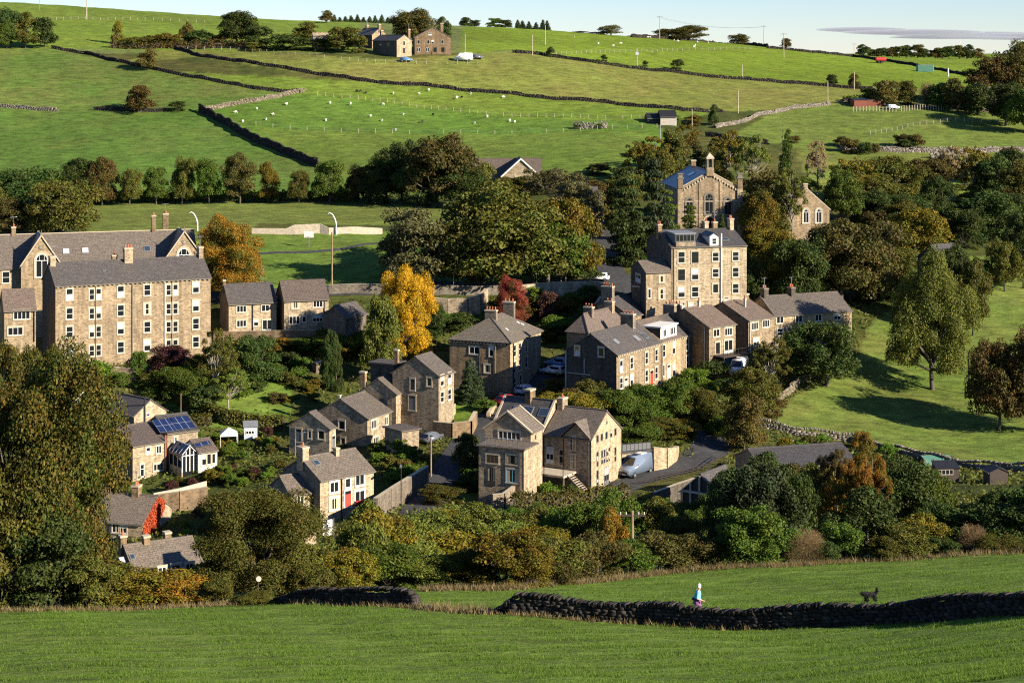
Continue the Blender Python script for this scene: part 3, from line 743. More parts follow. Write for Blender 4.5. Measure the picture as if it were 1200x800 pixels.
h = Block(('outbuilding', 'small dark gabled outbuilding in the shade right of the stone semis', 'outbuilding'), 405, 308, 393, 372, 60, L1=6, L2=4.5, rise=1.7, wall='stone_grey', mat='roof_slate')

# --- house with hipped roof
h = Block(('house', 'large house with hipped stone-slate roof above the raised lawn', 'house'), 598, 292, 466, 402, 68, uR=634, uL=527, roof='hip', rise=3.1, wall='stone_pale', wallL='stone_brown', mat='roof_mossy', over=.35, hip=.42)
hip = h
for v, us in ((411, [603, 609, 616.5]), (430, [603, 609, 616.5]), (449, [603, 610])): h.win('R', v, us, 1.0, 1.8, 'sash')
h.win('L', 410.5, [556], 1.7, 1.1, 'twin'); h.win('L', 411, [576], .7, 1.7, 'plain'); h.win('L', 429, [553], .9, 1.2, 'plain'); h.win('L', 432, [571], 1.0, 1.2, 'plain')
h.pipe('L', 564); h.pipe('L', 581, 'trim_dark'); h.pipe('R', 601); h.dentils('L', 18, 'trim_dark')
h.chimney(f=.35, up=1.1, w=1.9, d=.7, pots=4, mat='stone_grey'); h.chimney(f=.92, up=1.5, w=1.9, d=.7, pots=3, mat='stone_grey')
for u, v in ((594, 386), (607, 378), (612, 380)): h.skylight('R', u, v, .6, .7, 'white')
# --- bungalow house, chalet and others higher up are below; main terrace first
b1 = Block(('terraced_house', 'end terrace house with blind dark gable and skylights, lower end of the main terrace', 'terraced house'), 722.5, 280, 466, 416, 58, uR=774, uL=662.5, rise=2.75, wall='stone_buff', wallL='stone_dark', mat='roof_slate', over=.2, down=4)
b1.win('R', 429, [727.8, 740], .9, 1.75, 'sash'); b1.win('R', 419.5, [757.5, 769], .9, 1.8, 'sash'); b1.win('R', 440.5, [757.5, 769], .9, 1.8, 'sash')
b1.win('R', 449, [727.8, 740], .9, 1.6, 'sash'); b1.win('R', 451, [733.5], 1.0, 2.1, 'door', 'offwhite'); b1.win('R', 442.5, [763.5], 1.0, 2.2, 'door', 'door_red')
b1.win('L', 411, [676.5], .85, 1.35, 'plain'); b1.win('L', 412.5, [704.5], .95, 1.35, 'plain')
b1.dentils('R', 26); b1.chimney(u=736, up=1.6, w=2.2, d=.9, pots=4, mat='stone_grey'); b1.pipe('L', 663.5, 'concrete', r=.12)
b1.skylight('R', 755, 393, 1.1, 1.3); b1.skylight('R', 746, 396, 1.1, 1.2, 'lead'); b1.skylight('R', 722, 400, 1.0, 1.0, 'lead')
q = MB(); a, z = b1.on_wall('L', 692, 439); a2, _ = b1.on_wall('L', 664, 439); 
q.box(-.16, -.003, min(a, a2), max(a, a2), z-.06, z+.06, 'concrete'); a3, z3 = b1.on_wall('L', 685, 420); q.box(-.14, -.003, a3-.06, a3+.06, z+.06, z3, 'concrete'); q.obj('waste_pipe', b1.root, b1.P)
p0 = b1.M @ Vector((b1.L1, 0, 0)); u1 = 600+F*p0.x/p0.y
b2 = Block(('terraced_house', 'mid-terrace house with big white flat-roofed dormer', 'terraced house'), u1+.3, p0.y+.25, 463, 400.8, 58, uR=799, L2=8.8, rise=2.75, wall='stone_buff', mat='roof_brown', over=.2, down=4)
b2.win('R', 411, [778, 789.5], .9, 1.9, 'sash'); b2.win('R', 433.5, [789.5], .9, 1.8, 'sash'); b2.win('R', 434, [777.6], .6, 1.8, 'plain'); b2.win('R', 436, [783.5], 1.0, 2.3, 'door', 'offwhite'); b2.pipe('R', 775.2)
b2.dentils('R', 12); b2.chimney(u=785, up=1.4, w=2.0, d=.9, pots=3, mat='stone_grey')
d = MB(); zc = b2.h
d.box(.5, b2.L1-1.2, .35, 4.2, zc+.25, zc+2.05, 'dark_timber'); d.box(.3, b2.L1-1.0, .1, 4.3, zc+2.053, zc+2.28, 'white')
d.box(.5, b2.L1-1.2, .30, .347, zc+.2, zc+2.05, 'offwhite'); dm = b2.part('dormer', d, b2.roof_obj)
for f_ in (.25, .68, .86):
    f, g, _ = win_meshes(1.0 if f_ < .8 else .6, 1.15, 'twin' if f_ < .8 else 'plain', 'white', None)
    o = link('window', f, dm, Matrix.Translation((.5+(b2.L1-1.7)*f_, .298, zc+1.15))); link('glass', g, o)
p0 = b2.M @ Vector((b2.L1, 0, 0)); u2 = 600+F*p0.x/p0.y
b3 = Block(('terraced_house', 'upper end terrace house with shaded doorway and slate roof', 'terraced house'), u2+.3, p0.y+.25, 455, 394.3, 58, uR=822.5, L2=8.8, rise=2.75, wall='stone_buff', mat='roof_slate', over=.2, down=4)
b3.win('R', 403.5, [805, 816.5], .9, 1.9, 'sash'); b3.win('R', 424, [805.5], .9, 1.9, 'sash'); b3.win('R', 424, [811.5], 1.0, 2.2, 'door', 'grey_paint'); b3.win('R', 422, [817.5], .9, 2.2, 'sash'); b3.pipe('R', 820, 'offwhite'); b3.dentils('R', 12)
b3.chimney(f=.95, up=1.3, w=1.6, d=.8, pots=3, mat='stone_grey')
# --- back row, seen over their roofs
h = Block(('terraced_house', 'low back-row house with hipped brown slate roof behind the dark gable', 'terraced house'), 689, 289.5, 420, 391, 58, uR=733, uL=664, roof='hip', rise=2.6, wall='stone_brown', mat='roof_brown', hip=.5)
h.chimney(f=.3, up=.9, w=1.5, d=.8, pots=3, mat='stone_grey'); h.chimney(f=.85, up=1.0, w=1.4, d=.8, pots=2, mat='stone_pale')
h = Block(('terraced_house', 'back-row house with tall red-potted chimneys below the tall block', 'terraced house'), 738, 303, 400, 371, 58, uR=801, L2=8.5, rise=2.5, wall='stone_brown', mat='roof_slate')
h.chimney(f=.02, up=2.0, w=2.0, d=.8, pots=4, mat='stone_grey'); h.chimney(f=.35, up=1.5, w=1.8, d=.8, pots=3, mat='stone_brown', off=-2.2); h.chimney(f=.55, up=1.2, w=1.5, d=.9, pots=3, mat='stone_pale'); h.chimney(f=.8, up=1.6, w=1.8, d=.8, pots=2, mat='stone_grey', off=2)
h = Block(('outbuilding', 'low lean-to roof between the back-row houses and the walled garden', 'outbuilding'), 720, 309, 378, 362, 50, L1=7, L2=4.5, rise=1.4, wall='stone_brown', mat='roof_brown')
# --- detached modern houses to the right of the terrace
c1 = Block(('house', 'brown-roofed house with a raised dark balcony and blue door', 'house'), 831, 298, 431, 384, 40, uR=862, L2=11, rise=2.4, wall='stone_buff', wallL='stone_brown', mat='roof_brown', over=.2, down=4)
c1.win('R', 390, [839.5], 1.4, 1.2, 'twin', 'offwhite'); c1.win('R', 388.5, [853.5], 1.7, 1.2, 'triple'); c1.win('R', 408, [841], 1.0, 1.9, 'plain', 'timber'); c1.win('R', 406, [853.5], 1.9, 2.1, 'french'); c1.win('R', 424, [853.5], 1.5, 2.1, 'door', 'door_blue'); c1.pipe('L', 826.5, 'concrete', r=.1); c1.chimney(f=.55, up=.9, w=.35, d=.35, pots=1, mat='concrete')
q = MB(); z = c1.on_wall('R', 853, 414)[1]
q.box(1.0, c1.L1+1.6, -2.2, -.02, z-.15, z, 'dark_timber')
for i in range(10): q.box(1.0+i*.85, 1.05+i*.85, -2.2, -2.14, z, z+1.0, 'black')
q.box(1.0, c1.L1+1.6, -2.21, -2.13, z+1.0, z+1.06, 'black'); q.box(c1.L1+1.45, c1.L1+1.55, -2.2, -2.1, z-5, z-.15, 'dark_timber'); q.box(1.1, 1.2, -2.2, -2.1, z-5, z-.15, 'dark_timber'); q.obj('balcony', c1.root, c1.P)
h = Block(('house', 'plain brown-roofed house with two triple windows, behind the green trees', 'house'), 877, 304, 422, 376, 42, uR=907, L2=11, rise=2.4, wall='stone_buff', wallL='stone_grey', mat='roof_brown', over=.2, down=4)
h.win('R', 382, [884.5], 1.6, 1.2, 'triple'); h.win('R', 379, [897.5], 1.7, 1.2, 'triple'); h.win('R', 401, [886], 1.4, 1.3, 'twin'); h.pipe('R', 878.5, 'offwhite'); h.chimney(f=.9, up=.9, w=.8, d=.6, pots=1); h.chimney(f=.5, up=.5, w=.3, d=.3, pots=1, mat='concrete', off=-2)
h = Block(('cottage_row', 'long low row of cottages partly hidden behind a dark tree', 'cottages'), 907.5, 309, 398, 370, 23, uR=998, L2=9, rise=2.6, wall='stone_buff', mat='roof_stone', over=.2, down=3)
h.win('R', 375, [914, 936, 959, 981], 1.3, 1.1, 'twin'); h.win('R', 389, [914, 925, 960], 1.1, 1.2, 'sash'); h.win('R', 391, [945], 1.0, 2.0, 'door', 'white'); h.chimney(f=.05, up=1.3, w=1.4, d=.8, pots=2, mat='stone_dark'); h.chimney(f=.4, up=1.2, w=1.4, d=.8, pots=2, mat='stone_dark')
# --- tall block below the chapel
t = Block(('terraced_house', 'tall four-storey stone block with white dormer, in front of the chapel', 'house'), 787, 308, 370, 290.5, 14, uR=875, L2=13, rise=2.2, wall='stone_pale', wallL='stone_dark', mat='roof_slate', over=.15, down=4)
tall = t
t.win('R', 301.5, [798.5], 1.2, 1.85, 'sash'); t.win('R', 301.5, [814.5], 1.2, 1.85, 'sash', 'black'); t.win('R', 301, [838.5, 862], 1.1, 1.5, 'sash')
t.win('R', 322, [798.5], 1.2, 1.8, 'sash', 'black'); t.win('R', 321.5, [814.5], 1.2, 1.8, 'sash'); t.win('R', 320, [838.5], 1.1, 1.4, 'sash'); t.win('R', 319, [862], 1.1, 1.6, 'sash')
t.win('R', 342.5, [798.5, 814.5], 1.2, 1.7, 'sash'); t.win('R', 338, [838.5], 1.0, 1.5, 'plain'); t.win('R', 338, [862], 1.1, 1.6, 'sash')
t.win('R', 362, [798.5], 1.1, 2.1, 'door', 'white'); t.win('R', 360, [809.5], .8, 1.5, 'plain'); t.win('R', 355, [851], .8, 1.9, 'door', 'white'); t.win('R', 353, [862], 1.0, 1.0, 'twin')
t.band('R', 352, 800); t.pipe('R', 845, 'white', z1=t.h+2.2, r=.13); t.pipe('R', 789.5, 'trim_dark')
t.chimney(f=.0, up=1.0, w=1.2, d=.7, pots=3, mat='stone_brown'); t.chimney(f=.97, up=1.7, w=1.3, d=.7, pots=2, mat='stone_pale'); t.chimney(f=.66, up=1.2, w=1.0, d=.7, pots=1, mat='stone_pale', off=1); t.chimney(f=.78, up=1.1, w=1.0, d=.7, pots=1, mat='stone_brown', off=1)
t.skylight('R', 850, 280.5, 1.2, .9, 'roof_glass')
q = MB(); q.box(.8, 4.2, .5, 5, t.h+.2, t.h+2.15, 'grey_paint'); q.box(.6, 4.4, .3, 5.1, t.h+2.153, t.h+2.35, 'lead'); q.box(.8, 4.2, -.02, .497, t.h+.18, t.h+.9, 'stone_pale'); dm = t.part('dormer', q, t.roof_obj)
f, g, _ = win_meshes(3.2, 1.1, 'five', 'grey_paint', None); o = link('window', f, dm, Matrix.Translation((2.5, .498, t.h+1.5))); link('glass', g, o)
a, _ = t.on_wall('R', 832, 290); c, _ = t.on_wall('R', 842.5, 290)
q = MB(); q.box(a, c, .1, 4, t.h-.1, t.h+1.7, 'white'); q.slab([(a-.15, -.05, t.h+1.65), ((a+c)/2, -.05, t.h+2.25), ((a+c)/2, 4.2, t.h+2.25), (a-.15, 4.2, t.h+1.65)][::-1], .1, 'roof_slate'); q.slab([((a+c)/2, -.05, t.h+2.251), (c+.15, -.05, t.h+1.651), (c+.15, 4.2, t.h+1.651), ((a+c)/2, 4.2, t.h+2.251)][::-1], .1, 'roof_slate')
q.poly([(a, .1, t.h+1.7), (c, .1, t.h+1.7), ((a+c)/2, .1, t.h+2.2)], 'white'); dm = t.part('dormer', q, t.roof_obj)
f, g, _ = win_meshes(.75, 1.0, 'sash', 'white', None); o = link('window', f, dm, Matrix.Translation(((a+c)/2, .097, t.h+.9))); link('glass', g, o)
e = Block(t.root, 757, 306, 366, 319.5, 14, L1=4.3, L2=8, rise=1.4, wall='stone_buff', wallL='stone_dark', mat='roof_stone', over=.2, down=3)
e.win('R', 327, [775.5], .9, 1.1, 'plain', 'white'); e.win('R', 344.5, [775.5], 1.0, 1.6, 'sash'); e.win('R', 344, [761], .5, 1.5, 'plain'); e.win('L', 326, [748], 2.6, 1.2, 'triple')
# --- chapel
c = Block(('chapel', 'stone chapel with blue-slate roof, arched windows and bellcote among the trees', 'chapel'), 796, 385, 279, 222, 5, uR=868, L2=22, roof='2', rise=3.5, wall='stone_buff', mat='roof_blue', over=.2, verge=-.3, down=3, coping='trim_stone')
c.win('R', 239, [831], 1.75, 4.3, 'arch', 'trim_dark', 'trim_dark'); c.win('R', 242, [808, 853], 1.45, 3.5, 'arch', 'trim_dark', 'trim_dark'); c.win('R', 265, [831], 2.0, 3.9, 'arch', 'dark_timber', 'trim_stone'); c.win('R', 263, [808, 854], 1.2, 2.4, 'arch', 'trim_dark', 'trim_dark')
c.band('R', 236, 815); c.band('R', 252, 815)
q = MB()
for x in (-.35, c.L1-.75, c.L1*.33-.2, c.L1*.67-.2): q.box(x, x+(1.1 if x < 0 or x > c.L1-1 else .4), -.3 if x < 0 or x > c.L1-1 else -.14, -.004, -2, c.h + (1.2 if x < 0 or x > c.L1-1 else 1.6), 'stone_buff')
q.obj('pilasters', c.root, c.P)
for x in (.2, c.L1-.2):
    q = MB(); q.box(x-.5, x+.5, -.45, .55, c.h+.2, c.h+2.2, 'stone_brown'); q.box(x-.65, x+.65, -.6, .7, c.h+2.2, c.h+2.5, 'trim_dark'); q.box(x-.45, x+.45, -.4, .5, c.h+2.5, c.h+3.1, 'trim_dark'); q.box(x-.6, x+.6, -.55, .65, c.h+3.1, c.h+3.3, 'trim_dark'); q.obj('pinnacle', c.root, c.P)
x = c.L1/2; z = c.h + c.rise
q = MB(); q.box(x-.75, x+.75, -.35, .95, z-.8, z+1.0, 'stone_buff'); q.box(x-.7, x-.35, -.3, .9, z+1, z+2.7, 'trim_dark'); q.box(x+.35, x+.7, -.3, .9, z+1, z+2.7, 'trim_dark'); q.box(x-.8, x+.8, -.4, 1.0, z+2.7, z+2.95, 'trim_stone')
tp = (x, .3, z+4.0); cs = [(x-.85, -.45, z+2.95), (x+.85, -.45, z+2.95), (x+.85, 1.05, z+2.95), (x-.85, 1.05, z+2.95)]
for i in range(4): q.poly([cs[i], cs[(i+1) % 4], tp], 'trim_stone')
q.tube((x, .3, z+2.0), (x, .3, z+1.5), .12, .3, 'trim_dark', 8); q.obj('bellcote', c.root, c.P)
q = MB(); n_ = 11
for i in range(n_):
    for sg in (-1, 1):
        f_ = (i+.6)/n_; xx = x + sg*(x-.3)*f_; zz = c.h + c.rise*(1-f_) - .45
        q.box(xx-.14, xx+.14, -.22, -.004, zz-.2, zz+.2, 'trim_stone')
q.obj('eaves_brackets', c.root, c.P)
c.skylight('L', 810, 204, 2.6, 1.6, 'roof_glass'); c.chimney(f=.85, up=1.3, w=1.0, d=.9, pots=0, mat='stone_brown')
h = Block(('sunday_school', 'gabled stone Sunday school with twin arched windows, half hidden right of the chapel', 'hall'), 918, 385, 278, 246, 5, uR=972, L2=16, roof='2', rise=4.3, wall='stone_buff', mat='roof_brown', coping='trim_stone', verge=-.2)
h.win('R', 253, [944.5, 959.5], 1.2, 2.9, 'arch', 'white', 'trim_stone'); h.chimney(f=.06, up=.9, w=.9, d=.7, pots=0, mat='stone_pale')
# --- bungalow and tree-hidden house
h = Block(('bungalow', 'wide brown-roofed bungalow with white-edged gable in front of the green field', 'bungalow'), 552, 455, 220, 205, 3, uR=635, L2=9, rise=3.6, wall='stone_pale', mat='roof_brown')
a, _ = h.on_wall('R', 588, 205); cc, _ = h.on_wall('R', 631, 205); p = h.M @ Vector((a, -3.2, 0))
g = Block(h.root, 600+F*p.x/p.y, p.y, 222, 205.5, 3, L1=cc-a, L2=7.5, roof='2', rise=4.0, wall='stone_pale', mat='roof_brown', verge=.3, over=.3)
q = MB(); k = g.rise/(g.L1/2)
for sg in (0, 1):
    P = [(-.4, -.36, g.h-.2), (g.L1/2, -.36, g.h+g.rise+.22-.05), (g.L1/2, -.36, g.h+g.rise-.28), (-.4, -.36, g.h-.7)]
    if sg: P = [(g.L1-p_[0], p_[1], p_[2]) for p_ in P][::-1]
    q.slab(P[::-1], .06, 'white')
q.obj('bargeboard', g.root, g.P); g.win('R', 210, [609], 2.2, 1.2, 'triple')
h = Block(('house', 'pale stone house with one broad upper window, almost hidden by a yellowing tree', 'house'), 662, 378, 276, 238, 8, uR=704, L2=8, rise=2.8, wall='stone_buff', mat='roof_slate')
h.win('R', 247, [690], 2.0, 1.5, 'triple'); h.win('R', 264, [691], 1.4, 1.8, 'twin'); h.win('R', 247, [672], 1.2, 1.4, 'twin')
# --- hill farm
h = Block(('barn', 'broad gabled stone barn conversion at the hill farm', 'barn'), 486, 610, 64.5, 44, 5, uR=528.7, L2=16, roof='2', rise=3.2, wall='stone_brown', mat='roof_stone', down=2)
h.win('R', 49.5, [490.5], .9, 1.3, 'plain', 'white', None); h.win('R', 49.5, [502, 507, 518.5], .9, 1.3, 'plain', 'white', None); h.win('R', 58.5, [490.5, 501], 1.1, 1.2, 'twin', 'white', None); h.win('R', 58.5, [510, 519], 1.0, 1.5, 'plain', 'dark_timber', None); h.win('R', 40, [504], 1.2, 1.0, 'twin', 'white', None); h.chimney(f=.1, up=1.2, w=.9, d=.7, pots=1, off=3)
h = Block(('farmhouse', 'dark-sided farmhouse with sunlit narrow gable, left of the barn', 'farmhouse'), 465, 604, 65.5, 47.5, 40, uR=482.5, uL=437, roof='2', rise=1.7, wall='stone_pale', wallL='stone_dark', mat='roof_slate', down=2)
h.win('R', 51, [473.5], .9, 1.5, 'plain', 'white', None); h.win('R', 59.5, [473.5], .9, 1.6, 'plain', 'dark_timber', None); h.win('L', 52, [446, 455], .8, .8, 'plain', 'white', None)
h.chimney(f=.04, up=1.8, w=.8, d=.7, pots=1, off=2.2)
h.chimney(f=.95, up=1.5, w=.9, d=.7, pots=2)
h = Block(('farmhouse', 'rear farmhouse with tall gable chimney, farthest left at the hill farm', 'farmhouse'), 436, 626, 58, 41, 40, uR=453.5, uL=418, roof='2', rise=2.2, wall='stone_buff', wallL='stone_dark', mat='roof_slate', down=2)
h.win('R', 49, [442], .9, 1.5, 'plain', 'dark_timber', None); h.chimney(f=.02, up=1.2, w=.9, d=.7, pots=1); h.chimney(f=.8, up=1.0, w=.9, d=.7, pots=1)
h = Block(('barn', 'small sunlit stone barn among the hedges left of the hill farm', 'barn'), 367, 622, 49, 42, 10, uR=386, L2=5, rise=.8, wall='stone_pale', mat='stone_pale', down=2)
# --- middle group of linked houses
m1 = Block(('house', 'tallest of the linked gable houses, with a grey door up on its terrace', 'house'), 514, 272, 486, 441, 64, uR=532, uL=460, rise=2.5, wall='stone_pale', wallL='stone_rubble', mat='roof_stone', over=.2, down=3)
m1.win('R', 446, [518, 526.5], 1.0, 1.5, 'sash'); m1.win('R', 465, [518, 526.5], 1.0, 1.5, 'sash'); m1.win('L', 450.5, [483.5], .75, 1.6, 'plain', 'grey_paint'); m1.win('L', 447.5, [503], .75, 1.2, 'plain', 'offwhite'); m1.win('L', 472, [483], 1.1, 2.1, 'door', 'grey_paint')
x = Block(m1.root, 462, 277.5, 470, 427.5, 64, L1=3, uL=434, roof='flat', wall='stone_dark', mat='roof_slate'); m1.chimney(f=.1, up=.7, w=.6, d=.5, pots=0, off=3.4)
m2 = Block(('house', 'small linked gable house squeezed between two taller ones', 'house'), 464, 273.5, 500, 462, 64, uR=479.5, uL=422, rise=2.0, wall='stone_pale', wallL='stone_rubble', mat='roof_stone', over=.2, down=3)
m2.win('R', 466, [472.5], 1.4, 1.2, 'twin', 'offwhite'); m2.pipe('L', 459); m2.chimney(f=.0, up=.8, w=.9, d=.6, pots=0, off=2.5)
m3 = Block(('house', 'wide linked gable house with single gable window, above the stone garden wall', 'house'), 430.5, 266, 527, 491, 64, uR=458.5, uL=368, rise=2.4, wall='stone_pale', wallL='stone_rubble', mat='roof_stone', over=.2, down=3)
m3.win('R', 497, [438], 1.5, 1.2, 'triple', 'offwhite'); m3.win('R', 493, [452.5], .9, 1.2, 'twin', 'offwhite'); m3.win('R', 517, [440.5], 1.5, 1.3, 'triple', 'offwhite'); m3.win('R', 514, [452.5], .9, 1.3, 'twin', 'offwhite'); m3.win('L', 498, [400.5], 1.0, 1.2, 'plain', 'offwhite'); m3.win('L', 518, [402], .7, 1.2, 'plain', 'offwhite'); m3.pipe('R', 456.5); m3.chimney(f=.03, up=.5, w=.3, d=.3, pots=0, mat='concrete', off=.3)
m4 = Block(('house', 'lowest of the linked gable houses, single-storey with a grey side door', 'house'), 386, 261.5, 529, 503, 64, uR=393.5, uL=339, rise=2.0, wall='stone_pale', wallL='stone_rubble', mat='roof_stone', over=.2, down=3)
m4.win('L', 510, [350], .9, 1.8, 'door', 'grey_paint'); m4.win('L', 509, [363], .5, 1.1, 'plain', 'offwhite'); m4.win('L', 509.5, [376.5], 1.0, 1.2, 'plain', 'offwhite'); m4.win('R', 519, [390.5], .8, 2.0, 'door', 'grey_paint')
g = Block(('garage', 'low flat-roofed stone garage below the linked houses', 'garage'), 471, 259.5, 526, 506, 40, uR=491, L2=4, roof='flat', wall='stone_pale', mat='roof_stone', down=2)
# --- cottage in the lower middle
k1 = Block(('cottage', 'double-fronted cottage with white surrounds, red planters and orange chimney pot', 'cottage'), 375, 222, 614, 563, 42, uR=438, L2=7.6, rise=2.0, wall='stone_pale', wallL='stone_grey', mat='roof_stone', over=.25, down=4)
cott = k1
k1.win('R', 570.5, [391.5], 1.25, 1.25, 'twin', sur='white'); k1.win('R', 565.5, [407.5], .75, 1.1, 'plain', sur='white'); k1.win('R', 562, [421.5], 1.3, 1.3, 'twin', sur='white')
k1.win('R', 590, [391.5], 1.35, 1.35, 'twin', sur='white'); k1.win('R', 584, [407.5], .9, 1.9, 'door', 'door_red', sur='white'); k1.win('R', 581, [421.5], 1.4, 1.3, 'twin', sur='white')
q = MB(); a, z = k1.on_wall('R', 421.5, 587.5); q.box(a-.8, a+.8, -.4, -.13, z-.15, z+.2, 'red'); q.obj('window_box', k1.root, k1.P)
k1.pipe('R', 400); k1.chimney(f=.03, up=1.3, w=1.2, d=.9, pots=1, mat='stone_pale', pot='terracotta'); k1.chimney(f=.6, up=.6, w=.7, d=.5, pots=0, mat='stone_pale', off=-.5); k1.skylight('R', 371, 542, .8, .9, 'roof_glass')
x = Block(k1.root, 340, 221.5, 611, 580, 30, uR=365, L2=6, rise=1.6, wall='stone_pale', wallL='stone_grey', mat='roof_stone', over=.2, down=3)
x.win('R', 587, [352], .9, 1.3, 'twin')
h = Block(('outbuilding', 'tiny stone outbuilding with mono-pitch roof beside the white banner', 'outbuilding'), 352, 196, 634, 616, 30, L1=1.8, L2=4, rise=1.2, roof='mono', wall='stone_pale', mat='roof_stone')
# --- left group
h = Block(('house', 'house with white-coped gable at the back of the solar-panel group', 'house'), 124, 274, 505, 482, 49, uR=153, L2=8, roof='2', rise=1.7, wall='stone_pale', wallL='stone_grey', mat='roof_slate', coping='white')
h = Block(('house', 'dark-roofed house with tall black flue on its sunlit gable', 'house'), 157, 268, 506, 487.5, 49, uR=195, uL=115, roof='2', rise=1.9, wall='stone_pale', wallL='stone_grey', mat='roof_slate', over=.2)
h.win('L', 493, [126], .9, 1.5, 'plain'); h.win('L', 494, [145], 1.6, 1.5, 'triple', 'white'); h.win('R', 485, [173.5], .6, .6, 'plain', 'white', None); h.pipe('R', 169, 'black', z1=h.h+2.4, r=.13)
h = Block(('house', 'square stone house with large teal-curtained french window on its shaded side', 'house'), 155.5, 258, 564, 523, 40, uR=195, uL=118, rise=1.9, wall='stone_pale', wallL='stone_brown', mat='roof_brown', over=.22, down=3)
h.win('R', 528, [173.5], .65, .95, 'plain'); h.win('R', 526.5, [186], .8, 1.1, 'twin'); h.win('R', 551, [166.5], .6, 1.7, 'tall'); h.win('R', 547, [185.5], 1.5, .95, 'triple'); h.win('L', 554, [127], 2.2, 1.9, 'french'); h.win('L', 552, [143], 1.1, 1.2, 'twin'); h.pipe('R', 193.5, 'terracotta', r=.12, z1=h.h+.9)
sp = Block(('house', 'stone house with a blue solar-panel array across its roof', 'house'), 196, 262.5, 556, 508, 36, uR=232, L2=7.5, rise=1.75, wall='stone_pale', mat='roof_slate', over=.22, down=3)
sp.win('R', 515, [206], .5, .8, 'plain')
for (u, v, w, hh) in ((194, 498.6, 3.6, 3.2), (213, 495.6, 3.6, 3.2)): sp.skylight('R', u, v, 3.05, 3.15, 'solar')
x = Block(('sun_room', 'low white-fronted sun room with glazed conservatory beside the solar-panel house', 'conservatory'), 232.5, 259.5, 549, 530, 36, uR=254.5, L2=5, rise=1.2, wall='offwhite', mat='roof_brown', over=.25, down=2)
x.win('R', 538.5, [239, 245], .7, 1.5, 'plain'); x.win('R', 537, [250], .6, 1.4, 'plain'); x.skylight('R', 233, 521.5, 1.4, .9, 'solar'); x.skylight('R', 241, 519.5, 1.4, .9, 'solar')
cv = Block(x.root, 213.5, 258.6, 553, 534, 36, uR=231, L2=4.0, roof='2', rise=1.15, wall='glass', mat='roof_glass', over=.1, down=.1, ridge=False, t=.06)
q = MB()
for i in range(5):
    a = cv.L1*i/4; q.box(a-.06, a+.06, -.07, .05, 0, cv.h + cv.rise*(1-abs(i/2-1)) - .02, 'white')
for i in range(4): a = cv.L2*i/3; q.box(-.07, .05, a-.06, a+.06, 0, cv.h, 'white')
q.box(-.07, .05, 0, cv.L2, cv.h-.1, cv.h+.02, 'white'); q.box(0, cv.L1, -.09, .05, cv.h-.1, cv.h+.02, 'white'); q.box(-.12, .07, -.05, cv.L2, -2, .55, 'stone_pale')
for i in range(5):
    yy = cv.L2*i/4
    for sg in (0, 1):
        e0, e1_ = (0 if not sg else cv.L1), cv.L1/2
        q.tube((e0, yy, cv.h+.12), (e1_, yy, cv.h+cv.rise+.12), .06, .06, 'white', 5)
q.tube((cv.L1/2, -.1, cv.h+cv.rise+.14), (cv.L1/2, cv.L2, cv.h+cv.rise+.14), .09, .09, 'white', 5); q.obj('conservatory_frame', cv.root, cv.P)
# --- ivy cottage and the long low one
iv = Block(('cottage', 'stone cottage whose gable is covered with scarlet creeper', 'cottage'), 167, 232, 643, 614, 76, uR=201, uL=106, roof='2', rise=2.4, wall='stone_pale', wallL='stone_buff', mat='roof_stone', over=.2, down=3)
iv.chimney(f=.4, up=1.2, w=1.0, d=.9, pots=2, mat='stone_brown')
iv.chimney(f=1.0, up=1.1, w=1.0, d=.8, pots=2, mat='stone_brown')
iv.win('L', 618.5, [136, 144], 1.0, 1.1, 'twin'); iv.win('L', 619, [113, 119], .9, 1.1, 'twin'); iv.win('L', 636, [140], 1.4, 1.0, 'twin', 'offwhite'); iv.pipe('L', 129.5)
h = Block(('cottage', 'long low cottage with grey stone roof and four chimneys behind the hedge bushes', 'cottage'), 160, 204, 706, 677, 30, uR=240, L2=8.4, rise=2.5, wall='stone_pale', wallL='stone_dark', mat='roof_stone', over=.3, down=4)
h.win('R', 671, [190, 222], .9, 1.3, 'twin'); h.win('R', 672, [206], 1.0, 2.0, 'door', 'white')
h.chimney(f=.0, up=1.0, w=.8, d=.7, pots=1, mat='stone_brown', off=.5); h.chimney(f=.32, up=.75, w=.8, d=.7, pots=0, mat='stone_brown'); h.chimney(f=.68, up=.6, w=.8, d=.7, pots=0, mat='stone_brown', off=1.0)
h.skylight('R', 143, 656, .6, .9, 'white'); h.skylight('R', 155, 652, .6, .8, 'roof_glass')
# --- big converted house in the centre
n1 = Block(('converted_mill', 'tall converted gable house with many slim windows above the parked camper van', 'house'), 693, 240, 571, 515, 60, uR=728, uL=638, roof='2', rise=2.9, wall='stone_pale', wallL='stone_rubble', mat='roof_stone', over=.22, down=3)
for v, us in ((514, [700, 705, 710.5, 716, 721]),): n1.win('R', v, us, .55, .95, 'plain', 'grey_paint', None)
n1.win('R', 534.5, [700], .5, 1.2, 'plain', 'grey_paint', None); n1.win('R', 532, [705.3, 708.2, 711.2, 714], .42, 1.0, 'plain', 'grey_paint', None); n1.win('R', 528.5, [721], .5, 1.1, 'plain', 'grey_paint', None)
n1.win('R', 543.5, [700], .5, .7, 'plain', 'grey_paint', None); n1.win('R', 541, [705.3, 708.2, 711.2, 714], .42, .6, 'plain', 'grey_paint', None); n1.win('R', 537.5, [721], .5, .7, 'plain', 'grey_paint', None)
n1.win('R', 556, [700], .55, 1.2, 'plain', 'grey_paint', None); n1.win('R', 565, [700], .55, .8, 'plain', 'grey_paint', None); n1.win('R', 557, [710.5], 1.3, 2.3, 'french', 'grey_paint', None); n1.win('R', 495, [711], .3, .4, 'plain', 'grey_paint', None)
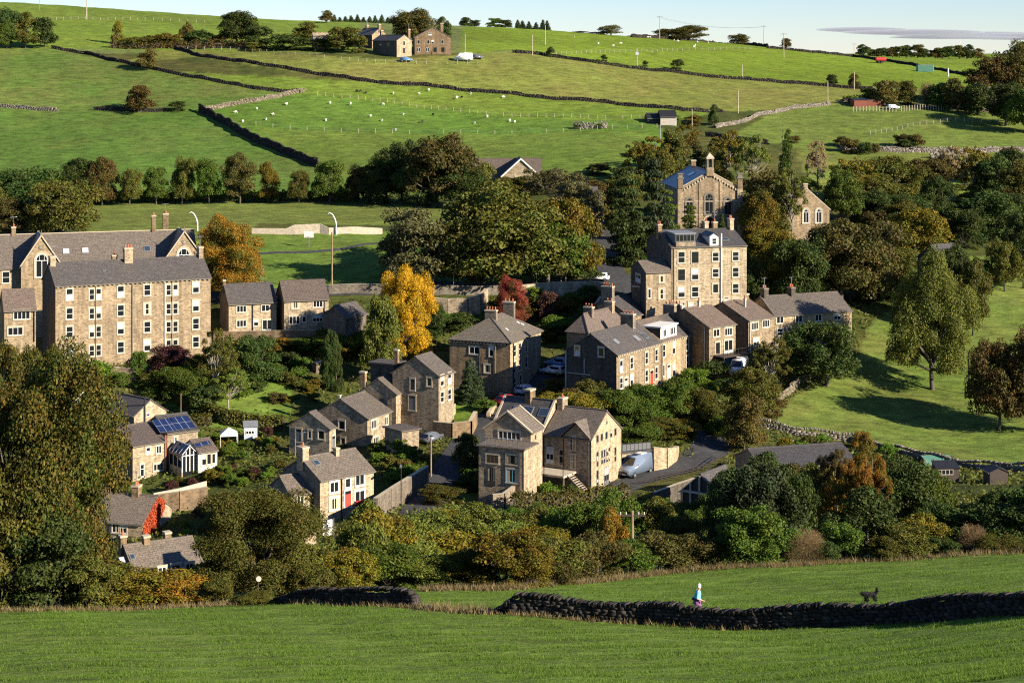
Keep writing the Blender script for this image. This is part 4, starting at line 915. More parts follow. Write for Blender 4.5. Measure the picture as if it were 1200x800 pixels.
n1.win('L', 519, [672], .85, 1.9, 'grid', 'offwhite', None, off=.125); n1.win('L', 540, [672], .85, 2.0, 'grid', 'offwhite', None, off=.125); n1.win('L', 536, [658.5], .85, 2.1, 'tall', 'offwhite', None); n1.win('L', 533, [644.5], 1.1, 2.2, 'french', 'offwhite', None); n1.pipe('L', 691); n1.pipe('L', 661)
n1.chimney(f=.95, up=1.1, w=1.4, d=.8, pots=1, mat='stone_pale')
# gablet over the tall windows of the shaded front
a0, _ = n1.on_wall('L', 690, 520); a1, _ = n1.on_wall('L', 660, 520); a0, a1 = min(a0, a1), max(a0, a1); am = (a0+a1)/2; zz = n1.h
q = MB(); q.poly([(-.12, a1, -2), (-.12, a0, -2), (-.12, a0, zz+.1), (-.12, am, zz+1.75), (-.12, a1, zz+.1)], 'stone_rubble')
for yy in (a0, a1): q.poly([(-.12, yy, -2), (.1, yy, -2), (.1, yy, zz), (-.12, yy, zz)] if yy == a1 else [(.1, yy, -2), (-.12, yy, -2), (-.12, yy, zz), (.1, yy, zz)], 'stone_rubble')
q.obj('gablet_wall', n1.root, n1.P)
q = MB(); q.slab([(-.35, a0-.25, zz+.02), (3.0, a0-.25, zz+.02), (3.0, am, zz+1.95), (-.35, am, zz+1.95)][::-1], .14, 'roof_stone'); q.slab([(-.35, a1+.25, zz+.02), (3.0, a1+.25, zz+.02), (3.0, am+.002, zz+1.95), (-.35, am+.002, zz+1.95)], .14, 'roof_stone'); q.obj('gablet_roof', n1.roof_obj, Matrix.Identity(4))
# raised deck and outside stair
q = MB(); zt = n1.on_wall('L', 655, 549)[1]; b0, _ = n1.on_wall('L', 668, 549); b1_, _ = n1.on_wall('L', 640, 549)
q.box(-3.6, -.15, b0-1.0, n1.L2+.2, zt-.25, zt, 'pale_timber')
for yy in (b0-.9, (b0+n1.L2)/2, n1.L2): q.box(-3.5, -3.36, yy-.07, yy+.07, zt-4.2, zt-.25, 'timber'); q.box(-3.56, -3.5, yy-.04, yy+.04, zt, zt+1.0, 'dark_timber')
q.box(-3.58, -3.5, b0-1.0, n1.L2+.2, zt+.95, zt+1.02, 'dark_timber'); q.obj('deck', n1.root, n1.P)
q = MB()
for i in range(12):
    z = zt - .22*(i+1); y = b0 - 1.0 - .27*(i+1); q.box(-2.6, -1.3, y, y+.29, z-.05, z, 'pale_timber')
for x_ in (-2.66, -1.3): q.slab([(x_, b0-1.0, zt), (x_+.06, b0-1.0, zt), (x_+.06, b0-4.3, zt-2.7), (x_, b0-4.3, zt-2.7)][::-1], .25, 'timber')
q.obj('stair', n1.root, n1.P)
n3 = Block(n1.root, 635, 243.5, 560, 506, 60, uR=664, uL=578, roof='2', rise=3.4, wall='stone_pale', wallL='stone_rubble', mat='roof_slate', over=.2, down=2, coping='trim_stone')
for u, v in ((606.5, 480.5), (618.5, 481), (637.5, 483)): n3.skylight('L', u, v, 1.5, 1.3)
n3.chimney(f=.5, up=1.2, w=1.4, d=.8, pots=0, mat='stone_brown')
n2 = Block(('house', 'split-level house with big gable window and flat-roofed lower storey', 'house'), 622, 235.5, 584, 507, 66, uR=635.5, uL=568, rise=2.3, wall='stone_pale', wallL='stone_rubble', mat='roof_stone', over=.22, down=3, coping='trim_stone')
n2.win('L', 513.5, [597], 3.0, 1.7, 'five', 'offwhite', 'trim_stone'); n2.win('R', 512, [627.5], .4, .6, 'plain', 'grey_paint', None)
x = Block(n2.root, 614, 231.5, 588, 527.5, 66, L1=4.0, uL=561, roof='flat', wall='stone_pale', wallL='stone_rubble', mat='roof_stone', over=.25, down=3)
x.win('L', 537.5, [577], 1.6, 1.0, 'triple', 'dark_timber', 'trim_stone'); x.win('L', 538.5, [600.5], 1.6, 1.1, 'triple', 'dark_timber', 'trim_stone'); x.win('L', 558, [576], 1.1, 2.2, 'french', 'dark_timber', None); x.win('L', 557.5, [600.5], 1.6, 1.6, 'twin', 'door_blue', 'trim_stone'); x.pipe('L', 613)
q = MB()
for i in range(9): yy = .1+i*(x.L2-.2)/8; q.box(.05, .1, yy-.03, yy+.03, x.h+.2, x.h+1.1, 'grey_paint')
q.box(.03, .12, 0, x.L2, x.h+1.1, x.h+1.16, 'grey_paint'); q.obj('balcony_rail', x.root, x.P)
# --- garage beside the camper van, long blue roof, sheds
g = Block(('garage', 'flat-roofed stone garage with dark door behind the camper van', 'garage'), 729, 251, 556, 531.5, 24, uR=763, L2=6, roof='flat', wall='stone_pale', mat='roof_slate', over=.12, down=2)
g.win('R', 545, [748], 4.4, 2.2, 'quad', 'black', None)
q = MB()
for i in range(8): xx = .1+i*(g.L1-.2)/7; q.box(xx-.03, xx+.03, .05, .1, g.h+.2, g.h+1.2, 'black')
q.box(0, g.L1, .03, .12, g.h+1.2, g.h+1.26, 'black'); q.box(0, g.L1, .06, .09, g.h+.3, g.h+1.15, 'grey_paint'); q.obj('railing', g.root, g.P)
cpt = Block(('carport', 'open timber carport with grey pitched roof in the shade under the lane wall', 'carport'), 842, 219, 604, 580, 55, L1=6, uL=800, rise=2.0, wall='dark_timber', mat='roof_slate', over=.4, down=1)  # closed dark walls stand in for the shaded open inside
q = MB(); k = cpt.rise/(cpt.L2/2)
for i in range(5): yy = cpt.L2*i/4; q.box(-.35, -.2, yy-.1, yy+.1, -1, cpt.h + cpt.rise*(1-abs(i/2-1)), 'pale_timber')
q.box(-.36, -.19, 0, cpt.L2, cpt.h-.15, cpt.h+.1, 'pale_timber'); q.obj('timber_frame', cpt.root, cpt.P)
h = Block(('workshop', 'long low workshop with plain blue-grey slate roof behind the autumn birches', 'workshop'), 893, 229, 580, 549, 17, uR=1003, L2=8, rise=1.5, wall='stone_brown', mat='roof_slate', down=3)
def shed(label, u, v, w, wd, ht, roofm, wallm, ang=10, y=None, win=True, roof='2'):
    y = y or ground_y(u, v, 150); b = Block(('shed', label, 'shed'), u, y, v+1, v - ht*F/y, ang, L1=w, L2=wd, roof=roof, rise=w*.22 if roof == '2' else .5, wall=wallm, mat=roofm, over=.15, down=.6, t=.06, ridge=False)
    return b
s_ = shed('brown timber summerhouse with white-edged gable among the garden trees', 830, 490, 2.2, 3, 2.0, 'roof_slate', 'red_timber', 25)
s_.win('R', 482, [838], 1.1, 1.5, 'french', 'offwhite', None)
s_ = shed('black allotment shed with wide glazed front, near the green netting', 1098, 567, 2.9, 2.2, 2.0, 'black', 'dark_timber', 4, roof='mono'); s_.win('R', 553, [1108], 2.0, .7, 'quad', 'pale_timber', None)
s_ = shed('black hipped allotment shed beside the dark bushes', 1160, 568, 2.4, 2.2, 1.6, 'black', 'dark_timber', 8)
s_ = shed('dark red field shed at the edge of the hilltop garden', 1001, 126, 4.2, 4, 2.2, 'black', 'red_timber', 8, roof='mono')
s_ = shed('small red-brown stable block next to the dark red shed', 1017, 125, 4.0, 4, 2.0, 'roof_brown', 'red_timber', 4, roof='mono')
s_ = Block(('field_barn', 'black-roofed field barn with a pale front wall below the boundary wall', 'barn'), 774, 526, 147, 137, 4, uR=793, L2=6, rise=1.6, wall='concrete', wallL='black', mat='black', down=1)
s_ = Block(('field_barn', 'small black-sided barn joined to the left of the pale-fronted one', 'barn'), 759, 528, 147, 139, 4, uR=773.5, L2=6, rise=1.3, wall='black', mat='black', down=1)
s_ = Block(('house', 'dark-roofed house deep in the trees at the upper right', 'house'), 1142, 566, 130, 114, 2, uR=1172, L2=7, rise=3.0, wall='stone_grey', mat='roof_brown', down=2)
s_ = Block(('house', 'stone house with white-edged roof shaded by trees near the grey pole', 'house'), 1106, 345, 334, 305, 30, uR=1132, L2=7, rise=2.4, wall='stone_buff', wallL='stone_dark', mat='roof_slate', down=2); s_.win('R', 313, [1116, 1127], 1.0, 1.3, 'sash'); s_.win('R', 324, [1116, 1127], 1.0, 1.3, 'sash')
s_ = Block(('porch_house', 'small white gabled porch with a white rail in the dark trees', 'house'), 1137, 420, 258, 245, 6, uR=1146, L2=2.5, roof='2', rise=.8, wall='white', mat='white', down=1)
q = MB(); q.box(-2.2, -.02, .1, .22, .4, .75, 'white'); q.obj('rail', s_.root, s_.P); s_.win('R', 249.5, [1141.5], .7, 1.1, 'plain', 'offwhite', None)
s_ = shed('pale blue garden shed with a small window beside the white gazebo', 286, 511, 1.9, 1.6, 1.35, 'lead', 'car_silver', 10, y=270, roof='mono'); s_.win('R', 506.5, [293], 1.2, .5, 'triple', 'white', None)
# white garden gazebo
x, y = X(268, 269), 269; z = hz(x, y)
gz = empty('gazebo', (x, y, z), .2); tag(gz, 'white canvas gazebo on slim legs below the long clipped hedge', 'gazebo')
q = MB(); w = 1.25; cs = [(-w, -w, 1.9), (w, -w, 1.9), (w, w, 1.9), (-w, w, 1.9)]
for i in range(4): q.poly([cs[i], cs[(i+1) % 4], (0, 0, 2.75)], 'white'); q.poly([cs[(i+1) % 4], cs[i], (0, 0, 2.70)], 'white'); q.poly([tuple(c[:2])+(1.65,) for c in (cs[i], cs[(i+1) % 4])] + [cs[(i+1) % 4], cs[i]], 'white')
q.obj('canopy', gz)
for c_ in cs: q = MB(); q.tube((c_[0]*.97, c_[1]*.97, -.3), (c_[0]*.97, c_[1]*.97, 1.9), .04, .04, 'white', 6); q.obj('leg', gz)
# ------------------------------------------------------------------ plants
def quads_mesh(name, P, T1, T2, mat, extra=None):
    """diamond leaf sprays: centre P, half-axes T1, T2"""
    n = len(P); v = np.empty((n, 4, 3)); v[:, 0] = P - T1; v[:, 1] = P - T2; v[:, 2] = P + T1; v[:, 3] = P + T2
    v = v.reshape(-1, 3); me = bpy.data.meshes.new(name); nf = n
    ev, ef = extra if extra else ([], [])
    nv = len(v); allv = np.vstack([v, np.array(ev)]) if len(ev) else v
    idx = list(range(4*n)); lt = [4]*n
    for f in ef: idx += [i + nv for i in f]; lt.append(len(f)); nf += 1
    ls = np.concatenate([[0], np.cumsum(lt)[:-1]]).astype(np.int32)
    me.vertices.add(len(allv)); me.vertices.foreach_set('co', allv.ravel())
    me.loops.add(len(idx)); me.loops.foreach_set('vertex_index', np.array(idx, np.int32))
    me.polygons.add(nf); me.polygons.foreach_set('loop_start', ls); me.polygons.foreach_set('loop_total', np.array(lt, np.int32))
    me.materials.append(MATS[mat]); 
    if len(ef):
        me.materials.append(MATS['bark']); mi = np.zeros(nf, np.int32); mi[n:] = 1; me.polygons.foreach_set('material_index', mi)
    me.update(calc_edges=True); return me
def unit(a): return a / np.maximum(np.linalg.norm(a, axis=-1, keepdims=True), 1e-9)
def sprays(r, centers, radii, per, size, flat=.75, up=-.35, asp=.62):
    P, T1, T2 = [], [], []
    for c, rad in zip(centers, radii):
        k = max(6, int(per * (rad / np.mean(radii)) ** 2))
        d = unit(r.normal(size=(k*2, 3))); d = d[d[:, 2] > up][:k]; k = len(d)
        rr = rad * (0.55 + .5 * r.random(k) ** .7)
        p = c + d * rr[:, None] * np.array([1, 1, flat])
        nrm = unit(d * .8 + r.normal(size=(k, 3)) * .55)
        a = unit(np.cross(nrm, r.normal(size=(k, 3)))); b = np.cross(nrm, a)
        s = size * (.55 + .9 * r.random(k))
        P.append(p); T1.append(a * s[:, None]); T2.append(b * (s * asp)[:, None])
    return np.vstack(P), np.vstack(T1), np.vstack(T2)
def limb(V, Fc, p0, p1, r0, r1, seg=6, bend=None):
    p0, p1 = np.array(p0, float), np.array(p1, float); mid = (p0+p1)/2 + (bend if bend is not None else 0)
    pts = [p0, mid, p1]; rs = [r0, (r0+r1)/2, r1]; base = len(V)
    d = unit(p1-p0); a = unit(np.cross(d, [.3, .9, .1])); b = np.cross(d, a)
    for p, q in zip(pts, rs):
        for i in range(seg):
            t = 2*math.pi*i/seg; V.append(p + (a*math.cos(t) + b*math.sin(t))*q)
    for j in range(2):
        for i in range(seg):
            k = (i+1) % seg; Fc.append((base+j*seg+i, base+j*seg+k, base+(j+1)*seg+k, base+(j+1)*seg+i))
def plant_proto(kind, seed, leaves, size):
    """unit plant: one metre tall and one metre wide; returns crown mesh and trunk mesh"""
    r = np.random.default_rng(seed); V, Fc = [], []
    if kind in ('R', 'S', 'O', 'B', 'W'):
        cz, hh, nl, cr = {'R': (.53, .47, 10, .18), 'S': (.54, .44, 14, .16), 'O': (.50, .50, 12, .16), 'B': (.48, .48, 9, .19), 'W': (.55, .44, 16, .095)}[kind]
        C, Rd = [], []
        lobes = []
        for i in range(nl):
            for _ in range(30):
                d = unit(r.normal(size=3)); d[2] = d[2] if d[2] > -.5 else -d[2]*.6
                rd_ = .22 + .15*r.random(); p = np.array([d[0]*rd_, d[1]*rd_, cz + d[2]*hh*(.5 + .2*r.random())])
                if all(np.linalg.norm((p-q)*[1, 1, .9]) > .17 for q in lobes): break
            lobes.append(p)
        lobes.append(np.array([0, 0, cz]))
        if kind in 'RSO':
            a0 = r.random()*6
            for i in range(6): lobes.append(np.array([math.cos(a0+i*1.05)*(.24+.08*r.random()), math.sin(a0+i*1.05)*(.24+.08*r.random()), .18+.10*r.random()]))
        for p in lobes:
            m = 10 if kind != 'W' else 7
            d = unit(r.normal(size=(m, 3))); d[:, 2] = np.where(d[:, 2] < -.4, -d[:, 2], d[:, 2])
            q = p + d * (.145 * (.6 + .75*r.random()) * (.75 + .5*r.random((m, 1)))) * np.array([1, 1, .95])
            C.append(q); Rd.append(cr * .62 * (.6 + .75 * r.random(m)))
        C = np.vstack(C); Rd = np.concatenate(Rd)
        hr = np.linalg.norm(C[:, :2], axis=1); k = np.minimum(1, .44/np.maximum(hr, 1e-6)); C[:, :2] *= k[:, None]
        if kind == 'O': C[:, :2] *= (1.12 - .62*np.clip((C[:, 2]-.45)/.55, 0, 1))[:, None]
        if kind == 'B':
            C[:, 2] = np.maximum(C[:, 2], .10)
            m = 26; a = r.random(m)*2*math.pi; q = np.stack([np.cos(a)*.36*np.sqrt(r.random(m)*.6+.4), np.sin(a)*.36*np.sqrt(r.random(m)*.6+.4), .06+.16*r.random(m)], 1)
            C = np.vstack([C, q]); Rd = np.concatenate([Rd, .1*(.7+.6*r.random(m))])
        C[:, 2] = np.minimum(C[:, 2], .965 - Rd*.5)
        P, T1, T2 = sprays(r, C, Rd, leaves/len(C), size, flat=.85)
        th = {'R': .2, 'S': .2, 'O': .17, 'B': .15, 'W': .35}[kind]
        tr = {'R': .026, 'S': .03, 'O': .024, 'B': .012, 'W': .016}[kind]
        limb(V, Fc, (0, 0, -.06), (r.normal()*.02, r.normal()*.02, th), tr*1.35, tr*.85, 7)
        order = r.permutation(len(C))[:(16 if kind != 'W' else 26)]
        for i in order:
            z0 = th*(.72 + .35*r.random()) if kind != 'B' else .03
            limb(V, Fc, (0, 0, z0), C[i], tr*.5, tr*.12, 5, r.normal(size=3)*.03)
    elif kind == 'C':
        n = 60; z = .03 + .93*r.random(n); w = .40*np.sin(np.clip(z, 0, 1)**.55*math.pi*.93)**.6 + .04
        a = r.random(n)*2*math.pi; C = np.stack([np.cos(a)*w*.72, np.sin(a)*w*.72, z], 1)
        P, T1, T2 = sprays(r, C, .15*(.6+.7*r.random(n)), leaves/n, size, flat=.6, up=-.9, asp=.5)
        T1[:, 2] += size*.9
        limb(V, Fc, (0, 0, -.03), (0, 0, .9), .05, .01)
    elif kind in ('K', 'P'):
        C, Rd = [], []; tiers = 13 if kind == 'K' else 9
        for t in range(tiers):
            z = .10 + .86*t/(tiers-1); w = (.44*(1-z)**.8 + .03) if kind == 'K' else (.42*(1-z*.75)*(.75+.5*r.random()))
            m = max(3, int(10*w/.42)+2)
            for i in range(m):
                a = 2*math.pi*(i+r.random()*.8)/m; rr = w*(.55+.5*r.random())
                C.append((math.cos(a)*rr, math.sin(a)*rr, z - rr*.22 + r.normal()*.012)); Rd.append(.07+.10*w)
                if kind == 'P' or i % 2 == 0: limb(V, Fc, (0, 0, z), C[-1], .007, .003, 4)
                C.append((math.cos(a)*rr*.5, math.sin(a)*rr*.5, z - rr*.08)); Rd.append(.06+.10*w)
        C = np.array(C); Rd = np.array(Rd)
        P, T1, T2 = sprays(r, C, Rd, leaves/len(C), size, flat=.42, up=-.8, asp=.42)
        limb(V, Fc, (0, 0, -.04), (0, 0, .97), .022, .004)
    elif kind == 'D':   # bare twiggy shrub
        n = leaves; a = r.random(n)*2*math.pi; el = r.random(n)**.7; d = np.stack([np.cos(a)*(1-el*.55), np.sin(a)*(1-el*.55), .25+el*.9], 1); d = unit(d)
        L = .30 + .2*r.random(n); P = d*L[:, None]*np.array([1, 1, 1.75]) + r.normal(size=(n, 3))*.04; P[:, 2] = np.abs(P[:, 2])
        P[:, :2] *= .95
        T1 = unit(d*.75 + r.normal(size=(n, 3))*.42)*(size*2.6); T2 = unit(np.cross(T1, r.normal(size=(n, 3))))*size*.2
        for i in range(26): limb(V, Fc, (r.normal()*.03, r.normal()*.03, 0), (d[i]*.42*np.array([1, 1, 1.7])), .012, .004, 4)
    trunk = None
    if V:
        trunk = bpy.data.meshes.new('trunk'); trunk.from_pydata([tuple(p) for p in V], [], Fc); trunk.materials.append(MATS['bark'])
        trunk.polygons.foreach_set('use_smooth', [True]*len(Fc)); trunk.update()
    if kind == 'B' or kind == 'D':   # one mesh: stems go in with the leaves
        return quads_mesh('bush', P, T1, T2, 'leaf_gr', ([tuple(p) for p in V], Fc)), None
    return quads_mesh('crown', P, T1, T2, 'leaf_gr'), trunk
PROTO = {}
def proto(kind, lod, var):
    key = (kind, lod, var)
    if key not in PROTO:
        n, s = {0: (105000, .0072), 1: (24000, .0145), 2: (8000, .024)}[lod]
        if kind == 'W': n, s = int(n*.45), s*.85
        if kind == 'B': n, s = int(n*.7), s*1.15
        if kind in 'KP': n, s = int(n*.8), s*1.25
        if kind == 'C': n, s = int(n*.6), s*1.3
        if kind == 'D': n, s = int(n*.35), s*.9
        PROTO[key] = plant_proto(kind, hash_seed(kind)*100 + lod*10 + var, n, s)
    return PROTO[key]
def hash_seed(s): return sum(ord(c)*(i+3) for i, c in enumerate(s))
KIND = {'R': 'rounded tree', 'S': 'broad domed tree', 'O': 'tall oval tree', 'B': 'bush', 'W': 'wispy open tree', 'C': 'columnar cypress', 'K': 'conical conifer', 'P': 'layered pine', 'D': 'bare twiggy shrub'}
NAME = {'R': 'broadleaf_tree', 'S': 'sycamore_tree', 'O': 'broadleaf_tree', 'B': 'bush', 'W': 'birch_tree', 'C': 'cypress_tree', 'K': 'conifer_tree', 'P': 'pine_tree', 'D': 'shrub'}
HUE = {'ru': 'rusty green', 'dk': 'dark green', 'gr': 'mid-green', 'bg': 'bright green', 'ol': 'olive', 'br': 'bronze', 'bk': 'dark bronze', 'yo': 'yellow-olive', 'ye': 'golden yellow', 'og': 'orange-tinged', 'rd': 'red', 'st': 'straw-coloured', 'bl': 'blue-green', 'pu': 'purple', 'wi': 'pale green', 'gy': 'grey-olive'}
PLANTS = []     # (object, u, v, width px, kind, hue, label or None)
def plant(u, y, w, top, kind, hue, label=None, lod=None, group=None, sink=.15, base=None):
    """a plant standing on the ground at photo column u and distance y; w and top in photo pixels"""
    x = X(u, y); z = hz(x, y); vb = VH - F*z/y
    H = max((vb - top)/F*y, .5); Wd = w/F*y
    if lod is None: lod = 1 if max(w, vb-top) > 42 else 2
    var = random.randrange(2 if lod == 0 else 4)
    crown, trunk = proto(kind, lod, var); rz = random.random()*6.28
    mat = MATS['leaf_' + hue]; sc = (Wd*1.06*random.uniform(.95, 1.05), Wd*1.06*random.uniform(.95, 1.05), H*1.02)
    if trunk is None:
        o = link(NAME[kind], crown); o.location = (x, y, z - sink); o.scale = sc; o.rotation_euler = (0, 0, rz); top_o = o; leaf = o
    else:
        top_o = empty(NAME[kind], (x, y, z - sink), rz)
        leaf = link('crown', crown, top_o); leaf.scale = sc
        t = link('trunk', trunk, top_o); t.scale = sc
        if kind == 'W' or hue in ('st', 'og'):
            t.material_slots[0].link = 'OBJECT'; t.material_slots[0].material = MATS['bark_pale']
    leaf.rotation_euler = (random.gauss(0, .05), random.gauss(0, .05), 0) if trunk else (0, 0, rz)
    leaf.material_slots[0].link = 'OBJECT'; leaf.material_slots[0].material = mat
    tag(top_o, None, 'tree' if trunk else ('shrub' if kind == 'D' else 'bush'), group)
    if label: top_o['label'] = label
    PLANTS.append((top_o, u, (vb+top)/2, w, kind, hue, label, vb-top))
    return top_o
def tb(u, vb, w, top, kind, hue, label=None, ymin=140, **k): return plant(u, ground_y(u, vb, ymin), w, top, kind, hue, label, **k)
def ty(u, y, w, top, kind, hue, label=None, **k): return plant(u, y, w, top, kind, hue, label, **k)
def rows(text, f):
    for ln in text.strip().splitlines():
        for it in ln.split(';'):
            it = it.strip()
            if not it: continue
            a = it.split(); f(float(a[0]), float(a[1]), float(a[2]), float(a[3]), a[4], a[5])
random.seed(21)
# nearest trees and the hedge bushes at the field edge (distance in metres)
ty(24, 108, 188, 384, 'O', 'ru', 'huge rust-and-green tree filling the left edge, above the field corner', lod=0)
ty(303, 108, 152, 568, 'R', 'ol', 'big olive tree between the long low cottage and the left stone wall', lod=0)
def tyl(u, y, w, top, kind, hue): return plant(u, y, w, top, kind, hue, lod=1)
rows('''
-30 104 130 520 R ol; 0 103 100 590 B ol; 55 103 110 600 B dk; 105 102 70 650 B ol; 132 104 90 652 B ol; 168 104 100 660 B yo; 208 104 80 668 B og
248 106 60 655 B ol; 352 109 70 628 B ol; 372 118 56 634 B ol; 345 119 50 622 B ol; 255 103 40 672 B ol; 365 106 60 655 B ol
428 123 66 602 B wi; 408 119 40 634 B yo; 440 127 90 594 B yo; 480 132 80 612 B wi; 515 136 100 618 B yo; 455 121 90 632 B gr; 410 114 70 640 B yo; 500 121 70 648 B wi; 545 124 70 645 B yo; 436 140 56 586 B wi; 460 145 70 598 B yo; 500 150 80 596 B wi; 550 150 80 604 B wi; 525 165 70 592 B yo
590 120 100 618 B yo; 562 123 60 632 B ol; 640 122 90 622 B ol; 618 119 60 640 B yo; 672 126 70 626 B bk; 700 127 80 622 B bk; 736 129 70 630 B gr; 770 131 80 620 B bk; 812 132 80 622 B bk; 840 134 50 630 B bk; 655 121 50 650 B bk
880 131 90 588 B gr; 905 131 60 610 B gr; 865 133 50 610 B dk; 985 133 60 606 B gr; 1010 136 90 572 B dk; 1060 133 80 610 B ol; 1040 131 50 628 B ol; 1082 135 60 600 B yo; 1112 138 80 590 B dk; 1150 137 90 588 B dk; 1190 136 90 580 B dk; 1225 136 90 560 B dk; 1105 133 50 625 B dk; 1172 132 60 625 B ol; 1200 131 50 630 B ol; 968 131 40 630 B dk
''', tyl)
ty(943, 131, 62, 612, 'D', 'st', 'straw-coloured bare twiggy shrub at the field edge', lod=0)
ty(1140, 133, 40, 606, 'D', 'st', 'tall grey-straw bare shrub against the dark thicket', lod=1)
ty(718, 138, 34, 592, 'B', 'og', 'small orange bush beside the electricity pole with the cross-arm', lod=1)
rows('''
890 158 95 530 R bl; 925 160 70 545 R dk; 855 160 60 570 R dk; 985 163 70 548 R og; 945 168 60 545 R ol; 1062 163 88 524 R dk; 1030 168 70 545 R gr; 1085 166 60 545 R gr
1180 160 80 575 R dk; 1215 160 90 560 R dk; 1135 162 50 590 B dk; 1015 178 60 545 R ol
690 165 70 575 R gr; 660 168 60 590 B gr; 720 170 60 570 B gr; 620 175 70 592 B ol; 565 176 70 588 B wi; 530 182 60 590 B wi; 490 180 60 600 B wi; 600 160 70 606 B wi; 640 150 70 612 B yo; 770 172 60 580 B ol; 800 165 60 600 B ol; 745 185 50 585 B gr; 845 178 44 590 B dk; 640 188 60 588 B gr; 600 195 50 590 B gr; 865 200 60 545 R dk; 905 215 60 528 R dk
''', tyl)
ty(1017, 160, 64, 505, 'W', 'og', 'feathery orange-brown birch in front of the workshop roof end', lod=0)
ty(978, 166, 50, 522, 'W', 'br', 'thin bronze birch before the middle of the blue-grey workshop roof', lod=0)
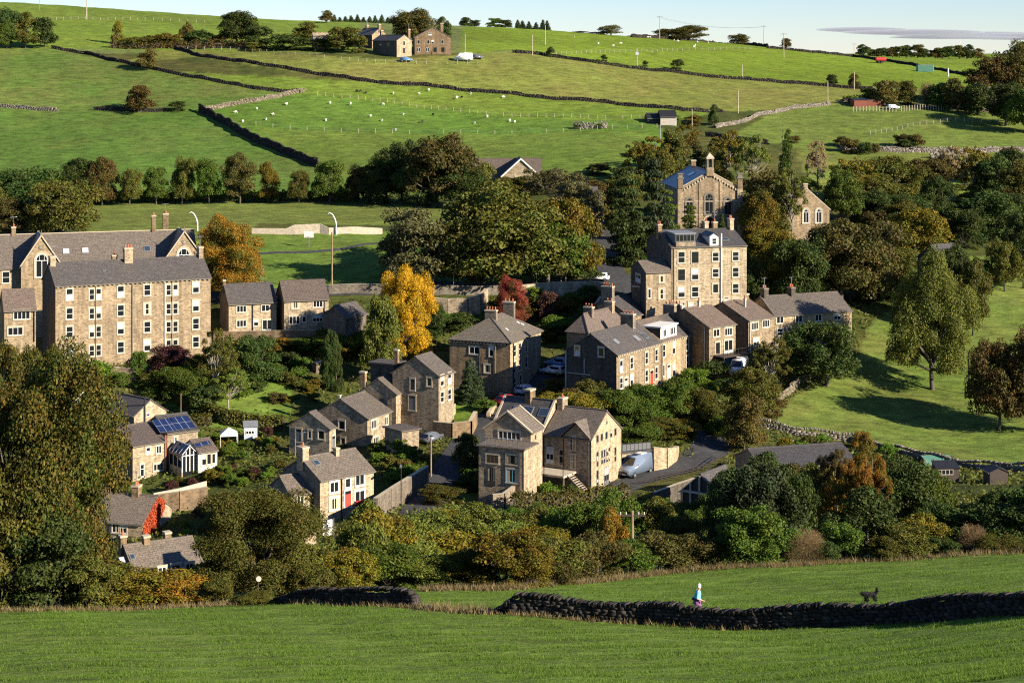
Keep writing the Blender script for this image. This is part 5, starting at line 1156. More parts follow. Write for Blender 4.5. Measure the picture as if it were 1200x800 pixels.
# village and hillside trees (base row in the photo)
ty(476, 301, 66, 307, 'S', 'ye', 'brilliant golden-yellow tree in the middle of the village', lod=0)
ty(450, 296, 46, 338, 'O', 'wi', 'pale green willow clasping the left side of the golden-yellow tree', lod=1)
ty(268, 324, 84, 251, 'S', 'og', 'orange and green autumn tree behind the right end of the four-storey terrace', lod=0)
ty(600, 316, 38, 320, 'S', 'rd', 'scarlet-topped small tree beside the curved retaining wall', lod=0)
ty(1093, 302, 98, 284, 'O', 'wi', 'tall willowy pale green tree standing at the top of the meadow', lod=0)
ty(1170, 281, 66, 385, 'R', 'br', 'bronze tree with a pale bare trunk at the meadow edge', lod=1); ty(1212, 281, 80, 372, 'R', 'br', lod=1)
rows('''
8 57 40 2 O dk; 30 57 36 12 O ol; 54 56 30 20 R dk; -8 57 44 22 R gr; 137 52 14 24 O yo; 155 56 30 42 B ol; 175 56 28 40 B ol; 197 56 30 36 B yo; 217 53 18 24 O br; 236 54 34 34 B dk; 256 54 30 40 B bk
277 53 48 8 R dk; 305 56 34 30 R dk; 330 58 40 38 B dk; 350 59 30 42 B dk; 358 50 34 26 R ol; 376 60 34 44 B dk; 402 61 42 30 R ol; 420 62 24 40 B ol; 300 60 26 48 B ol; 382 27 16 12 R br
172 82 24 57 R br; 165 131 38 100 R br; 208 131 20 117 B dk; 645 67 12 54 B dk; 793 82 16 68 B dk; 708 72 9 63 B dk; 756 78 7 70 B dk; 975 101 14 86 R dk; 1001 103 16 86 R ol
120 241 38 184 R br; 152 241 27 192 R ol; 183 240 29 190 R gr; 213 240 31 177 R ol; 245 239 31 179 R gr; 281 239 38 178 R bk; 314 238 25 190 R yo; 350 238 27 195 R ol; 386 238 40 182 R gr
20 246 90 192 R dk; 68 282 94 204 R ol; 96 240 60 186 R dk; 8 282 60 228 R bk; 45 240 60 198 R dk; -25 270 70 205 R ol; 62 240 40 200 R gr
425 236 42 188 R br; 452 238 56 172 R dk; 470 236 50 163 R dk; 511 242 92 153 S bk; 542 244 62 190 R dk; 553 244 28 194 K gr; 440 240 40 195 B dk; 490 240 60 190 B dk
566 228 32 190 R ol; 600 228 50 205 B ol; 576 236 28 214 B bg; 624 228 36 208 B ol; 640 226 40 200 R ol
492 338 98 242 S gy; 552 340 96 256 S ol; 592 338 150 218 S ol; 640 338 90 248 S gr; 616 320 90 232 S ol; 462 332 40 272 B gy; 650 250 86 192 W gy; 668 332 76 222 O yo; 676 290 60 210 R gy; 684 332 46 290 R dk; 700 270 30 228 W yo; 705 240 50 208 B br
742 308 70 196 P dk; 768 306 62 186 P bl; 722 268 50 196 P dk; 760 222 62 160 W yo; 772 226 50 170 O ol; 787 218 42 148 O ol; 802 206 40 146 W yo; 818 208 30 166 P bl; 852 218 54 152 W yo; 840 222 36 172 O ol; 882 228 46 158 W wi; 780 292 50 222 P gr; 806 290 36 240 P gr; 846 282 16 250 K dk; 735 240 50 200 R ol; 700 205 30 190 B bk; 745 182 24 172 B dk
902 272 74 190 W br; 896 280 60 214 R ol; 888 302 50 226 R yo; 917 248 26 150 K gr; 906 314 62 262 R yo; 928 284 46 196 W wi; 958 232 30 164 W st; 985 262 50 192 O gr; 1002 242 64 180 W yo; 1012 246 50 200 R ol; 1040 240 76 180 O ol; 1068 236 50 190 R ol; 1088 236 60 178 R bk; 1112 236 44 170 W st; 1142 236 56 166 W yo; 1168 244 60 172 O dk; 1196 258 60 184 O ol; 1100 262 50 206 R dk; 1060 262 60 222 R dk; 1020 262 50 220 B dk
985 358 96 256 R bk; 1022 356 80 248 R bk; 936 362 62 268 R dk; 914 350 62 282 R yo; 884 350 44 300 R dk; 1072 306 76 236 R yo; 1050 330 60 290 R ol; 955 350 60 310 R dk;  1035 352 50 322 R dk; 1018 354 40 326 B dk; 1060 350 40 326 B bk; 1150 338 28 304 R dk; 1178 342 42 272 R ol; 1200 338 46 246 R dk; 1160 280 80 222 B dk; 1130 290 60 240 B dk; 1185 272 60 220 R dk; 1100 285 40 250 B bk
968 452 90 367 R dk; 935 440 50 385 R ol; 902 462 52 395 W ol; 880 492 62 428 R ol; 872 530 54 462 R br; 838 450 40 418 B dk; 815 458 34 430 R bg; 790 492 60 442 R gr; 762 494 60 452 R gr; 735 500 60 456 R gr; 690 506 60 458 B yo; 652 490 56 456 B yo; 672 480 40 452 B br; 720 528 54 498 B dk; 750 528 54 494 B gr; 700 520 40 492 B ol; 820 494 50 448 R ol; 845 505 46 470 B ol; 780 512 50 488 B ol; 800 512 40 490 B yo; 842 512 34 486 R gr; 905 488 30 462 B br; 890 452 40 418 B dk; 855 462 34 440 B dk
836 368 24 340 R dk; 163 442 20 408 R gr; 112 452 42 420 B bg; 88 452 40 425 B gr; 202 440 54 400 R pu; 216 466 54 424 R gr; 252 470 52 384 W ol; 298 454 58 386 R dk; 384 458 20 390 C dk; 394 458 20 393 C dk; 268 482 48 430 W wi; 240 486 40 448 B dk; 185 452 40 432 B ol; 140 452 30 434 B gr; 280 465 40 430 B gr; 232 448 40 415 R ol
553 472 40 420 K bl; 543 472 24 446 K dk; 570 482 30 466 B gr; 428 414 50 388 B bg; 405 416 46 394 B yo; 380 414 50 392 B bg; 350 412 50 394 B gr; 332 410 34 394 B og; 318 420 30 398 B yo; 450 416 40 392 B gr; 505 404 32 352 R dk; 515 392 30 360 W gr; 490 408 36 380 B gr; 540 384 40 364 B dk
612 372 46 345 B br; 640 378 24 338 R pu; 660 372 30 345 B yo; 668 362 30 340 B gr; 690 354 36 332 B dk; 655 398 44 368 B gr; 628 355 22 334 B bg; 690 372 22 356 B bg; 640 400 36 378 B ol; 585 372 30 350 B gr; 690 392 30 370 B dk
565 566 40 543 B gr; 548 575 40 556 B dk; 520 590 60 566 B ol; 590 580 20 548 B gr; 640 590 30 562 B bg
''', lambda u, v, w, t, k, c: tb(u, v, w, t, k, c))
tb(588, 575, 22, 536, 'O', 'ye', 'slim yellow-leaved young tree in front of the split-level house')
rows('''795 147 9 134 B bg; 813 147 20 133 B yo; 676 151 10 145 B dk; 702 151 10 144 B dk; 835 147 14 122 R dk; 868 172 20 158 B dk; 930 168 16 158 B br''', lambda u, v, w, t, k, c: tb(u, v, w, t, k, c))
# skyline clumps
rows('''
485 648 54 8 S bk; 519 655 20 20 R dk; 715 790 28 29 S gy; 783 800 36 34 S bk; 806 800 46 30 S bk; 866 800 24 39 S bk; 921 800 12 44 R bk; 545 810 16 20 R dk; 556 815 14 23 R dk; 580 815 20 21 R gr; 592 815 16 23 R dk; 680 790 20 36 B dk; 700 790 20 37 B dk; 745 790 20 40 B dk; 1165 575 66 66 S br; 1196 575 60 47 S bk; 1178 545 50 95 R dk; 1204 535 50 96 R gr
1037 570 32 92 R br; 1062 572 28 93 R ol; 1086 572 20 91 D st; 1102 568 32 95 R dk; 1122 566 38 92 R bk; 1146 560 40 97 R dk; 1020 574 24 102 B bg
''', lambda u, y, w, t, k, c: ty(u, y, w, t, k, c))
for i, u in enumerate(range(391, 468, 7)): ty(u, 830, 10, 17 + (i*7 % 4), 'K', 'dk')
for i, u in enumerate((607, 613, 620, 628, 636, 641)): ty(u, 830, 11, 23 + (i*5 % 4), 'K', 'bl')
for i, u in enumerate(range(1012, 1150, 10)):
    ty(u + (i*3 % 5), 1120, 17, 52 + (i*5 % 6), 'R', ('dk', 'ol', 'dk', 'br', 'gr')[i % 5])
rows('''1120 334 52 286 R dk; 1105 336 40 296 B ol; 1140 330 40 300 R ol''', ty)
rows('''868 206 60 556 R dk; 815 202 42 582 R dk; 950 210 50 543 R gr; 915 214 40 541 R ol; 835 205 50 572 B dk; 930 204 64 540 R ol; 985 200 56 536 R yo; 900 203 60 548 R dk; 958 196 50 552 R gr''', tyl)
rows('''8 272 56 386 R ru; 38 274 44 394 R ol; 60 280 30 404 B ol''', ty)
rows('''553 562 36 520 R dk; 546 542 32 506 R dk; 560 575 36 545 B dk''', tb)  # dark trees added beside the house to throw shade over the street
ty(303, 102.4, 50, 690, 'B', 'ol'); ty(280, 103, 40, 696, 'B', 'dk')
rows('''775 206 40 580 B gr; 795 203 44 586 B ol; 818 196 40 590 B gr; 845 236 30 540 B ol''', tyl)
# gardens: shrubs and borders
def scat(poly, n, w0, w1, hues, kinds='B', seed=1):
    r = random.Random(seed); xs = [p[0] for p in poly]; ys_ = [p[1] for p in poly]; k = 0
    while k < n:
        u, v = r.uniform(min(xs), max(xs)), r.uniform(min(ys_), max(ys_))
        if not in_poly(np.array([u]), np.array([v]), poly)[0]: continue
        w = r.uniform(w0, w1); o = tb(u, v, w, v - w*r.uniform(.6, 1.0), r.choice(kinds), r.choice(hues)); k += 1
        if o.type == 'MESH': o.name = 'garden_shrub'; o['category'] = 'shrub'
scat([(190, 470), (250, 432), (335, 428), (370, 440), (372, 470), (345, 480), (300, 468)], 46, 11, 26, ['gr', 'bg', 'ol', 'dk', 'gr', 'bk', 'yo'], seed=3)
scat([(225, 520), (262, 512), (330, 508), (335, 545), (300, 575), (255, 570), (235, 560)], 40, 10, 22, ['bg', 'gr', 'yo', 'ol', 'gr', 'pu', 'bg'], seed=4)
scat([(130, 572), (200, 566), (245, 560), (240, 578), (150, 584)], 12, 10, 20, ['bg', 'gr', 'ol', 'pu', 'dk'], seed=5)
scat([(440, 530), (470, 526), (500, 532), (502, 552), (470, 568), (446, 560)], 22, 12, 26, ['gr', 'bg', 'ol', 'br', 'gr'], seed=6)
scat([(150, 440), (200, 445), (200, 470), (160, 470)], 9, 12, 24, ['gr', 'bg', 'ol', 'dk'], seed=7)
scat([(205, 605), (250, 600), (262, 620), (215, 628)], 7, 10, 18, ['gr', 'bg', 'pu', 'ol'], seed=8)
scat([(580, 590), (640, 582), (720, 585), (730, 600), (600, 606)], 9, 14, 26, ['gr', 'dk', 'ol'], seed=9)
scat([(640, 455), (720, 468), (830, 470), (840, 500), (760, 510), (660, 500)], 14, 22, 38, ['gr', 'ol', 'dk', 'yo', 'bg'], 'BR', seed=10)
scat([(330, 395), (430, 392), (430, 412), (330, 412)], 8, 16, 30, ['gr', 'bg', 'yo', 'ol'], seed=12)
scat([(905, 520), (960, 516), (1030, 528), (1060, 545), (900, 540)], 10, 14, 26, ['yo', 'bg', 'ol', 'br'], seed=13)
scat([(985, 170), (1090, 172), (1090, 182), (985, 184)], 9, 12, 26, ['bk', 'dk', 'br'], seed=14)
scat([(1030, 122), (1150, 120), (1150, 128), (1030, 126)], 8, 10, 18, ['dk', 'gr', 'bk', 'bg'], seed=15)
scat([(1120, 200), (1200, 205), (1200, 300), (1110, 300)], 14, 26, 44, ['dk', 'dk', 'ol', 'bk'], 'BR', seed=16)
scat([(860, 230), (960, 230), (1100, 260), (1100, 300), (870, 330)], 14, 26, 46, ['dk', 'ol', 'bk', 'gr'], 'RB', seed=17)
# creeper on the cottage gable
rr = np.random.default_rng(5)
Pp = np.stack([rr.random(5200)*iv.L1*.74, -.02-.22*rr.random(5200), rr.random(5200)*(iv.h+iv.rise+.3)-.3], 1)
lim = iv.h + iv.rise*(1-np.abs(Pp[:, 0]/(iv.L1/2)-1))
edge = iv.L1*(.62 + .1*np.sin(Pp[:, 2]*2.2))
Pp = Pp[(Pp[:, 2] < lim+.12) & ((Pp[:, 0] < edge) | (Pp[:, 2] > iv.h+.6))]
k = len(Pp); nn = unit(np.array([0, -1, .2]) + rr.normal(size=(k, 3))*.6); a_ = unit(np.cross(nn, rr.normal(size=(k, 3)))); b_ = np.cross(nn, a_)
s_ = .11*(.6+.8*rr.random(k))
o = link('red_creeper', quads_mesh('red_creeper', Pp, a_*s_[:, None], b_*s_[:, None]*.8, 'leaf_ivy'), iv.root, iv.P)
o['label'] = 'scarlet creeper covering most of the gable'

# clipped hedges: leaves over a solid run along photo pixels
def hedge(pts, h, w, hue, label, leaf=.16, dens=42, rag=.12, cat='hedge', name='hedge', y=None, ymin=140):
    P3 = [Vector(gp(u, v, ymin)) if y is None else Vector(gpy(u, y)) for u, v in pts]
    Pp, Nn = [], []; b = MB()
    r = np.random.default_rng(int(pts[0][0]*7+pts[0][1]))
    for i in range(len(P3)-1):
        A, B = P3[i], P3[i+1]; d = B-A; L = math.hypot(d.x, d.y); t = Vector((d.x, d.y, 0))/L; s = Vector((-t.y, t.x, 0))
        k = int(L*(2*h+w)*dens); f = r.random(k); q = r.random(k)*(2*h+w)
        for ff, qq in zip(f, q):
            p = A + d*ff; p.z = hz(p.x, p.y); hh = h*(1 + rag*math.sin(ff*L*1.3+i*3)*.6 + r.normal()*rag*.5)
            if qq < h: off, z, n_ = -w/2, hh*(qq/h), -s
            elif qq < 2*h: off, z, n_ = w/2, hh*((qq-h)/h), s
            else: off, z, n_ = (qq-2*h)/w*w-w/2, hh, Vector((0, 0, 1))
            j = r.normal(size=3)*leaf*.6
            Pp.append((p.x+s.x*off+j[0], p.y+s.y*off+j[1], p.z+z+j[2])); Nn.append(n_)
        # woody core
        c = .36*w
        for sg in (-1, 1):
            q4 = [A + s*c*sg, B + s*c*sg]
            q4 = [Vector((p.x, p.y, hz(p.x, p.y))) for p in q4]; up = Vector((0, 0, h*.82))
            b.poly([q4[0], q4[1], q4[1]+up, q4[0]+up], 'bark')
    Pp = np.array(Pp); Nn = np.array(Nn); k = len(Pp)
    nn = unit(Nn*.8 + r.normal(size=(k, 3))*.5); a_ = unit(np.cross(nn, r.normal(size=(k, 3)))); b_ = np.cross(nn, a_); s_ = leaf*(.6+.8*r.random(k))
    c0 = Pp.mean(0)
    me = quads_mesh(name, Pp-c0, a_*s_[:, None], b_*s_[:, None]*.65, 'leaf_'+hue, ([tuple(np.array(p)-c0) for p in b.v], b.f))
    o = link(name, me); o.location = c0; tag(o, label, cat); return o
hedge([(202, 468), (230, 484), (265, 497), (300, 502), (334, 505)], 1.9, 1.3, 'ol', 'long clipped olive hedge running across the big garden above the white gazebo', dens=50)
hedge([(222, 500), (248, 497)], 1.4, 1.6, 'ol', 'short rounded clipped hedge at the left end of the long one')
hedge([(600, 604), (640, 600), (690, 596), (735, 590)], 2.2, 2.0, 'bk', 'dark brown-green hedge along the foot of the converted house garden')
hedge([(598, 588), (630, 585), (660, 582)], 1.2, 1.6, 'gr', 'low bright hedge under the timber deck')
hedge([(110, 238), (200, 237), (300, 236), (420, 235)], 2.0, 2.4, 'gr', 'long dark green hedge beneath the row of trees at the playing field', leaf=.3, dens=12)
hedge([(992, 122), (1020, 119)], 2.0, 3.0, 'bg', 'boxy bright green hedge behind the dark red shed', leaf=.25, dens=18)
hedge([(130, 56), (200, 57), (265, 56), (290, 58)], 2.0, 2.5, 'br', 'ragged bronze hedge along the top of the left pasture', leaf=.32, dens=10, rag=.4)
# ------------------------------------------------------------------ dry-stone walls, fences, poles
def boxes_mesh(name, ctr, half, rot, mat, r, jit=.13):
    """many rough stones: centres (n,3), half sizes (n,3), heading angle rot (n)"""
    n = len(ctr); sg = np.array([[x, y, z] for z in (-1, 1) for y in (-1, 1) for x in (-1, 1)], float)
    v = sg[None] * half[:, None, :] * (1 + r.normal(0, jit, (n, 8, 3)))
    c, s = np.cos(rot)[:, None], np.sin(rot)[:, None]
    x = v[..., 0]*c - v[..., 1]*s; y = v[..., 0]*s + v[..., 1]*c
    v = np.stack([x, y, v[..., 2]], -1) + ctr[:, None, :]
    q = np.array([(0, 1, 5, 4), (1, 3, 7, 5), (3, 2, 6, 7), (2, 0, 4, 6), (4, 5, 7, 6), (2, 3, 1, 0)])
    f = (q[None] + (np.arange(n)*8)[:, None, None]).reshape(-1, 4)
    me = bpy.data.meshes.new(name); me.vertices.add(n*8); me.vertices.foreach_set('co', v.ravel())
    me.loops.add(f.size); me.loops.foreach_set('vertex_index', f.ravel().astype(np.int32))
    me.polygons.add(len(f)); me.polygons.foreach_set('loop_start', np.arange(0, f.size, 4, dtype=np.int32)); me.polygons.foreach_set('loop_total', np.full(len(f), 4, np.int32))
    me.materials.append(MATS[mat]); me.update(calc_edges=True); return me
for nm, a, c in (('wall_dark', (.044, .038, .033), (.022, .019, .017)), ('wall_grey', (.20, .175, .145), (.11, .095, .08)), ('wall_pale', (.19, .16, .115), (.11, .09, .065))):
    m, nt, n, l, b = new_mat(nm)
    ge = n.new('ShaderNodeNewGeometry'); rp = ramp(n, [(0, c), (.8, a), (1, tuple(min(.6, x*1.5) for x in a))]); l.new(ge.outputs['Random Per Island'], rp.inputs[0])
    tc = n.new('ShaderNodeTexCoord'); nz = N(n, 'ShaderNodeTexNoise', Scale=6.0, Detail=4.0); l.new(tc.outputs['Object'], nz.inputs['Vector'])
    r3 = ramp(n, [(.3, .7), (.7, 1.25)]); l.new(nz.outputs['Fac'], r3.inputs[0])
    l.new(mixc(n, l, 1.0, rp.outputs[0], r3.outputs[0], 'MULTIPLY'), b.inputs['Base Color']); b.inputs['Roughness'].default_value = .95; b.inputs['Specular IOR Level'].default_value = .1
def path3(pts, ymin=140):
    """(u, v) photo pixels, or (u, v, y) with the distance given"""
    return [Vector(gpy(p[0], p[2])) if len(p) == 3 else Vector(gp(p[0], p[1], ymin)) for p in pts]
def drywall(pts, h, label, mat='wall_grey', th=.5, sl=.6, sh=.3, cope=True, ymin=140, name='dry_stone_wall', cat='wall', ragged=.08, ends=None, group=None):
    P = path3(pts, ymin); r = np.random.default_rng(int(abs(pts[0][0])*13 + pts[0][1])); C, H, A = [], [], []
    tot = 0; Ltot = sum((P[i+1]-P[i]).to_2d().length for i in range(len(P)-1))
    for i in range(len(P)-1):
        a, c = P[i], P[i+1]; d = (c-a).to_2d(); L = d.length; ang = math.atan2(d.y, d.x); d /= L; s = Vector((-d.y, d.x))
        nc = max(2, int(h/sh))
        for k in range(nc):
            x = r.random()*sl*.5
            while x < L:
                w = sl*(.6+.8*r.random()); f = (tot + x)/Ltot
                hh = h
                if ends:
                    e0, e1 = ends
                    if e0: hh *= min(1, .25 + f/e0)
                    if e1: hh *= min(1, .25 + (1-f)/e1)
                z = (k+.5)*sh
                if z < hh*(1+.1*math.sin((tot+x)*.9)+ragged*r.normal()):
                    tk = th*(1.25-.5*k/nc)
                    px, py = a.x+d.x*(x+w/2), a.y+d.y*(x+w/2)
                    C.append((px, py, hz(px, py)+z-.12)); H.append((w/2*.98, tk/2, sh/2*.98)); A.append(ang+r.normal()*.05)
                x += w
        if cope:
            x = 0
            while x < L:
                w = sl*.35*(.7+.6*r.random()); f = (tot+x)/Ltot; hh = h
                if ends:
                    e0, e1 = ends
                    if e0: hh *= min(1, .25 + f/e0)
                    if e1: hh *= min(1, .25 + (1-f)/e1)
                if r.random() > .06:
                    px, py = a.x+d.x*x, a.y+d.y*x
                    hc = sh*.55*(.7+.7*r.random())
                    C.append((px, py, hz(px, py)+hh*(1+.1*math.sin((tot+x)*.9))+hc*.5-.12)); H.append((w/2*.95, th*.42, hc)); A.append(ang+r.normal()*.15)
                x += w
        tot += L
    C = np.array(C); c0 = C.mean(0); c0[2] = C[:, 2].min()
    o = link(name, boxes_mesh(name, C-c0, np.array(H), np.array(A), mat, r)); o.location = c0
    tag(o, label, cat, group); return o
drywall([(672, 151), (684, 151), (696, 151), (709, 150)], 1.7, 'small ruined stone sheepfold with two dark bushes on the lower field', 'wall_grey', sl=.8, sh=.3, ragged=.35)
# near walls in front of the camera
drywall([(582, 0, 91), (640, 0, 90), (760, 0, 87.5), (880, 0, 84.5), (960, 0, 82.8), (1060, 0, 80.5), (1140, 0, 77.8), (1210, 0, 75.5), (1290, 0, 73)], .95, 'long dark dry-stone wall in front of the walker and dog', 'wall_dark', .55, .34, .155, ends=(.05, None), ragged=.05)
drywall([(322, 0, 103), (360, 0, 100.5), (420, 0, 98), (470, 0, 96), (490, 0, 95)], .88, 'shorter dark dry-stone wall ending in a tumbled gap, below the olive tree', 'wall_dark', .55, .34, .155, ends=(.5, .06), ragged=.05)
# rubble of the gap
r_ = np.random.default_rng(3); n_ = 46; t_ = r_.random(n_); uu = np.concatenate([490 + 28*t_[:26]**1.5, 556 + 26*t_[26:]**.6]); yy_ = np.concatenate([95 - 2*t_[:26], 91.5 + r_.normal(size=20)*.3])
C = np.array([gpy(u, y + r_.normal()*.4) for u, y in zip(uu, yy_)]); C[:, 2] += .05
c0 = C.mean(0); o = link('rubble', boxes_mesh('rubble', C-c0, np.column_stack([.1+.14*r_.random(n_), .1+.1*r_.random(n_), .07+.07*r_.random(n_)]), r_.random(n_)*3, 'wall_dark', r_)); o.location = c0
tag(o, 'fallen stones scattered in the gap between the two dark walls', 'rubble', kind='stuff')
# hillside walls
far = dict(sl=.8, sh=.3, th=.45, ragged=.08)
drywall([(60, 57), (100, 64), (140, 73), (185, 83), (250, 96), (300, 105), (350, 109)], .92, 'dark field wall slanting down under the lone sapling at upper left', 'wall_dark', **far)
drywall([(202, 56), (235, 67), (300, 76), (350, 84), (420, 95), (500, 101), (600, 111), (700, 120), (800, 130), (846, 132)], .92, 'longest dark field wall, crossing the hillside below the hill farm', 'wall_dark', **far)
drywall([(233, 131), (262, 146), (290, 162), (330, 180), (372, 196)], 2.1, 'steep field wall with a thick black shadow above the tree row', 'wall_dark', **far)  # extra height and dark stone help make up its band of shadow
drywall([(236, 131), (270, 125), (300, 120), (330, 114), (356, 108)], 1.2, 'short pale field wall joining the two dark ones', 'wall_pale', **far)
drywall([(600, 62), (640, 66), (700, 75), (800, 87), (900, 96), (960, 101), (1022, 105)], .92, 'dark red-brown wall under the bright upper field', 'wall_dark', **far)
drywall([(898, 57), (940, 61), (1000, 67), (1065, 76), (1132, 89)], .92, 'dark wall behind the orange tanker and green container', 'wall_dark', **far)
drywall([(740, 44), (790, 47), (850, 51), (900, 56)], 1.2, 'low skyline wall beside the twin-pole pylon', 'wall_dark', **far)
drywall([(838, 151), (870, 144), (900, 134), (935, 127), (972, 123)], .95, 'pale crumbling wall curving up to the field pole', 'wall_grey', **far)
drywall([(826, 160), (860, 165), (900, 170)], 1.2, 'short dark wall above the chapel trees', 'wall_dark', **far)
drywall([(980, 176), (1040, 178), (1100, 179), (1210, 178)], 1.3, 'pale wall below the right-hand pasture', 'wall_grey', **far)
drywall([(0, 126), (30, 128), (66, 131)], .9, 'low broken wall at the far left of the pasture', 'wall_grey', **far)
drywall([(110, 130), (160, 131), (195, 131)], .9, 'low broken wall under the lone round bronze tree', 'wall_dark', **far)
drywall([(1090, 186), (1130, 181), (1175, 178)], 1.1, 'short wall end beside the pale wall at right', 'wall_grey', **far)
drywall([(885, 500), (930, 510), (960, 513), (1000, 518), (1060, 534), (1120, 548), (1210, 553)], 1.1, 'grey dry-stone wall along the lower edge of the meadow', 'wall_grey', sl=.6, sh=.28)
drywall([(890, 486), (918, 466), (935, 452)], .9, 'pale stone kerb wall climbing beside the meadow', 'wall_pale', sl=.6, sh=.28)
def wall_block(pts, h, t, mat, label, top='trim_stone', name='retaining_wall', cat='wall', cap=.14, ymin=140):
    """smooth coursed wall along pixels, level-topped between points"""
    P = path3(pts, ymin); b = MB(); run = 0
    for i in range(len(P)-1):
        a, c = P[i], P[i+1]; d = (c-a).to_2d(); L = d.length; d /= L; s = Vector((-d.y, d.x))*t/2
        A0, A1, C0, C1 = [Vector((p.x+q.x, p.y+q.y, p.z)) for p, q in ((a, -s), (a, s), (c, -s), (c, s))]
        hA = h[i] if isinstance(h, (list, tuple)) else h; hC = h[i+1] if isinstance(h, (list, tuple)) else h
        ua = Vector((0, 0, hA)); uc = Vector((0, 0, hC)); dn = Vector((0, 0, -1.2))
        b.poly([A0+dn, C0+dn, C0+uc, A0+ua], mat, [(run, -1.2), (run+L, -1.2), (run+L, hC), (run, hA)])
        b.poly([C1+dn, A1+dn, A1+ua, C1+uc], mat, [(run+L, -1.2), (run, -1.2), (run, hA), (run+L, hC)])
        b.poly([A0+ua, C0+uc, C1+uc, A1+ua], top)
        if i == 0: b.poly([A1+dn, A0+dn, A0+ua, A1+ua], mat)
        if i == len(P)-2: b.poly([C0+dn, C1+dn, C1+uc, C0+uc], mat)
        run += L
    o = b.obj(name); tag(o, label, cat); return o
wall_block([(505, 370), (525, 372), (548, 372), (562, 368), (570, 360)], 3.0, .7, 'stone_pale', 'curved buff retaining wall right of the golden-yellow tree')
wall_block([(385, 345), (420, 344), (470, 345), (515, 346), (560, 346), (600, 345)], 1.6, .5, 'stone_grey', 'grey roadside wall running behind the golden-yellow tree')
wall_block([(610, 352), (650, 348), (700, 347), (712, 352)], 2.6, .6, 'stone_pale', 'buff wall with road behind it beside the parked white car')
wall_block([(712, 352), (700, 364), (688, 376)], [2.6, 1.6, 1.2], .5, 'stone_pale', 'pale stepped garden wall descending from the parked white car')
wall_block([(100, 440), (160, 444), (185, 440)], 1.6, .5, 'stone_buff', 'garden wall below the four-storey terrace')
wall_block([(182, 604), (210, 600), (243, 594)], 2.6, .5, 'stone_brown', 'tall retaining wall behind the scarlet-creeper cottage')
wall_block([(180, 592), (210, 586), (242, 578)], 1.6, .12, 'pale_timber', 'weathered timber fence above the tall retaining wall', top='pale_timber', name='board_fence', cat='fence')
wall_block([(440, 612), (462, 596), (480, 582), (500, 566)], [2.8, 2.8, 2.6, 2.2], .6, 'stone_grey', 'long grey stone wall rising beside the village street')
wall_block([(508, 512), (530, 514), (551, 512), (557, 500)], 2.2, .6, 'stone_brown', 'stone wall holding up the raised lawn')
wall_block([(466, 500), (490, 502), (516, 500), (532, 486)], [2.2, 2.2, 2.2, 1.6], .5, 'stone_pale', 'stone terrace wall below the linked house with a grey door')
wall_block([(572, 490), (580, 478), (588, 466)], .8, .5, 'stone_pale', 'sunlit wall dropping to the red car')
wall_block([(765, 552), (780, 549), (791, 541), (793, 534)], [3.2, 2.7, 1.9, 1.2], .6, 'stone_pale', 'curved buff wall beside the lane and the garage')
wall_block([(766, 598), (792, 590), (815, 582), (836, 575)], [2.2, 2.4, 2.4, 2.2], .5, 'stone_dark', 'retaining wall under the lane, above the carport')  # dark stone stands in for the shadow over this wall
wall_block([(250, 400), (330, 398), (425, 398)], 1.5, .4, 'stone_brown', 'low garden wall in front of the stone semis')
wall_block([(577, 600), (590, 600), (612, 590)], [2.2, 2.2, 3.0], .5, 'stone_rubble', 'short rubble wall under the split-level house')
wall_block([(295, 274), (335, 275), (345, 275), (375, 274), (385, 275), (415, 274), (448, 274)], [1.1, 1.2, 1.9, 1.9, 1.3, 1.4, 1.1], .25, 'pale_timber', 'pale timber screen along the playing field edge', top='pale_timber', name='board_fence', cat='fence')
wall_block([(204, 446), (228, 446)], 1.2, .4, 'stone_buff', 'short buff wall among the shrubs right of the purple bush')
wall_block([(368, 436), (388, 434)], 1.5, 1.8, 'stone_pale', 'pale flat-topped garden store beside the twin cypresses', name='garden_store', cat='outbuilding')
def fence(pts, label, h=1.1, gap=3.0, mat='pale_timber', rails=3, r=.06, rail_r=.018, name='post_fence', ymin=140):
    P = path3(pts, ymin); root = empty(name, P[0]); tag(root, label, 'fence'); wm = MB(); o_ = P[0]; prev = None; pm = MB(); pm.box(-r, r, -r, r, -.3, h, mat); pmesh = pm.mesh('post')
    for i in range(len(P)-1):
        L = (P[i+1]-P[i]).length; k = max(1, int(L/gap))
        for j in range(k + (1 if i == len(P)-2 else 0)):
            p = P[i].lerp(P[i+1], j/k); z = hz(p.x, p.y); q = Vector((p.x, p.y, z)) - o_
            if random.random() > .05: po = link('post', pmesh, root); po.location = q; po.scale.z = random.uniform(.92, 1.08)
            if prev is not None:
                for t in range(rails):
                    zz = Vector((0, 0, h*(.95-.3*t))); wm.tube(prev+zz, q+zz, rail_r, rail_r, mat if rail_r > .03 else 'metal', 3, False)
            prev = q
    wm.obj('rails' if rail_r > .03 else 'wires', root); return root
fence([(372, 112), (420, 117), (480, 125), (540, 132), (600, 137), (680, 139), (760, 140)], 'post fence between the two sheep fields', gap=2.4)
fence([(300, 147), (340, 152), (420, 156), (500, 158), (600, 157), (700, 152), (770, 150)], 'light post fence under the lower sheep field', gap=4)
fence([(40, 24), (100, 23), (170, 24), (240, 27)], 'skyline post fence at upper left', gap=3)
fence([(640, 66), (720, 62), (800, 60), (880, 58)], 'faint post fence across the bright upper field', gap=4)
fence([(1000, 131), (1050, 131), (1100, 129), (1150, 127)], 'pale paling fence below the hilltop garden', h=1.5, gap=1.0, r=.09)
fence([(1020, 158), (1070, 148), (1110, 143), (1190, 144)], 'post fence curving across the right-hand pasture', gap=2.5)
fence([(190, 56), (280, 60), (380, 68), (440, 74), (560, 76)], 'line of posts below the hill farm', gap=3)
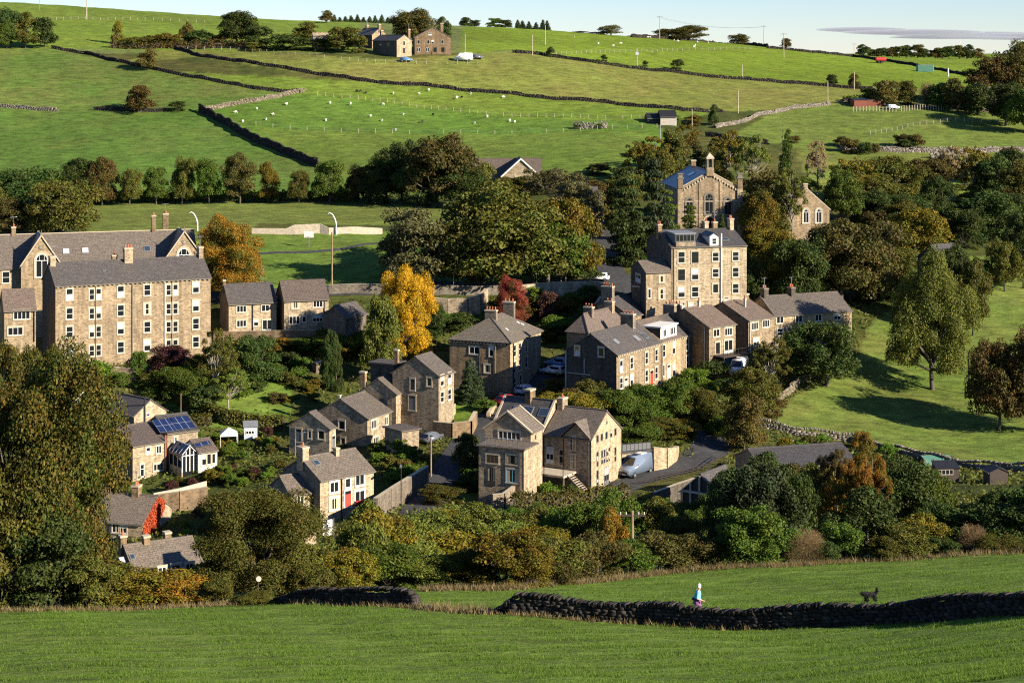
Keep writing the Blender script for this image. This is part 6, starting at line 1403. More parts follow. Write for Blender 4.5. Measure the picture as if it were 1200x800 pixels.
fence([(926, 458), (936, 450), (950, 446), (960, 442)], 'white post-and-rail fence at the top corner of the meadow', gap=1.8, rails=3, rail_r=.05, name='rail_fence')
fence([(745, 572), (775, 566), (800, 560), (830, 552), (848, 540)], 'dark railing along the outer edge of the lane', gap=.9, mat='dark_timber', rails=2, rail_r=.05, name='rail_fence')
fence([(250, 338), (275, 336), (298, 335)], 'tall wire court fence behind the stone semi with the french door', h=3.2, gap=1.1, mat='metal', rails=3, r=.05, name='court_fence')
def pole(u, v, top, label, r=.12, mat='timber', arms=0, ymin=140, name='utility_pole', cat='pole', y=None, extra=None):
    y = y or ground_y(u, v, ymin); x = X(u, y); z = hz(x, y); H = ((VH - F*z/y) - top)/F*y
    root = empty(name, (x, y, z)); tag(root, label, cat)
    b = MB(); b.tube((0, 0, -.5), (0, 0, H), r, r*.75, mat, 8); b.obj('shaft', root)
    for i in range(arms):
        b = MB(); b.box(-1.1, 1.1, -.07, .07, H-.45-.8*i, H-.3-.8*i, 'dark_timber')
        for xx in (-.95, -.5, .5, .95): b.tube((xx, 0, H-.3-.8*i), (xx, 0, H-.1-.8*i), .05, .04, 'blind', 6)
        b.obj('cross_arm', root)
    if extra: extra(root, H)
    return root
def transformer(root, H):
    b = MB(); b.box(-.5, .5, -.75, -.13, H-2.2, H-1.2, 'car_silver'); b.obj('transformer', root)
def lampx(root, H):
    b = MB(); b.box(-.12, .12, -1.0, .1, H-.1, H+.08, 'metal'); b.obj('lamp_head', root)
def curl(root, H):
    b = MB(); pts = [(0, 0, H), (-.25, 0, H+1.0), (-.7, 0, H+1.9), (-1.3, 0, H+2.3), (-1.6, 0, H+2.1)]
    for i in range(4): b.tube(pts[i], pts[i+1], .17-.02*i, .15-.02*i, 'white', 8)
    b.obj('curved_top', root)
def hoop(root, H):
    b = MB(); b.box(-.9, .9, -.1, -.02, H-1.2, H, 'white'); b.obj('backboard', root)
    b = MB()
    for i in range(10): a0, a1 = 2*math.pi*i/10, 2*math.pi*(i+1)/10; b.tube((.23*math.cos(a0), -.35+.23*math.sin(a0), H-.95), (.23*math.cos(a1), -.35+.23*math.sin(a1), H-.95), .025, .025, 'red', 5)
    b.obj('ring', root)
pole(389, 344, 272, 'tall brown telegraph pole in front of the park bank', .16, arms=0)
pole(505, 559, 513, 'brown telegraph pole standing in the shaded village street', .13)
pole(657.5, 334, 297, 'thinner of the two poles left of the parked white car', .11); pole(663, 334, 283, 'taller of the two poles left of the parked white car', .14, arms=0)
pole(1101, 378, 322, 'left leg of the transformer pole pair below the bronze trees', .15, arms=1); pole(1107, 378, 322, 'transformer pole carrying a pale metal box below the bronze trees', .15, extra=transformer)
pole(1135, 462, 412, 'dark pole standing alone in the meadow', .15, 'dark_timber')
pole(741, 600, 598, 'electricity pole with cross-arm rising behind the brown bushes', .14, arms=1, y=150)
pole(212, 500, 461, 'thin garden pole behind the solar-panel roof', .07)
pole(101.5, 23, -8, 'tall pale pole on the left skyline', .22, 'pale_timber', ymin=600)
pole(46, 12, -6, 'thin far pole on the left skyline', .12, ymin=600)
pole(624, 65, 41, 'field pole left of the wooded wall bend', .14, 'pale_timber'); pole(639, 53, 30, 'upper field pole near the skyline conifers', .14, 'pale_timber'); pole(746.5, 78, 57, 'white-boxed pole in the middle of the bright field', .14, 'pale_timber', extra=transformer)
pole(870, 93, 76, 'short pole right of centre in the bright field', .14, 'pale_timber'); pole(865, 133, 106, 'tall pole above the pale crumbling wall', .15, 'pale_timber'); pole(970, 124, 95, 'pole at the top end of the pale crumbling wall', .15, 'pale_timber'); pole(1001, 105, 84, 'pole between two dark bushes on the brown wall', .15, 'pale_timber')
pole(773, 46, 19, 'skyline twin pole with cross-arm', .16, 'pale_timber', arms=1, ymin=600); pole(895, 52, 30, 'skyline pole right of the domed trees', .16, 'pale_timber', arms=1, ymin=600); pole(918.5, 68, 39, 'pole with cross-arm standing in the bright field', .16, 'pale_timber', arms=1); pole(1001, 60, 51, 'small T-topped pole before the far tree line', .16, 'pale_timber', arms=1, ymin=600)
pole(774, 164, 145, 'grey pole below the black-roofed field barn', .12, 'metal'); pole(811, 150, 128, 'thin pole beside the yellow bush at the field barn', .11, 'pale_timber'); pole(1111, 90, 80, 'grey box on a post by the garden trees', .4, 'car_silver', name='feed_hopper', cat='hopper')
pole(1113, 276, 248, 'pale grey-green pole above the shaded house', .1, 'metal'); pole(545, 66, 40, 'farmyard pole right of the barn', .12, 'pale_timber', y=604)
pole(231.5, 268, 262, 'white curl-topped post left of the orange autumn tree', .16, 'white', extra=curl, y=372, name='curved_post', cat='post'); pole(394, 276, 263, 'white curl-topped post behind the telegraph pole', .17, 'white', extra=curl, y=368, name='curved_post', cat='post')
pole(362, 290, 271, 'basketball hoop with white board in the small park', .07, 'metal', extra=hoop, name='basketball_hoop', cat='basketball hoop')
pole(308, 338, 312, 'slim grey lamp post behind the stone semis', .08, 'metal', extra=lampx, name='street_lamp', cat='street lamp'); pole(531.5, 345, 318, 'slim grey lamp post above the curved retaining wall', .08, 'metal', extra=lampx, name='street_lamp', cat='street lamp'); pole(628.5, 346, 320, 'dark lamp post above the scarlet-topped tree', .08, 'black', extra=lampx, name='street_lamp', cat='street lamp')
pole(470, 600, 545, 'dark lamp post beside the grey village-street wall', .07, 'black', extra=lampx, name='street_lamp', cat='street lamp', y=226); pole(346, 536, 514, 'thin post in front of the lowest linked house', .06)
# overhead wires on the skyline
b = MB(); A = Vector((X(773, 795), 795, Z(20.5, 795))); B = Vector((X(895, 770), 770, Z(31.5, 770)))
for dx in (-.9, .9):
    for i in range(12):
        f0, f1 = i/12, (i+1)/12; s0_, s1_ = [Vector((dx, 0, -2.0*4*f*(1-f))) for f in (f0, f1)]; b.tube(A.lerp(B, f0)+s0_, A.lerp(B, f1)+s1_, .03, .03, 'metal', 3, False)
o = b.obj('power_line'); tag(o, 'thin sagging power line between the two skyline poles', 'power line')

# ------------------------------------------------------------------ vehicles
def vehicle(kind, u, y, heading, paint, label, cat, lift=.05, v=None):
    y = y if y else ground_y(u, v, 140); x = X(u, y); z = hz(x, y) + lift
    root = empty({'car': 'parked_car', 'van': 'camper_van', 'caravan': 'caravan'}[kind], (x, y, z), R(heading)); tag(root, label, cat)
    if kind == 'car': L, Wd, prof = 4.1, 1.72, [(-2.05, .32), (-2.05, .78), (-1.95, .92), (-1.65, 1.42), (-1.35, 1.48), (.25, 1.48), (.62, 1.36), (1.12, .98), (1.85, .82), (2.05, .66), (2.05, .32)]
    else: L, Wd, prof = 5.9, 2.0, [(-2.95, .4), (-2.95, 2.45), (-2.8, 2.62), (1.0, 2.62), (1.35, 2.50), (2.0, 1.55), (2.75, 1.22), (2.95, 1.0), (2.95, .4)]
    bm = bmesh.new(); k = len(prof); rowsv = []
    for yy, ins in ((-1, .0), (1, .0)):
        rowsv.append([bm.verts.new((px, yy*(Wd/2 - (.16 if pz > (1.0 if kind == 'car' else 1.7) else 0)), pz)) for px, pz in prof])
    for i in range(k): j = (i+1) % k; bm.faces.new([rowsv[0][i], rowsv[0][j], rowsv[1][j], rowsv[1][i]])
    bm.faces.new(rowsv[0][::-1]); bm.faces.new(rowsv[1]); bmesh.ops.recalc_face_normals(bm, faces=bm.faces)
    bmesh.ops.bevel(bm, geom=bm.edges[:], offset=.06, segments=2, affect='EDGES')
    me = bpy.data.meshes.new('body'); bm.to_mesh(me); bm.free(); me.materials.append(MATS[paint]); me.polygons.foreach_set('use_smooth', [True]*len(me.polygons)); link('body', me, root)
    b = MB()
    for sg in (-1, 1):
        if kind == 'car':
            yb, yt = sg*(Wd/2+.004), sg*(Wd/2-.155)
            b.poly([(-1.55, yb-sg*.03, 1.0), (.95, yb-sg*.03, 1.0), (.35, yt+sg*.012, 1.38), (-1.40, yt+sg*.012, 1.38)][::-sg], 'glass')
        else:
            yb = sg*(Wd/2+.006); yt = sg*(Wd/2-.145)
            b.poly([(.95, yb, 1.45), (1.85, yb, 1.45), (1.45, yt, 2.05), (.95, yt, 2.05)][::-sg], 'glass'); b.poly([(-.6, yt+sg*.01, 1.72), (.6, yt+sg*.01, 1.72), (.6, yt+sg*.01, 2.2), (-.6, yt+sg*.01, 2.2)][::-sg], 'glass')
    if kind == 'car': ws = [((.60, 1.375), (1.14, 1.0))]; rear = ((-1.68, 1.39), (-1.96, .98))
    else: ws = [((1.36, 2.47), (2.02, 1.6))]; rear = None
    (xa, za), (xb, zb) = ws[0]; hw = Wd/2-.22
    b.poly([(xa+.02, hw, za+.015), (xa+.02, -hw, za+.015), (xb+.02, -hw-.05, zb+.015), (xb+.02, hw+.05, zb+.015)], 'glass')
    if rear: (xa, za), (xb, zb) = rear; b.poly([(xa-.02, -hw, za), (xa-.02, hw, za), (xb-.015, hw+.05, zb), (xb-.015, -hw-.05, zb)], 'glass')
    b.obj('windows', root)
    for wx in ((-1.3, 1.28) if kind == 'car' else (-1.85, 1.85)):
        for sg in (-1, 1):
            rr_ = .31 if kind == 'car' else .36; b = MB(); b.tube((wx, sg*(Wd/2-.2), rr_), (wx, sg*(Wd/2+.015), rr_), rr_, rr_, 'tyre', 14); w = b.obj('wheel', root)
            b = MB(); b.tube((wx, sg*(Wd/2+.012), rr_), (wx, sg*(Wd/2+.025), rr_), rr_*.6, rr_*.58, 'metal', 10); b.obj('rim', w)
    for sg in (-1, 1):
        b = MB(); xx = L/2; zz = .72 if kind == 'car' else .95; b.box(xx-.02, xx+.025, sg*Wd*.36-.17, sg*Wd*.36+.17, zz-.08, zz+.08, 'blind'); b.obj('headlight', root)
        b = MB(); b.box(-L/2-.025, -L/2+.02, sg*Wd*.42-.09, sg*Wd*.42+.09, zz, zz+.2, 'red'); b.obj('tail_light', root)
    b = MB(); b.box(L/2-.02, L/2+.02, -.26, .26, .42, .54, 'white'); b.obj('number_plate', root)
    if kind == 'van':
        b = MB(); b.box(L/2-.01, L/2+.03, -.5, .5, .62, .86, 'black'); b.obj('grille', root); b = MB(); b.box(-1.6, -.3, -.5, .5, 2.6, 2.72, 'offwhite'); b.box(.1, .6, -.35, .35, 2.6, 2.7, 'black'); b.obj('roof_vent', root)
    return root
vehicle('van', 746, None, 232, 'van_silver', 'silver high-roof camper van parked by the converted house', 'camper van', v=557)
vehicle('van', 866, None, 250, 'car_white', 'white motorhome parked below the blue door', 'motorhome', v=440)
vehicle('car', 594, None, 50, 'car_red', 'red hatchback parked on the narrow street above the skylights', 'car', v=474)
vehicle('car', 615, None, 60, 'car_silver', 'silver car at the sunny corner of the hipped-roof house', 'car', v=462)
vehicle('car', 648, None, 150, 'car_white', 'white car in deep shade beside the blind gable, nearer one', 'car', v=440)
vehicle('car', 653, None, 150, 'car_blue', 'pale blue car in deep shade beside the blind gable, farther one', 'car', v=430)
vehicle('car', 701, None, 170, 'car_white', 'white car parked at the road bend by the two poles', 'car', v=330)
vehicle('car', 789, 214, 250, 'car_grey', 'dark grey car in the shaded yard left of the carport', 'car')
vehicle('car', 852, 212, 200, 'car_silver', 'pale car half hidden under trees right of the carport', 'car')
vehicle('car', 476, 598, 5, 'car_blue', 'blue car in front of the dark-sided farmhouse', 'car'); vehicle('van', 543, 600, 180, 'car_white', 'white van parked beside the barn at the hill farm', 'van')
vehicle('car', 559, 604, 10, 'car_grey', 'dark car right of the white van at the hill farm', 'car'); vehicle('car', 1046, 564, 20, 'car_white', 'white car among the sheds of the hilltop garden', 'car')
vehicle('car', 505, 268, 60, 'car_grey', 'dark car in the shaded yard under the stone terrace', 'car')
# farm tanker and container
x, y, z = gpy(1032, 735); root = empty('slurry_tanker', (x, y, z+.1), .1); root.scale = (.8, .8, .8); tag(root, 'orange-red farm tanker trailer standing in the bright upper field', 'tanker')
b = MB(); b.tube((-2.3, 0, 1.7), (2.3, 0, 1.7), 1.05, 1.05, 'red', 14); b.tube((2.3, 0, 1.7), (2.7, 0, 1.7), 1.05, .5, 'red', 14); b.tube((-2.7, 0, 1.7), (-2.3, 0, 1.7), .5, 1.05, 'red', 14); b.obj('tank', root)
b = MB(); b.box(-2.4, 3.8, -.5, .5, .5, .7, 'black'); b.obj('chassis', root)
for sx in (-1.2, .4):
    for sg in (-1.1, 1.1): b = MB(); b.tube((sx, sg-.2, .55), (sx, sg+.2, .55), .6, .6, 'tyre', 12); b.obj('wheel', root)
x, y, z = gpy(1084, 700); root = empty('container', (x, y, z), .05); tag(root, 'dark green corrugated container on the skyline field wall', 'container'); b = MB(); b.box(-3, 3, -1.25, 1.25, .1, 2.6, 'sheet_green'); 
for i in range(22): b.box(-2.9+i*.265, -2.78+i*.265, -1.31, -1.253, .2, 2.5, 'sheet_green')
b.obj('corrugated_box', root); b = MB(); b.box(3.003, 3.06, -1.2, 1.2, .2, 2.5, 'green_paint'); b.obj('door', root); b = MB(); b.box(-3.05, 3.05, -1.3, 1.3, 2.603, 2.72, 'lead'); b.obj('roof', root)
# wind turbine far beyond the ridge
x, y = X(1123.5, 3000), 3000; z0 = hz(x, y); zt = Z(53.5, y); root = empty('wind_turbine', (x, y, z0)); tag(root, 'tiny white wind turbine beyond the far tree line', 'wind turbine'); b = MB(); b.tube((0, 0, -1), (0, 0, zt-z0), 1.4, .8, 'white', 10); b.obj('tower', root); b = MB(); b.box(-.9, .9, -2, 2, zt-z0-.8, zt-z0+.9, 'white'); b.obj('nacelle', root)
for i in range(3):
    a = 2*math.pi*i/3 + .3; b = MB(); b.tube((0, -2.2, zt-z0), (9*math.sin(a), -2.2, zt-z0+9*math.cos(a)), .7, .2, 'white', 6); b.obj('blade', root)
# allotment netting frame, low white caravan-like shelter, banner, stone trough things
x, y, z = gp(1108, 546); root = empty('netting_frame', (x, y, z), .1); tag(root, 'pale green netted growing frame at the meadow edge', 'growing frame'); b = MB(); b.box(-3, 1.0, -.05, .05, 0, .85, 'sheet_green'); b.slab([(-3, -.06, .85), (1.0, -.06, .85), (1.0, 1.6, 1.1), (-3, 1.6, 1.1)], .03, 'sheet_green'); b.obj('netting', root)
for xx in (-3, -1.65, -.3, 1.0): b = MB(); b.box(xx-.05, xx+.05, -.11, -.053, -.2, 1.0, 'timber'); b.obj('post', root)
b = MB(); b.tube((1.0, 0, .95), (2.6, -.4, .1), .06, .06, 'black', 5); b.tube((1.2, 1.2, 1.05), (2.8, .8, .1), .06, .06, 'black', 5); b.tube((2.6, -.4, .1), (2.8, .8, .1), .05, .05, 'black', 5); b.obj('side_rail', root)
x, y = X(391, 205), 205; z = Z(628, y); root = empty('banner', (x, y, hz(x, y)), .25); tag(root, 'white banner on a thin pole beside the double-fronted cottage', 'banner'); zz = z - hz(x, y); b = MB(); b.tube((.02, 0, -.4), (.02, 0, zz+2.0), .04, .035, 'metal', 6); b.obj('pole', root)
b = MB(); nx = 8
for i in range(nx):
    x0_, x1_ = -.02 - 1.15*i/nx, -.02 - 1.15*(i+1)/nx; y0_, y1_ = .10*math.sin(i*1.1), .10*math.sin((i+1)*1.1)
    b.slab([(x1_, y1_, zz+.15), (x0_, y0_, zz+.15), (x0_, y0_, zz+1.85), (x1_, y1_, zz+1.85)], .012, 'white')
b.obj('cloth', root)
for x_, z_, w_, h_ in ((-.75, .85, .3, .08), (-.55, .78, .36, .07), (-.5, 1.08, .2, .05)): b = MB(); b.box(x_-w_/2, x_+w_/2, -.16, -.135, zz+z_-h_/2, zz+z_+h_/2, 'black'); b.obj('marking', root)
# satellite dish in the hedge by the big olive tree
x, y = X(303, 104), 104; z = hz(x, y); root = empty('satellite_dish', (x, y, z), .3); tag(root, 'pale round dish on a short post under the big olive tree', 'satellite dish'); zz = Z(678, y)-z; b = MB(); b.tube((0, .1, -.2), (0, .1, zz), .03, .03, 'dark_timber', 6); b.obj('post', root); b = MB(); b.tube((0, 0, zz), (0, -.06, zz+.02), .08, .15, 'concrete', 16); b.obj('dish', root)
# garden bench and patio chairs on the allotment lawn
def bench(u, v, rz, label, mat='pale_timber'):
    x, y, z = gp(u, v); root = empty('garden_chair', (x, y, z), rz); tag(root, label, 'chair', 'garden chairs on the allotment lawn')
    b = MB(); b.box(-.35, .35, -.3, .3, .38, .44, mat); b.obj('seat', root); b = MB(); b.box(-.35, .35, .25, .32, .44, 1.0, mat); b.obj('backrest', root)
    for sx in (-.3, .3):
        for sy in (-.25, .25): b = MB(); b.box(sx-.04, sx+.04, sy-.04, sy+.04, -.1, .38, mat); b.obj('leg', root)
bench(1096, 587, .5, 'left white garden chair of the pair on the allotment lawn', 'white'); bench(1104, 587, -.5, 'right white garden chair of the pair on the allotment lawn', 'white')
# ------------------------------------------------------------------ walker, dog, sheep
def skin(name, pts, edges, sub=2):
    """one continuous body grown around joints: pts = {joint: (x, y, z, radius)}"""
    keys = list(pts); me = bpy.data.meshes.new(name); me.from_pydata([pts[k][:3] for k in keys], [(keys.index(a), keys.index(b)) for a, b in edges], [])
    o = bpy.data.objects.new(name, me); COL.objects.link(o); o.modifiers.new('skin', 'SKIN'); s = o.modifiers.new('sub', 'SUBSURF'); s.levels = s.render_levels = sub
    if not me.skin_vertices: me.skin_vertices.new()
    for i, k in enumerate(keys): me.skin_vertices[0].data[i].radius = (pts[k][3], pts[k][3]); me.skin_vertices[0].data[i].use_root = (i == 0)
    dg = bpy.context.evaluated_depsgraph_get(); nm = bpy.data.meshes.new_from_object(o.evaluated_get(dg)); bpy.data.objects.remove(o); nm.name = name
    nm.polygons.foreach_set('use_smooth', [True]*len(nm.polygons)); return nm
def loft(rings, mat, seg=14, close=True):
    """rings: (cx, cy, z, rx, ry)"""
    b = MB(); Rg = [[Vector((cx+rx*math.cos(2*math.pi*i/seg), cy+ry*math.sin(2*math.pi*i/seg), z)) for i in range(seg)] for cx, cy, z, rx, ry in rings]
    for a, c in zip(Rg, Rg[1:]):
        for i in range(seg): j = (i+1) % seg; b.poly([a[i], a[j], c[j], c[i]], mat)
    if close: b.poly(Rg[-1], mat); b.poly(Rg[0][::-1], mat)
    return b
# walker, facing and striding to the right (+x)
x, y, z = gpy(817, 89.9); root = empty('person', (x, y, z), -.12); tag(root, 'pale-haired walker in blue top and purple trousers, behind the long dark wall', 'person')
J = {'pelvis': (0, 0, .92, .13), 'waist': (.01, 0, 1.06, .115), 'chest': (.04, 0, 1.28, .135), 'neck': (.07, 0, 1.44, .055), 'head0': (.095, 0, 1.53, .078), 'head1': (.11, 0, 1.63, .085),
     'hipL': (.0, .09, .88, .095), 'kneeL': (.20, .09, .50, .065), 'ankL': (.14, .09, .09, .042), 'toeL': (.34, .09, .04, .035), 'hipR': (.0, -.09, .88, .095), 'kneeR': (-.06, -.09, .48, .065), 'ankR': (-.32, -.09, .14, .042), 'toeR': (-.18, -.09, .03, .035),
     'shL': (.04, .17, 1.36, .06), 'elL': (-.10, .21, 1.10, .042), 'wrL': (.10, .20, .96, .03), 'shR': (.04, -.17, 1.36, .06), 'elR': (.0, -.23, 1.09, .042), 'wrR': (.24, -.22, 1.01, .03)}
E = [('pelvis', 'waist'), ('waist', 'chest'), ('chest', 'neck'), ('neck', 'head0'), ('head0', 'head1'), ('pelvis', 'hipL'), ('hipL', 'kneeL'), ('kneeL', 'ankL'), ('ankL', 'toeL'), ('pelvis', 'hipR'), ('hipR', 'kneeR'), ('kneeR', 'ankR'), ('ankR', 'toeR'), ('chest', 'shL'), ('shL', 'elL'), ('elL', 'wrL'), ('chest', 'shR'), ('shR', 'elR'), ('elR', 'wrR')]
for sd, (wx, wy, wz) in (('L', (.10, .20, .96)), ('R', (.24, -.22, 1.01))):
    J['palm'+sd] = (wx+.07, wy, wz+.0, .026); E.append(('wr'+sd, 'palm'+sd))
    for k in range(5):
        off = (k-1.5)*.018; ln = (.07, .08, .075, .06, .045)[k]; a = (wx+.10, wy+off, wz-.01) if k < 4 else (wx+.06, wy-.035, wz-.01)
        J[f'f{sd}{k}'] = (*a, .0095); J[f't{sd}{k}'] = (a[0]+ln*.6, a[1], a[2]-ln*.7, .0085); E += [('palm'+sd, f'f{sd}{k}'), (f'f{sd}{k}', f't{sd}{k}')]
me = skin('body', J, E); me.materials.clear(); me.materials.append(MATS['skin']); link('body', me, root)
b = loft([(0, 0, .98, .16, .165), (.01, 0, 1.08, .15, .16), (.03, 0, 1.22, .155, .18), (.045, 0, 1.36, .14, .21), (.06, 0, 1.43, .08, .12)], 'cloth_blue'); s_ = smooth(b.obj('shirt', root))
for sg, el in ((1, (-.10, .21, 1.10)), (-1, (.0, -.23, 1.09))):
    b = MB(); b.tube((.04, sg*.17, 1.38), el, .078, .06, 'cloth_blue', 10); smooth(b.obj('sleeve', root))
b = loft([(-.02, 0, .80, .19, .19), (-.01, 0, .90, .18, .185), (0, 0, 1.0, .165, .17)], 'cloth_purple'); smooth(b.obj('trousers_top', root))
for sg, kn, an in ((1, (.20, .09, .50), (.14, .09, .14)), (-1, (-.06, -.09, .48), (-.30, -.09, .18))):
    b = MB(); b.tube((0, sg*.09, .86), kn, .118, .088, 'cloth_purple', 12); b.tube(kn, an, .088, .066, 'cloth_purple', 12); smooth(b.obj('trouser_leg', root))
b = loft([(-.05, 0, .98, .20, .20), (-.055, 0, 1.02, .21, .205), (-.05, 0, 1.07, .19, .19)], 'cloth_dark'); smooth(b.obj('tied_jacket', root))
b = loft([(.075, 0, 1.58, .098, .095), (.085, 0, 1.66, .102, .098), (.10, 0, 1.73, .08, .078), (.105, 0, 1.765, .02, .02)], 'hair_white'); smooth(b.obj('hair', root))
b = MB(); b.tube((.195, 0, 1.60), (.225, 0, 1.59), .016, .01, 'skin', 6)
b.obj('nose', root); b = MB()
for sg in (-1, 1): b.box(.183, .193, sg*.035-.012, sg*.035+.012, 1.615, 1.63, 'cloth_dark')
b.obj('eyes', root); b = MB(); b.box(.180, .186, -.022, .022, 1.545, 1.552, 'red'); b.obj('mouth', root)
# dog, facing left
x, y, z = gp(1020, 705)
root = empty('dog', (x, y, z), math.pi+.1); tag(root, 'shaggy dark dog with raised tail, trotting ahead of the walker along the wall', 'dog')
J = {'hip': (-.24, 0, .44, .135), 'mid': (0, 0, .44, .145), 'chest': (.22, 0, .45, .155), 'neck': (.34, 0, .53, .12), 'head': (.43, 0, .58, .125), 'muz': (.55, 0, .53, .07), 'nose': (.60, 0, .525, .045), 'earL': (.44, .085, .50, .03), 'earR': (.44, -.085, .50, .03), 'earL2': (.45, .11, .42, .022), 'earR2': (.45, -.11, .42, .022),
     'tail0': (-.36, 0, .54, .05), 'tail1': (-.42, 0, .70, .055), 'tail2': (-.38, 0, .84, .03),
     'sL': (.24, .09, .34, .085), 'eL': (.20, .10, .20, .065), 'pL': (.25, .10, .03, .035), 'sR': (.24, -.09, .34, .085), 'eR': (.28, -.10, .20, .065), 'pR': (.24, -.10, .03, .035),
     'hL': (-.24, .09, .33, .095), 'kL': (-.17, .10, .24, .075), 'oL': (-.30, .10, .15, .036), 'qL': (-.26, .10, .03, .035), 'hR': (-.26, -.09, .33, .095), 'kR': (-.24, -.10, .22, .075), 'oR': (-.38, -.10, .14, .036), 'qR': (-.36, -.10, .03, .035)}
E = [('mid', 'hip'), ('mid', 'chest'), ('chest', 'neck'), ('neck', 'head'), ('head', 'muz'), ('muz', 'nose'), ('head', 'earL'), ('earL', 'earL2'), ('head', 'earR'), ('earR', 'earR2'), ('hip', 'tail0'), ('tail0', 'tail1'), ('tail1', 'tail2'), ('chest', 'sL'), ('sL', 'eL'), ('eL', 'pL'), ('chest', 'sR'), ('sR', 'eR'), ('eR', 'pR'), ('hip', 'hL'), ('hL', 'kL'), ('kL', 'oL'), ('oL', 'qL'), ('hip', 'hR'), ('hR', 'kR'), ('kR', 'oR'), ('oR', 'qR')]
J = {'mid': J.pop('mid'), **J}
me = skin('body', J, E); me.materials.clear(); me.materials.append(MATS['fur_black']); link('body', me, root)
rr = np.random.default_rng(9); vs = np.array([v.co[:] for v in me.vertices]); ns = np.array([v.normal[:] for v in me.vertices]); pk = rr.integers(0, len(vs), 1500)
a_ = unit(ns[pk]*.6 + rr.normal(size=(1500, 3))*.4 + [0, 0, -.5])*.065; b_ = unit(np.cross(a_, rr.normal(size=(1500, 3))))*.014
root.scale = (.86, .86, .86); link('coat', quads_mesh('coat', vs[pk]+a_*.5, a_, b_, 'fur_black'), root)
# sheep
J = {'mid': (0, 0, .62, .26), 'rump': (-.36, 0, .62, .22), 'chest': (.36, 0, .64, .21), 'neck': (.55, 0, .66, .10), 'head': (.70, 0, .58, .085), 'muz': (.82, 0, .48, .05)}
E = [('mid', 'rump'), ('mid', 'chest'), ('chest', 'neck'), ('neck', 'head'), ('head', 'muz')]
for nm, xx, yy, p in (('a', .3, .13, 'chest'), ('b', .3, -.13, 'chest'), ('c', -.34, .13, 'rump'), ('d', -.34, -.13, 'rump')):
    J['h'+nm] = (xx, yy, .40, .07); J['f'+nm] = (xx+.02, yy, .02, .04); E += [(p, 'h'+nm), ('h'+nm, 'f'+nm)]
sheep_me = skin('sheep', J, E, 1); sheep_me.materials.clear(); sheep_me.materials.append(MATS['wool']); first = None
def sheep(u, v, label, group, dark=False):
    global first
    x, y, z = gp(u, v, 400)
    if first is None: first = link('sheep', sheep_me); o = first
    else: o = first.copy(); COL.objects.link(o)
    for k in ('label', 'group'):
        if k in o: del o[k]
    o.location = (x, y, z-.02); o.rotation_euler = (0, 0, random.uniform(0, 6.28)); s = random.uniform(.8, 1.0); o.scale = (s, s, s)
    o.material_slots[0].link = 'OBJECT'; o.material_slots[0].material = MATS['dark_wool' if dark else 'wool']
    tag(o, label, 'sheep', group)
LOW = [(336, 123.5), (300.5, 129), (320, 135.5), (312, 141.5), (382, 142), (434, 137.2), (447.5, 142.8), (472, 135.3), (387, 122.2), (410.7, 122.8), (449, 123.8), (571, 138), (556, 145.3), (597.5, 143), (463, 153.8), (603, 144.5), (276.5, 133)]
MID = [(461, 111), (491, 111.7), (502, 107.3), (535, 116.3), (551, 111.2), (589.5, 115.7)]
UP = [(673, 44), (701, 52.5), (718.5, 54.8), (727, 52.2), (728, 41.5), (746, 43), (759, 44.8), (762, 45), (790, 48), (794, 49.3), (817, 50.4), (830, 51), (813, 56), (814.5, 54.3)]
for u, v in LOW: sheep(u, v, 'white sheep grazing between the two post fences of the lower sheep field', 'white sheep of the lower field')
for u, v in MID: sheep(u, v, 'white sheep grazing in the strip just under the longest dark field wall', 'white sheep of the middle strip')
for u, v in UP: sheep(u, v, 'white sheep grazing high in the bright field below the skyline', 'white sheep of the upper field')
for u, v in [(418, 108.3), (422.5, 108.3), (429, 110.3), (541, 115.5), (507.5, 136), (495, 144.5)]: sheep(u, v, 'black sheep grazing among the white ones on the hillside', 'black sheep on the hillside', True)
sheep(284.5, 144, 'single sheep lying close to the black-shadowed steep wall', None)

# ------------------------------------------------------------------ grass and undergrowth
def tufts(name, P, h, w, mat, seed, lean=.35, label=None, blades=3):
    r = np.random.default_rng(seed); n = len(P)*blades; Pb = np.repeat(P, blades, 0) + np.column_stack([r.normal(0, .05, n), r.normal(0, .05, n), np.zeros(n)])
    hh = np.repeat(h, blades)*(.6+.7*r.random(n)); a = r.random(n)*math.pi; d = np.column_stack([np.cos(a), np.sin(a), np.zeros(n)])*(w*(.6+.8*r.random(n)))[:, None]
    ln = r.normal(0, lean, (n, 2))*hh[:, None]; v = np.empty((n, 3, 3)); v[:, 0] = Pb-d; v[:, 1] = Pb+d; v[:, 2] = Pb + np.column_stack([ln, hh])
    me = bpy.data.meshes.new(name); me.vertices.add(n*3); me.vertices.foreach_set('co', v.ravel()); me.loops.add(n*3); me.loops.foreach_set('vertex_index', np.arange(n*3, dtype=np.int32))
    me.polygons.add(n); me.polygons.foreach_set('loop_start', np.arange(0, n*3, 3, dtype=np.int32)); me.polygons.foreach_set('loop_total', np.full(n, 3, np.int32)); me.materials.append(MATS[mat]); me.update(calc_edges=True)
    return tag(link(name, me), label, None, kind='stuff')
r = np.random.default_rng(77)
def field_pts(n, y0, y1, u0=-60, u1=1260, power=1.0):
    y = y0 + (y1-y0)*r.random(n)**power; u = u0 + (u1-u0)*r.random(n); x = X(u, y); return x, y, u
x, y, u = field_pts(420000, 46, 134, power=1.3); z = height(x, y); v = VH - F*z/y
keep = ~((u < 310) & (y > 103)) & ~((u < 480) & (y > 128)) 
k = np.sin(y*4.3+np.sin(x*.35)*1.6)*.8+np.sin(x*.21-y*1.7+2)+np.sin(x*.9+y*.3)*.6+r.normal(0, .3, len(x)); P = np.column_stack([x, y, z-.03])[keep]; k = k[keep]
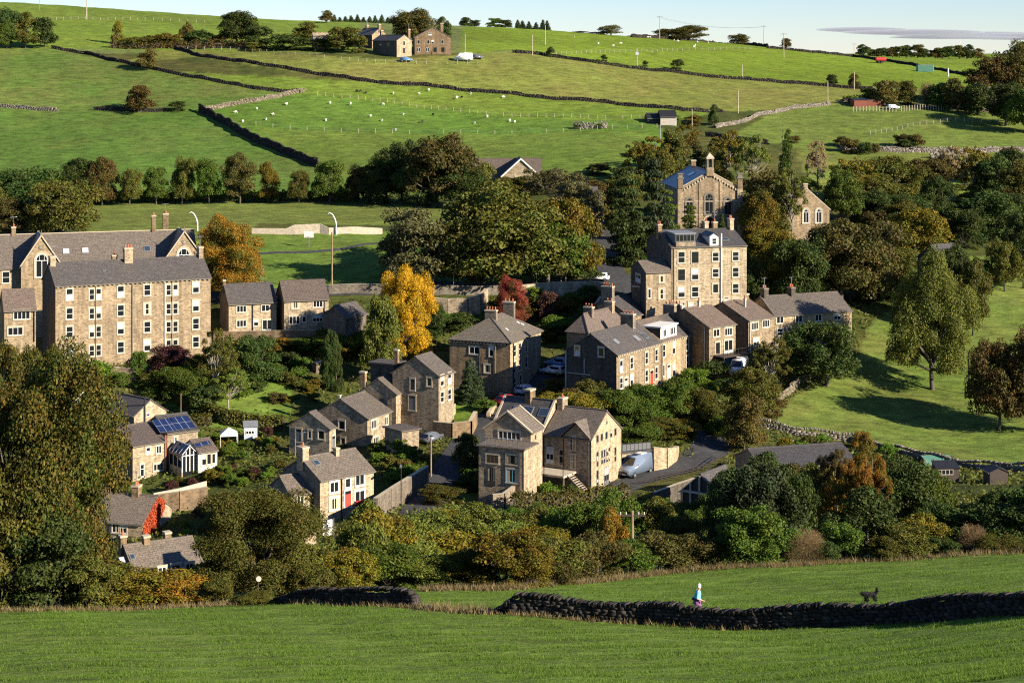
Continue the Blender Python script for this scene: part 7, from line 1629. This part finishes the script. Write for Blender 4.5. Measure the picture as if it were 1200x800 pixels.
tufts('grass', P, .066+.046*np.clip(k, -1.2, 2.4), .0095, 'blade', 1, .5, 'short green pasture grass of the near field')
# long dry grass along the wall foot and hedge foot
L_ = []
def along(pts, n, spread, lo, hi, ymin=None):
    Q = path3(pts, ymin or 60)
    for _ in range(n):
        i = r.integers(0, len(Q)-1); p = Q[i].lerp(Q[i+1], r.random()); q = (p.x + r.normal()*spread, p.y + r.normal()*spread)
        L_.append((*q, hz(*q)-.03, lo+(hi-lo)*r.random()**1.5))
along([(590, 0, 90.3), (700, 0, 88.4), (830, 0, 85.6), (900, 0, 84)], 500, .22, .12, .35); along([(340, 0, 101), (420, 0, 97.3), (495, 0, 94.2)], 500, .25, .12, .34); along([(500, 0, 94), (530, 0, 92.5), (585, 0, 91)], 500, .5, .15, .5)
along([(320, 0, 104), (200, 0, 100), (60, 0, 98), (-40, 0, 98)], 1300, .4, .12, .38); along([(500, 0, 117), (600, 0, 117), (700, 0, 124), (800, 0, 129.5), (900, 0, 128.5), (1000, 0, 130), (1220, 0, 130)], 3200, .5, .15, .5)
L_ = np.array(L_); tufts('straw_grass', L_[:, :3], L_[:, 3], .022, 'straw', 4, .35, 'tall straw-coloured grass along the wall and hedge feet', 5)
# undergrowth between the houses
n = 150000; y = 138 + 212*r.random(n); u = -40 + 1290*r.random(n); x = X(u, y); z = height(x, y); v = VH - F*z/y
bad = np.zeros(n, bool)
for nm, poly, *_ in ZONES:
    if nm in ('meadow', 'park bank', 'raised lawn'): bad |= in_poly(u, v, poly)
for q in ([(470, 600), (520, 530), (560, 485), (630, 440), (690, 400), (735, 330), (705, 320), (660, 420), (600, 480), (540, 560), (520, 600)], [(700, 590), (735, 555), (812, 535), (820, 500), (860, 500), (850, 545), (780, 570), (730, 590)], [(230, 360), (230, 335), (740, 315), (740, 345), (400, 352)], [(660, 480), (640, 440), (680, 400), (735, 440), (735, 470)], [(770, 620), (780, 590), (860, 580), (870, 610)]):
    bad |= in_poly(u, v, q)
lawn = in_poly(u, v, ZONES[14][1]) & (r.random(n) < .75); pt = np.sin(x*.21+y*.13)+np.sin(x*.09-y*.17+1)+r.normal(0, .7, n)
keep = ~bad & ~lawn & (pt > -.9); P = np.column_stack([x, y, z])[keep]; m_ = len(P); bank = in_poly(u[keep], v[keep], ZONES[16][1]); hgt = (.12+.75*r.random(m_)**2.2)*np.where(bank, 1.9, 1.0)
P[:, 2] += hgt*.6; nn = unit(np.array([0, -.2, .6]) + r.normal(size=(m_, 3))*.7); a_ = unit(np.cross(nn, r.normal(size=(m_, 3)))); b_ = np.cross(nn, a_); s_ = .22*(.5+r.random(m_))
tag(link('undergrowth', quads_mesh('undergrowth', P, a_*s_[:, None], b_*s_[:, None]*.6, 'scrub')), 'rough low undergrowth between the houses and gardens', None, kind='stuff')

# ------------------------------------------------------------------ labels for the plants
LAND = [('the chapel', 831, 235), ('the tall four-storey block', 830, 320), ('the Sunday school', 955, 250), ('the four-storey mill terrace', 150, 375), ('the old school roof', 130, 295), ('the golden-yellow tree', 472, 355), ('the scarlet-topped tree', 600, 340), ('the hipped-roof house', 580, 420), ('the blind terrace gable', 690, 430),
        ('the terrace doors', 765, 430), ('the balcony house', 847, 400), ('the cottage row', 950, 375), ('the converted gable house', 700, 530), ('the split-level house', 595, 540), ('the silver camper van', 745, 545), ('the carport', 825, 575), ('the brown summerhouse', 836, 480), ('the double-fronted cottage', 405, 580), ('the linked gable houses', 440, 480), ('the solar-panel house', 200, 510), ('the square stone house', 165, 540),
        ('the scarlet creeper', 182, 610), ('the long low cottage', 185, 650), ('the huge left tree', 40, 550), ('the big olive tree', 303, 640), ('the shorter dark wall', 410, 700), ('the wall gap', 535, 705), ('the walker', 818, 695), ('the dog', 1020, 697), ('the straw shrub', 943, 640), ('the black glazed shed', 1108, 556), ('the workshop roof', 945, 540), ('the meadow pole', 1135, 440), ('the willowy tree', 1093, 370),
        ('the bungalow', 592, 195), ('the playing field', 250, 250), ('the hill farm', 490, 48), ('the lone round tree', 165, 115), ('the shaded steep wall', 300, 165), ('the black-roofed barn', 780, 140), ('the twin-pole pylon', 773, 32), ('the orange tanker', 1032, 73), ('the green container', 1084, 76), ('the dark red shed', 1010, 120), ('the white gazebo', 268, 505), ('the stone semis', 320, 370), ('the cypress pair', 389, 425), ('the long clipped hedge', 270, 490),
        ('the raised lawn', 545, 485), ('the red car', 592, 468), ('the two poles', 660, 310), ('the white porch', 1140, 248), ('the transformer pole', 1107, 345), ('the basketball hoop', 362, 280), ('the sloping village wall', 470, 585), ('the cross-arm pole', 741, 612), ('the timber deck', 655, 560), ('the left skyline pole', 101, 12)]
used = {}
pend = []
for o, u, v, w, kind, hue, lab, hp in PLANTS:
    if lab: continue
    ld = sorted(LAND, key=lambda q: (q[1]-u)**2 + ((q[2]-v)*1.3)**2)[0]; dx, dy = u-ld[1], v-ld[2]
    rel = ('right of' if dx > 0 else 'left of') if abs(dx) > abs(dy)*.8 else ('below' if dy > 0 else 'above')
    sz = 'small ' if max(w, hp) < 18 else ('large ' if max(w, hp) > 70 else '')
    pend.append([o, f'{sz}{HUE[hue]} {KIND[kind]}', f'{rel} {ld[0]}', u, v])
groups = {}
for p in pend: groups.setdefault((p[1], p[2]), []).append(p)
ORD = ['first', 'second', 'third', 'fourth', 'fifth', 'sixth', 'seventh', 'eighth', 'ninth', 'tenth', 'eleventh', 'twelfth']
for (d, w), ps in groups.items():
    ps.sort(key=lambda p: p[3])
    for i, p in enumerate(ps):
        p[0]['label'] = f'{d} {w}' if len(ps) == 1 else f'{d} {w}, {ORD[i]} from left'

# ------------------------------------------------------------------ sky, sun, camera
el, S = R(24), Vector((.865, -.50, 0)).normalized(); S = Vector((S.x*math.cos(el), S.y*math.cos(el), math.sin(el)))
# a thin streak of cloud low over the right-hand ridge
m = bpy.data.materials.new('cloud'); m.use_nodes = True; nt = m.node_tree; nt.nodes.remove(nt.nodes['Principled BSDF']); pv = nt.nodes.new('ShaderNodeVolumePrincipled'); pv.inputs['Color'].default_value = (.55, .58, .66, 1); pv.inputs['Density'].default_value = .0045; nt.links.new(pv.outputs[0], nt.nodes['Material Output'].inputs['Volume'])
bm = bmesh.new(); cr_ = random.Random(4)
for cu, cv, ww, hh in ((1010, 35, 110, 6), (1070, 38, 170, 7), (1140, 41, 190, 8), (1230, 43, 260, 9), (1120, 44, 160, 4)):
    y0_ = 20000 + cr_.uniform(-200, 200); bmesh.ops.create_icosphere(bm, subdivisions=3, radius=1, matrix=Matrix.Translation((X(cu, y0_), y0_, Z(cv, y0_))) @ Matrix.Diagonal((ww/2/F*y0_, 350, hh/2/F*y0_, 1)))
me = bpy.data.meshes.new('cloud'); bm.to_mesh(me); bm.free(); me.materials.append(m); tag(link('cloud', me), kind='structure')
w = bpy.data.worlds.new('World'); scene.world = w; w.use_nodes = True; nt = w.node_tree
sky = nt.nodes.new('ShaderNodeTexSky'); sky.sky_type = 'NISHITA'; sky.sun_disc = False; sky.sun_elevation = el; sky.sun_rotation = math.atan2(S.x, S.y)
sky.altitude = 250; sky.air_density = 1.0; sky.dust_density = 0.0; sky.ozone_density = 4.0
gtc = nt.nodes.new('ShaderNodeTexCoord'); gsp = nt.nodes.new('ShaderNodeSeparateXYZ'); nt.links.new(gtc.outputs['Generated'], gsp.inputs[0])
grm = ramp(nt.nodes, [(0.0, (1.00, 1.09, 1.34)), (.03, (.90, 1.01, 1.30)), (.12, (.85, 1.0, 1.25)), (.5, (.75, .85, 1.1))]); nt.links.new(gsp.outputs[2], grm.inputs[0])
tint = mixc(nt.nodes, nt.links, 1.0, sky.outputs[0], grm.outputs[0], 'MULTIPLY'); nt.links.new(tint, nt.nodes['Background'].inputs[0]); nt.nodes['Background'].inputs[1].default_value = .056
l = bpy.data.lights.new('sun', 'SUN'); l.energy = 5.0; l.angle = R(.53); l.color = (1.0, .89, .72); lo = bpy.data.objects.new('sun', l); COL.objects.link(lo); lo.rotation_euler = S.to_track_quat('Z', 'Y').to_euler(); lo.location = S*300
cam = bpy.data.cameras.new('camera'); cam.sensor_width = 36; cam.lens = F/1200*36; cam.shift_y = -(400-VH)/1200; cam.clip_start = 1; cam.clip_end = 30000
co = bpy.data.objects.new('camera', cam); COL.objects.link(co); co.rotation_euler = (R(90), 0, 0); scene.camera = co
vs = scene.view_settings; vs.view_transform = 'Standard'; vs.look = 'None'; vs.gamma = 1; vs.exposure = 1.25
scene.cycles.max_bounces = 5; scene.cycles.diffuse_bounces = 2; scene.cycles.glossy_bounces = 2; scene.cycles.transmission_bounces = 3; scene.cycles.use_denoising = False; scene.cycles.filter_width = 1.15
scene.render.resolution_x = 1024; scene.render.resolution_y = 682
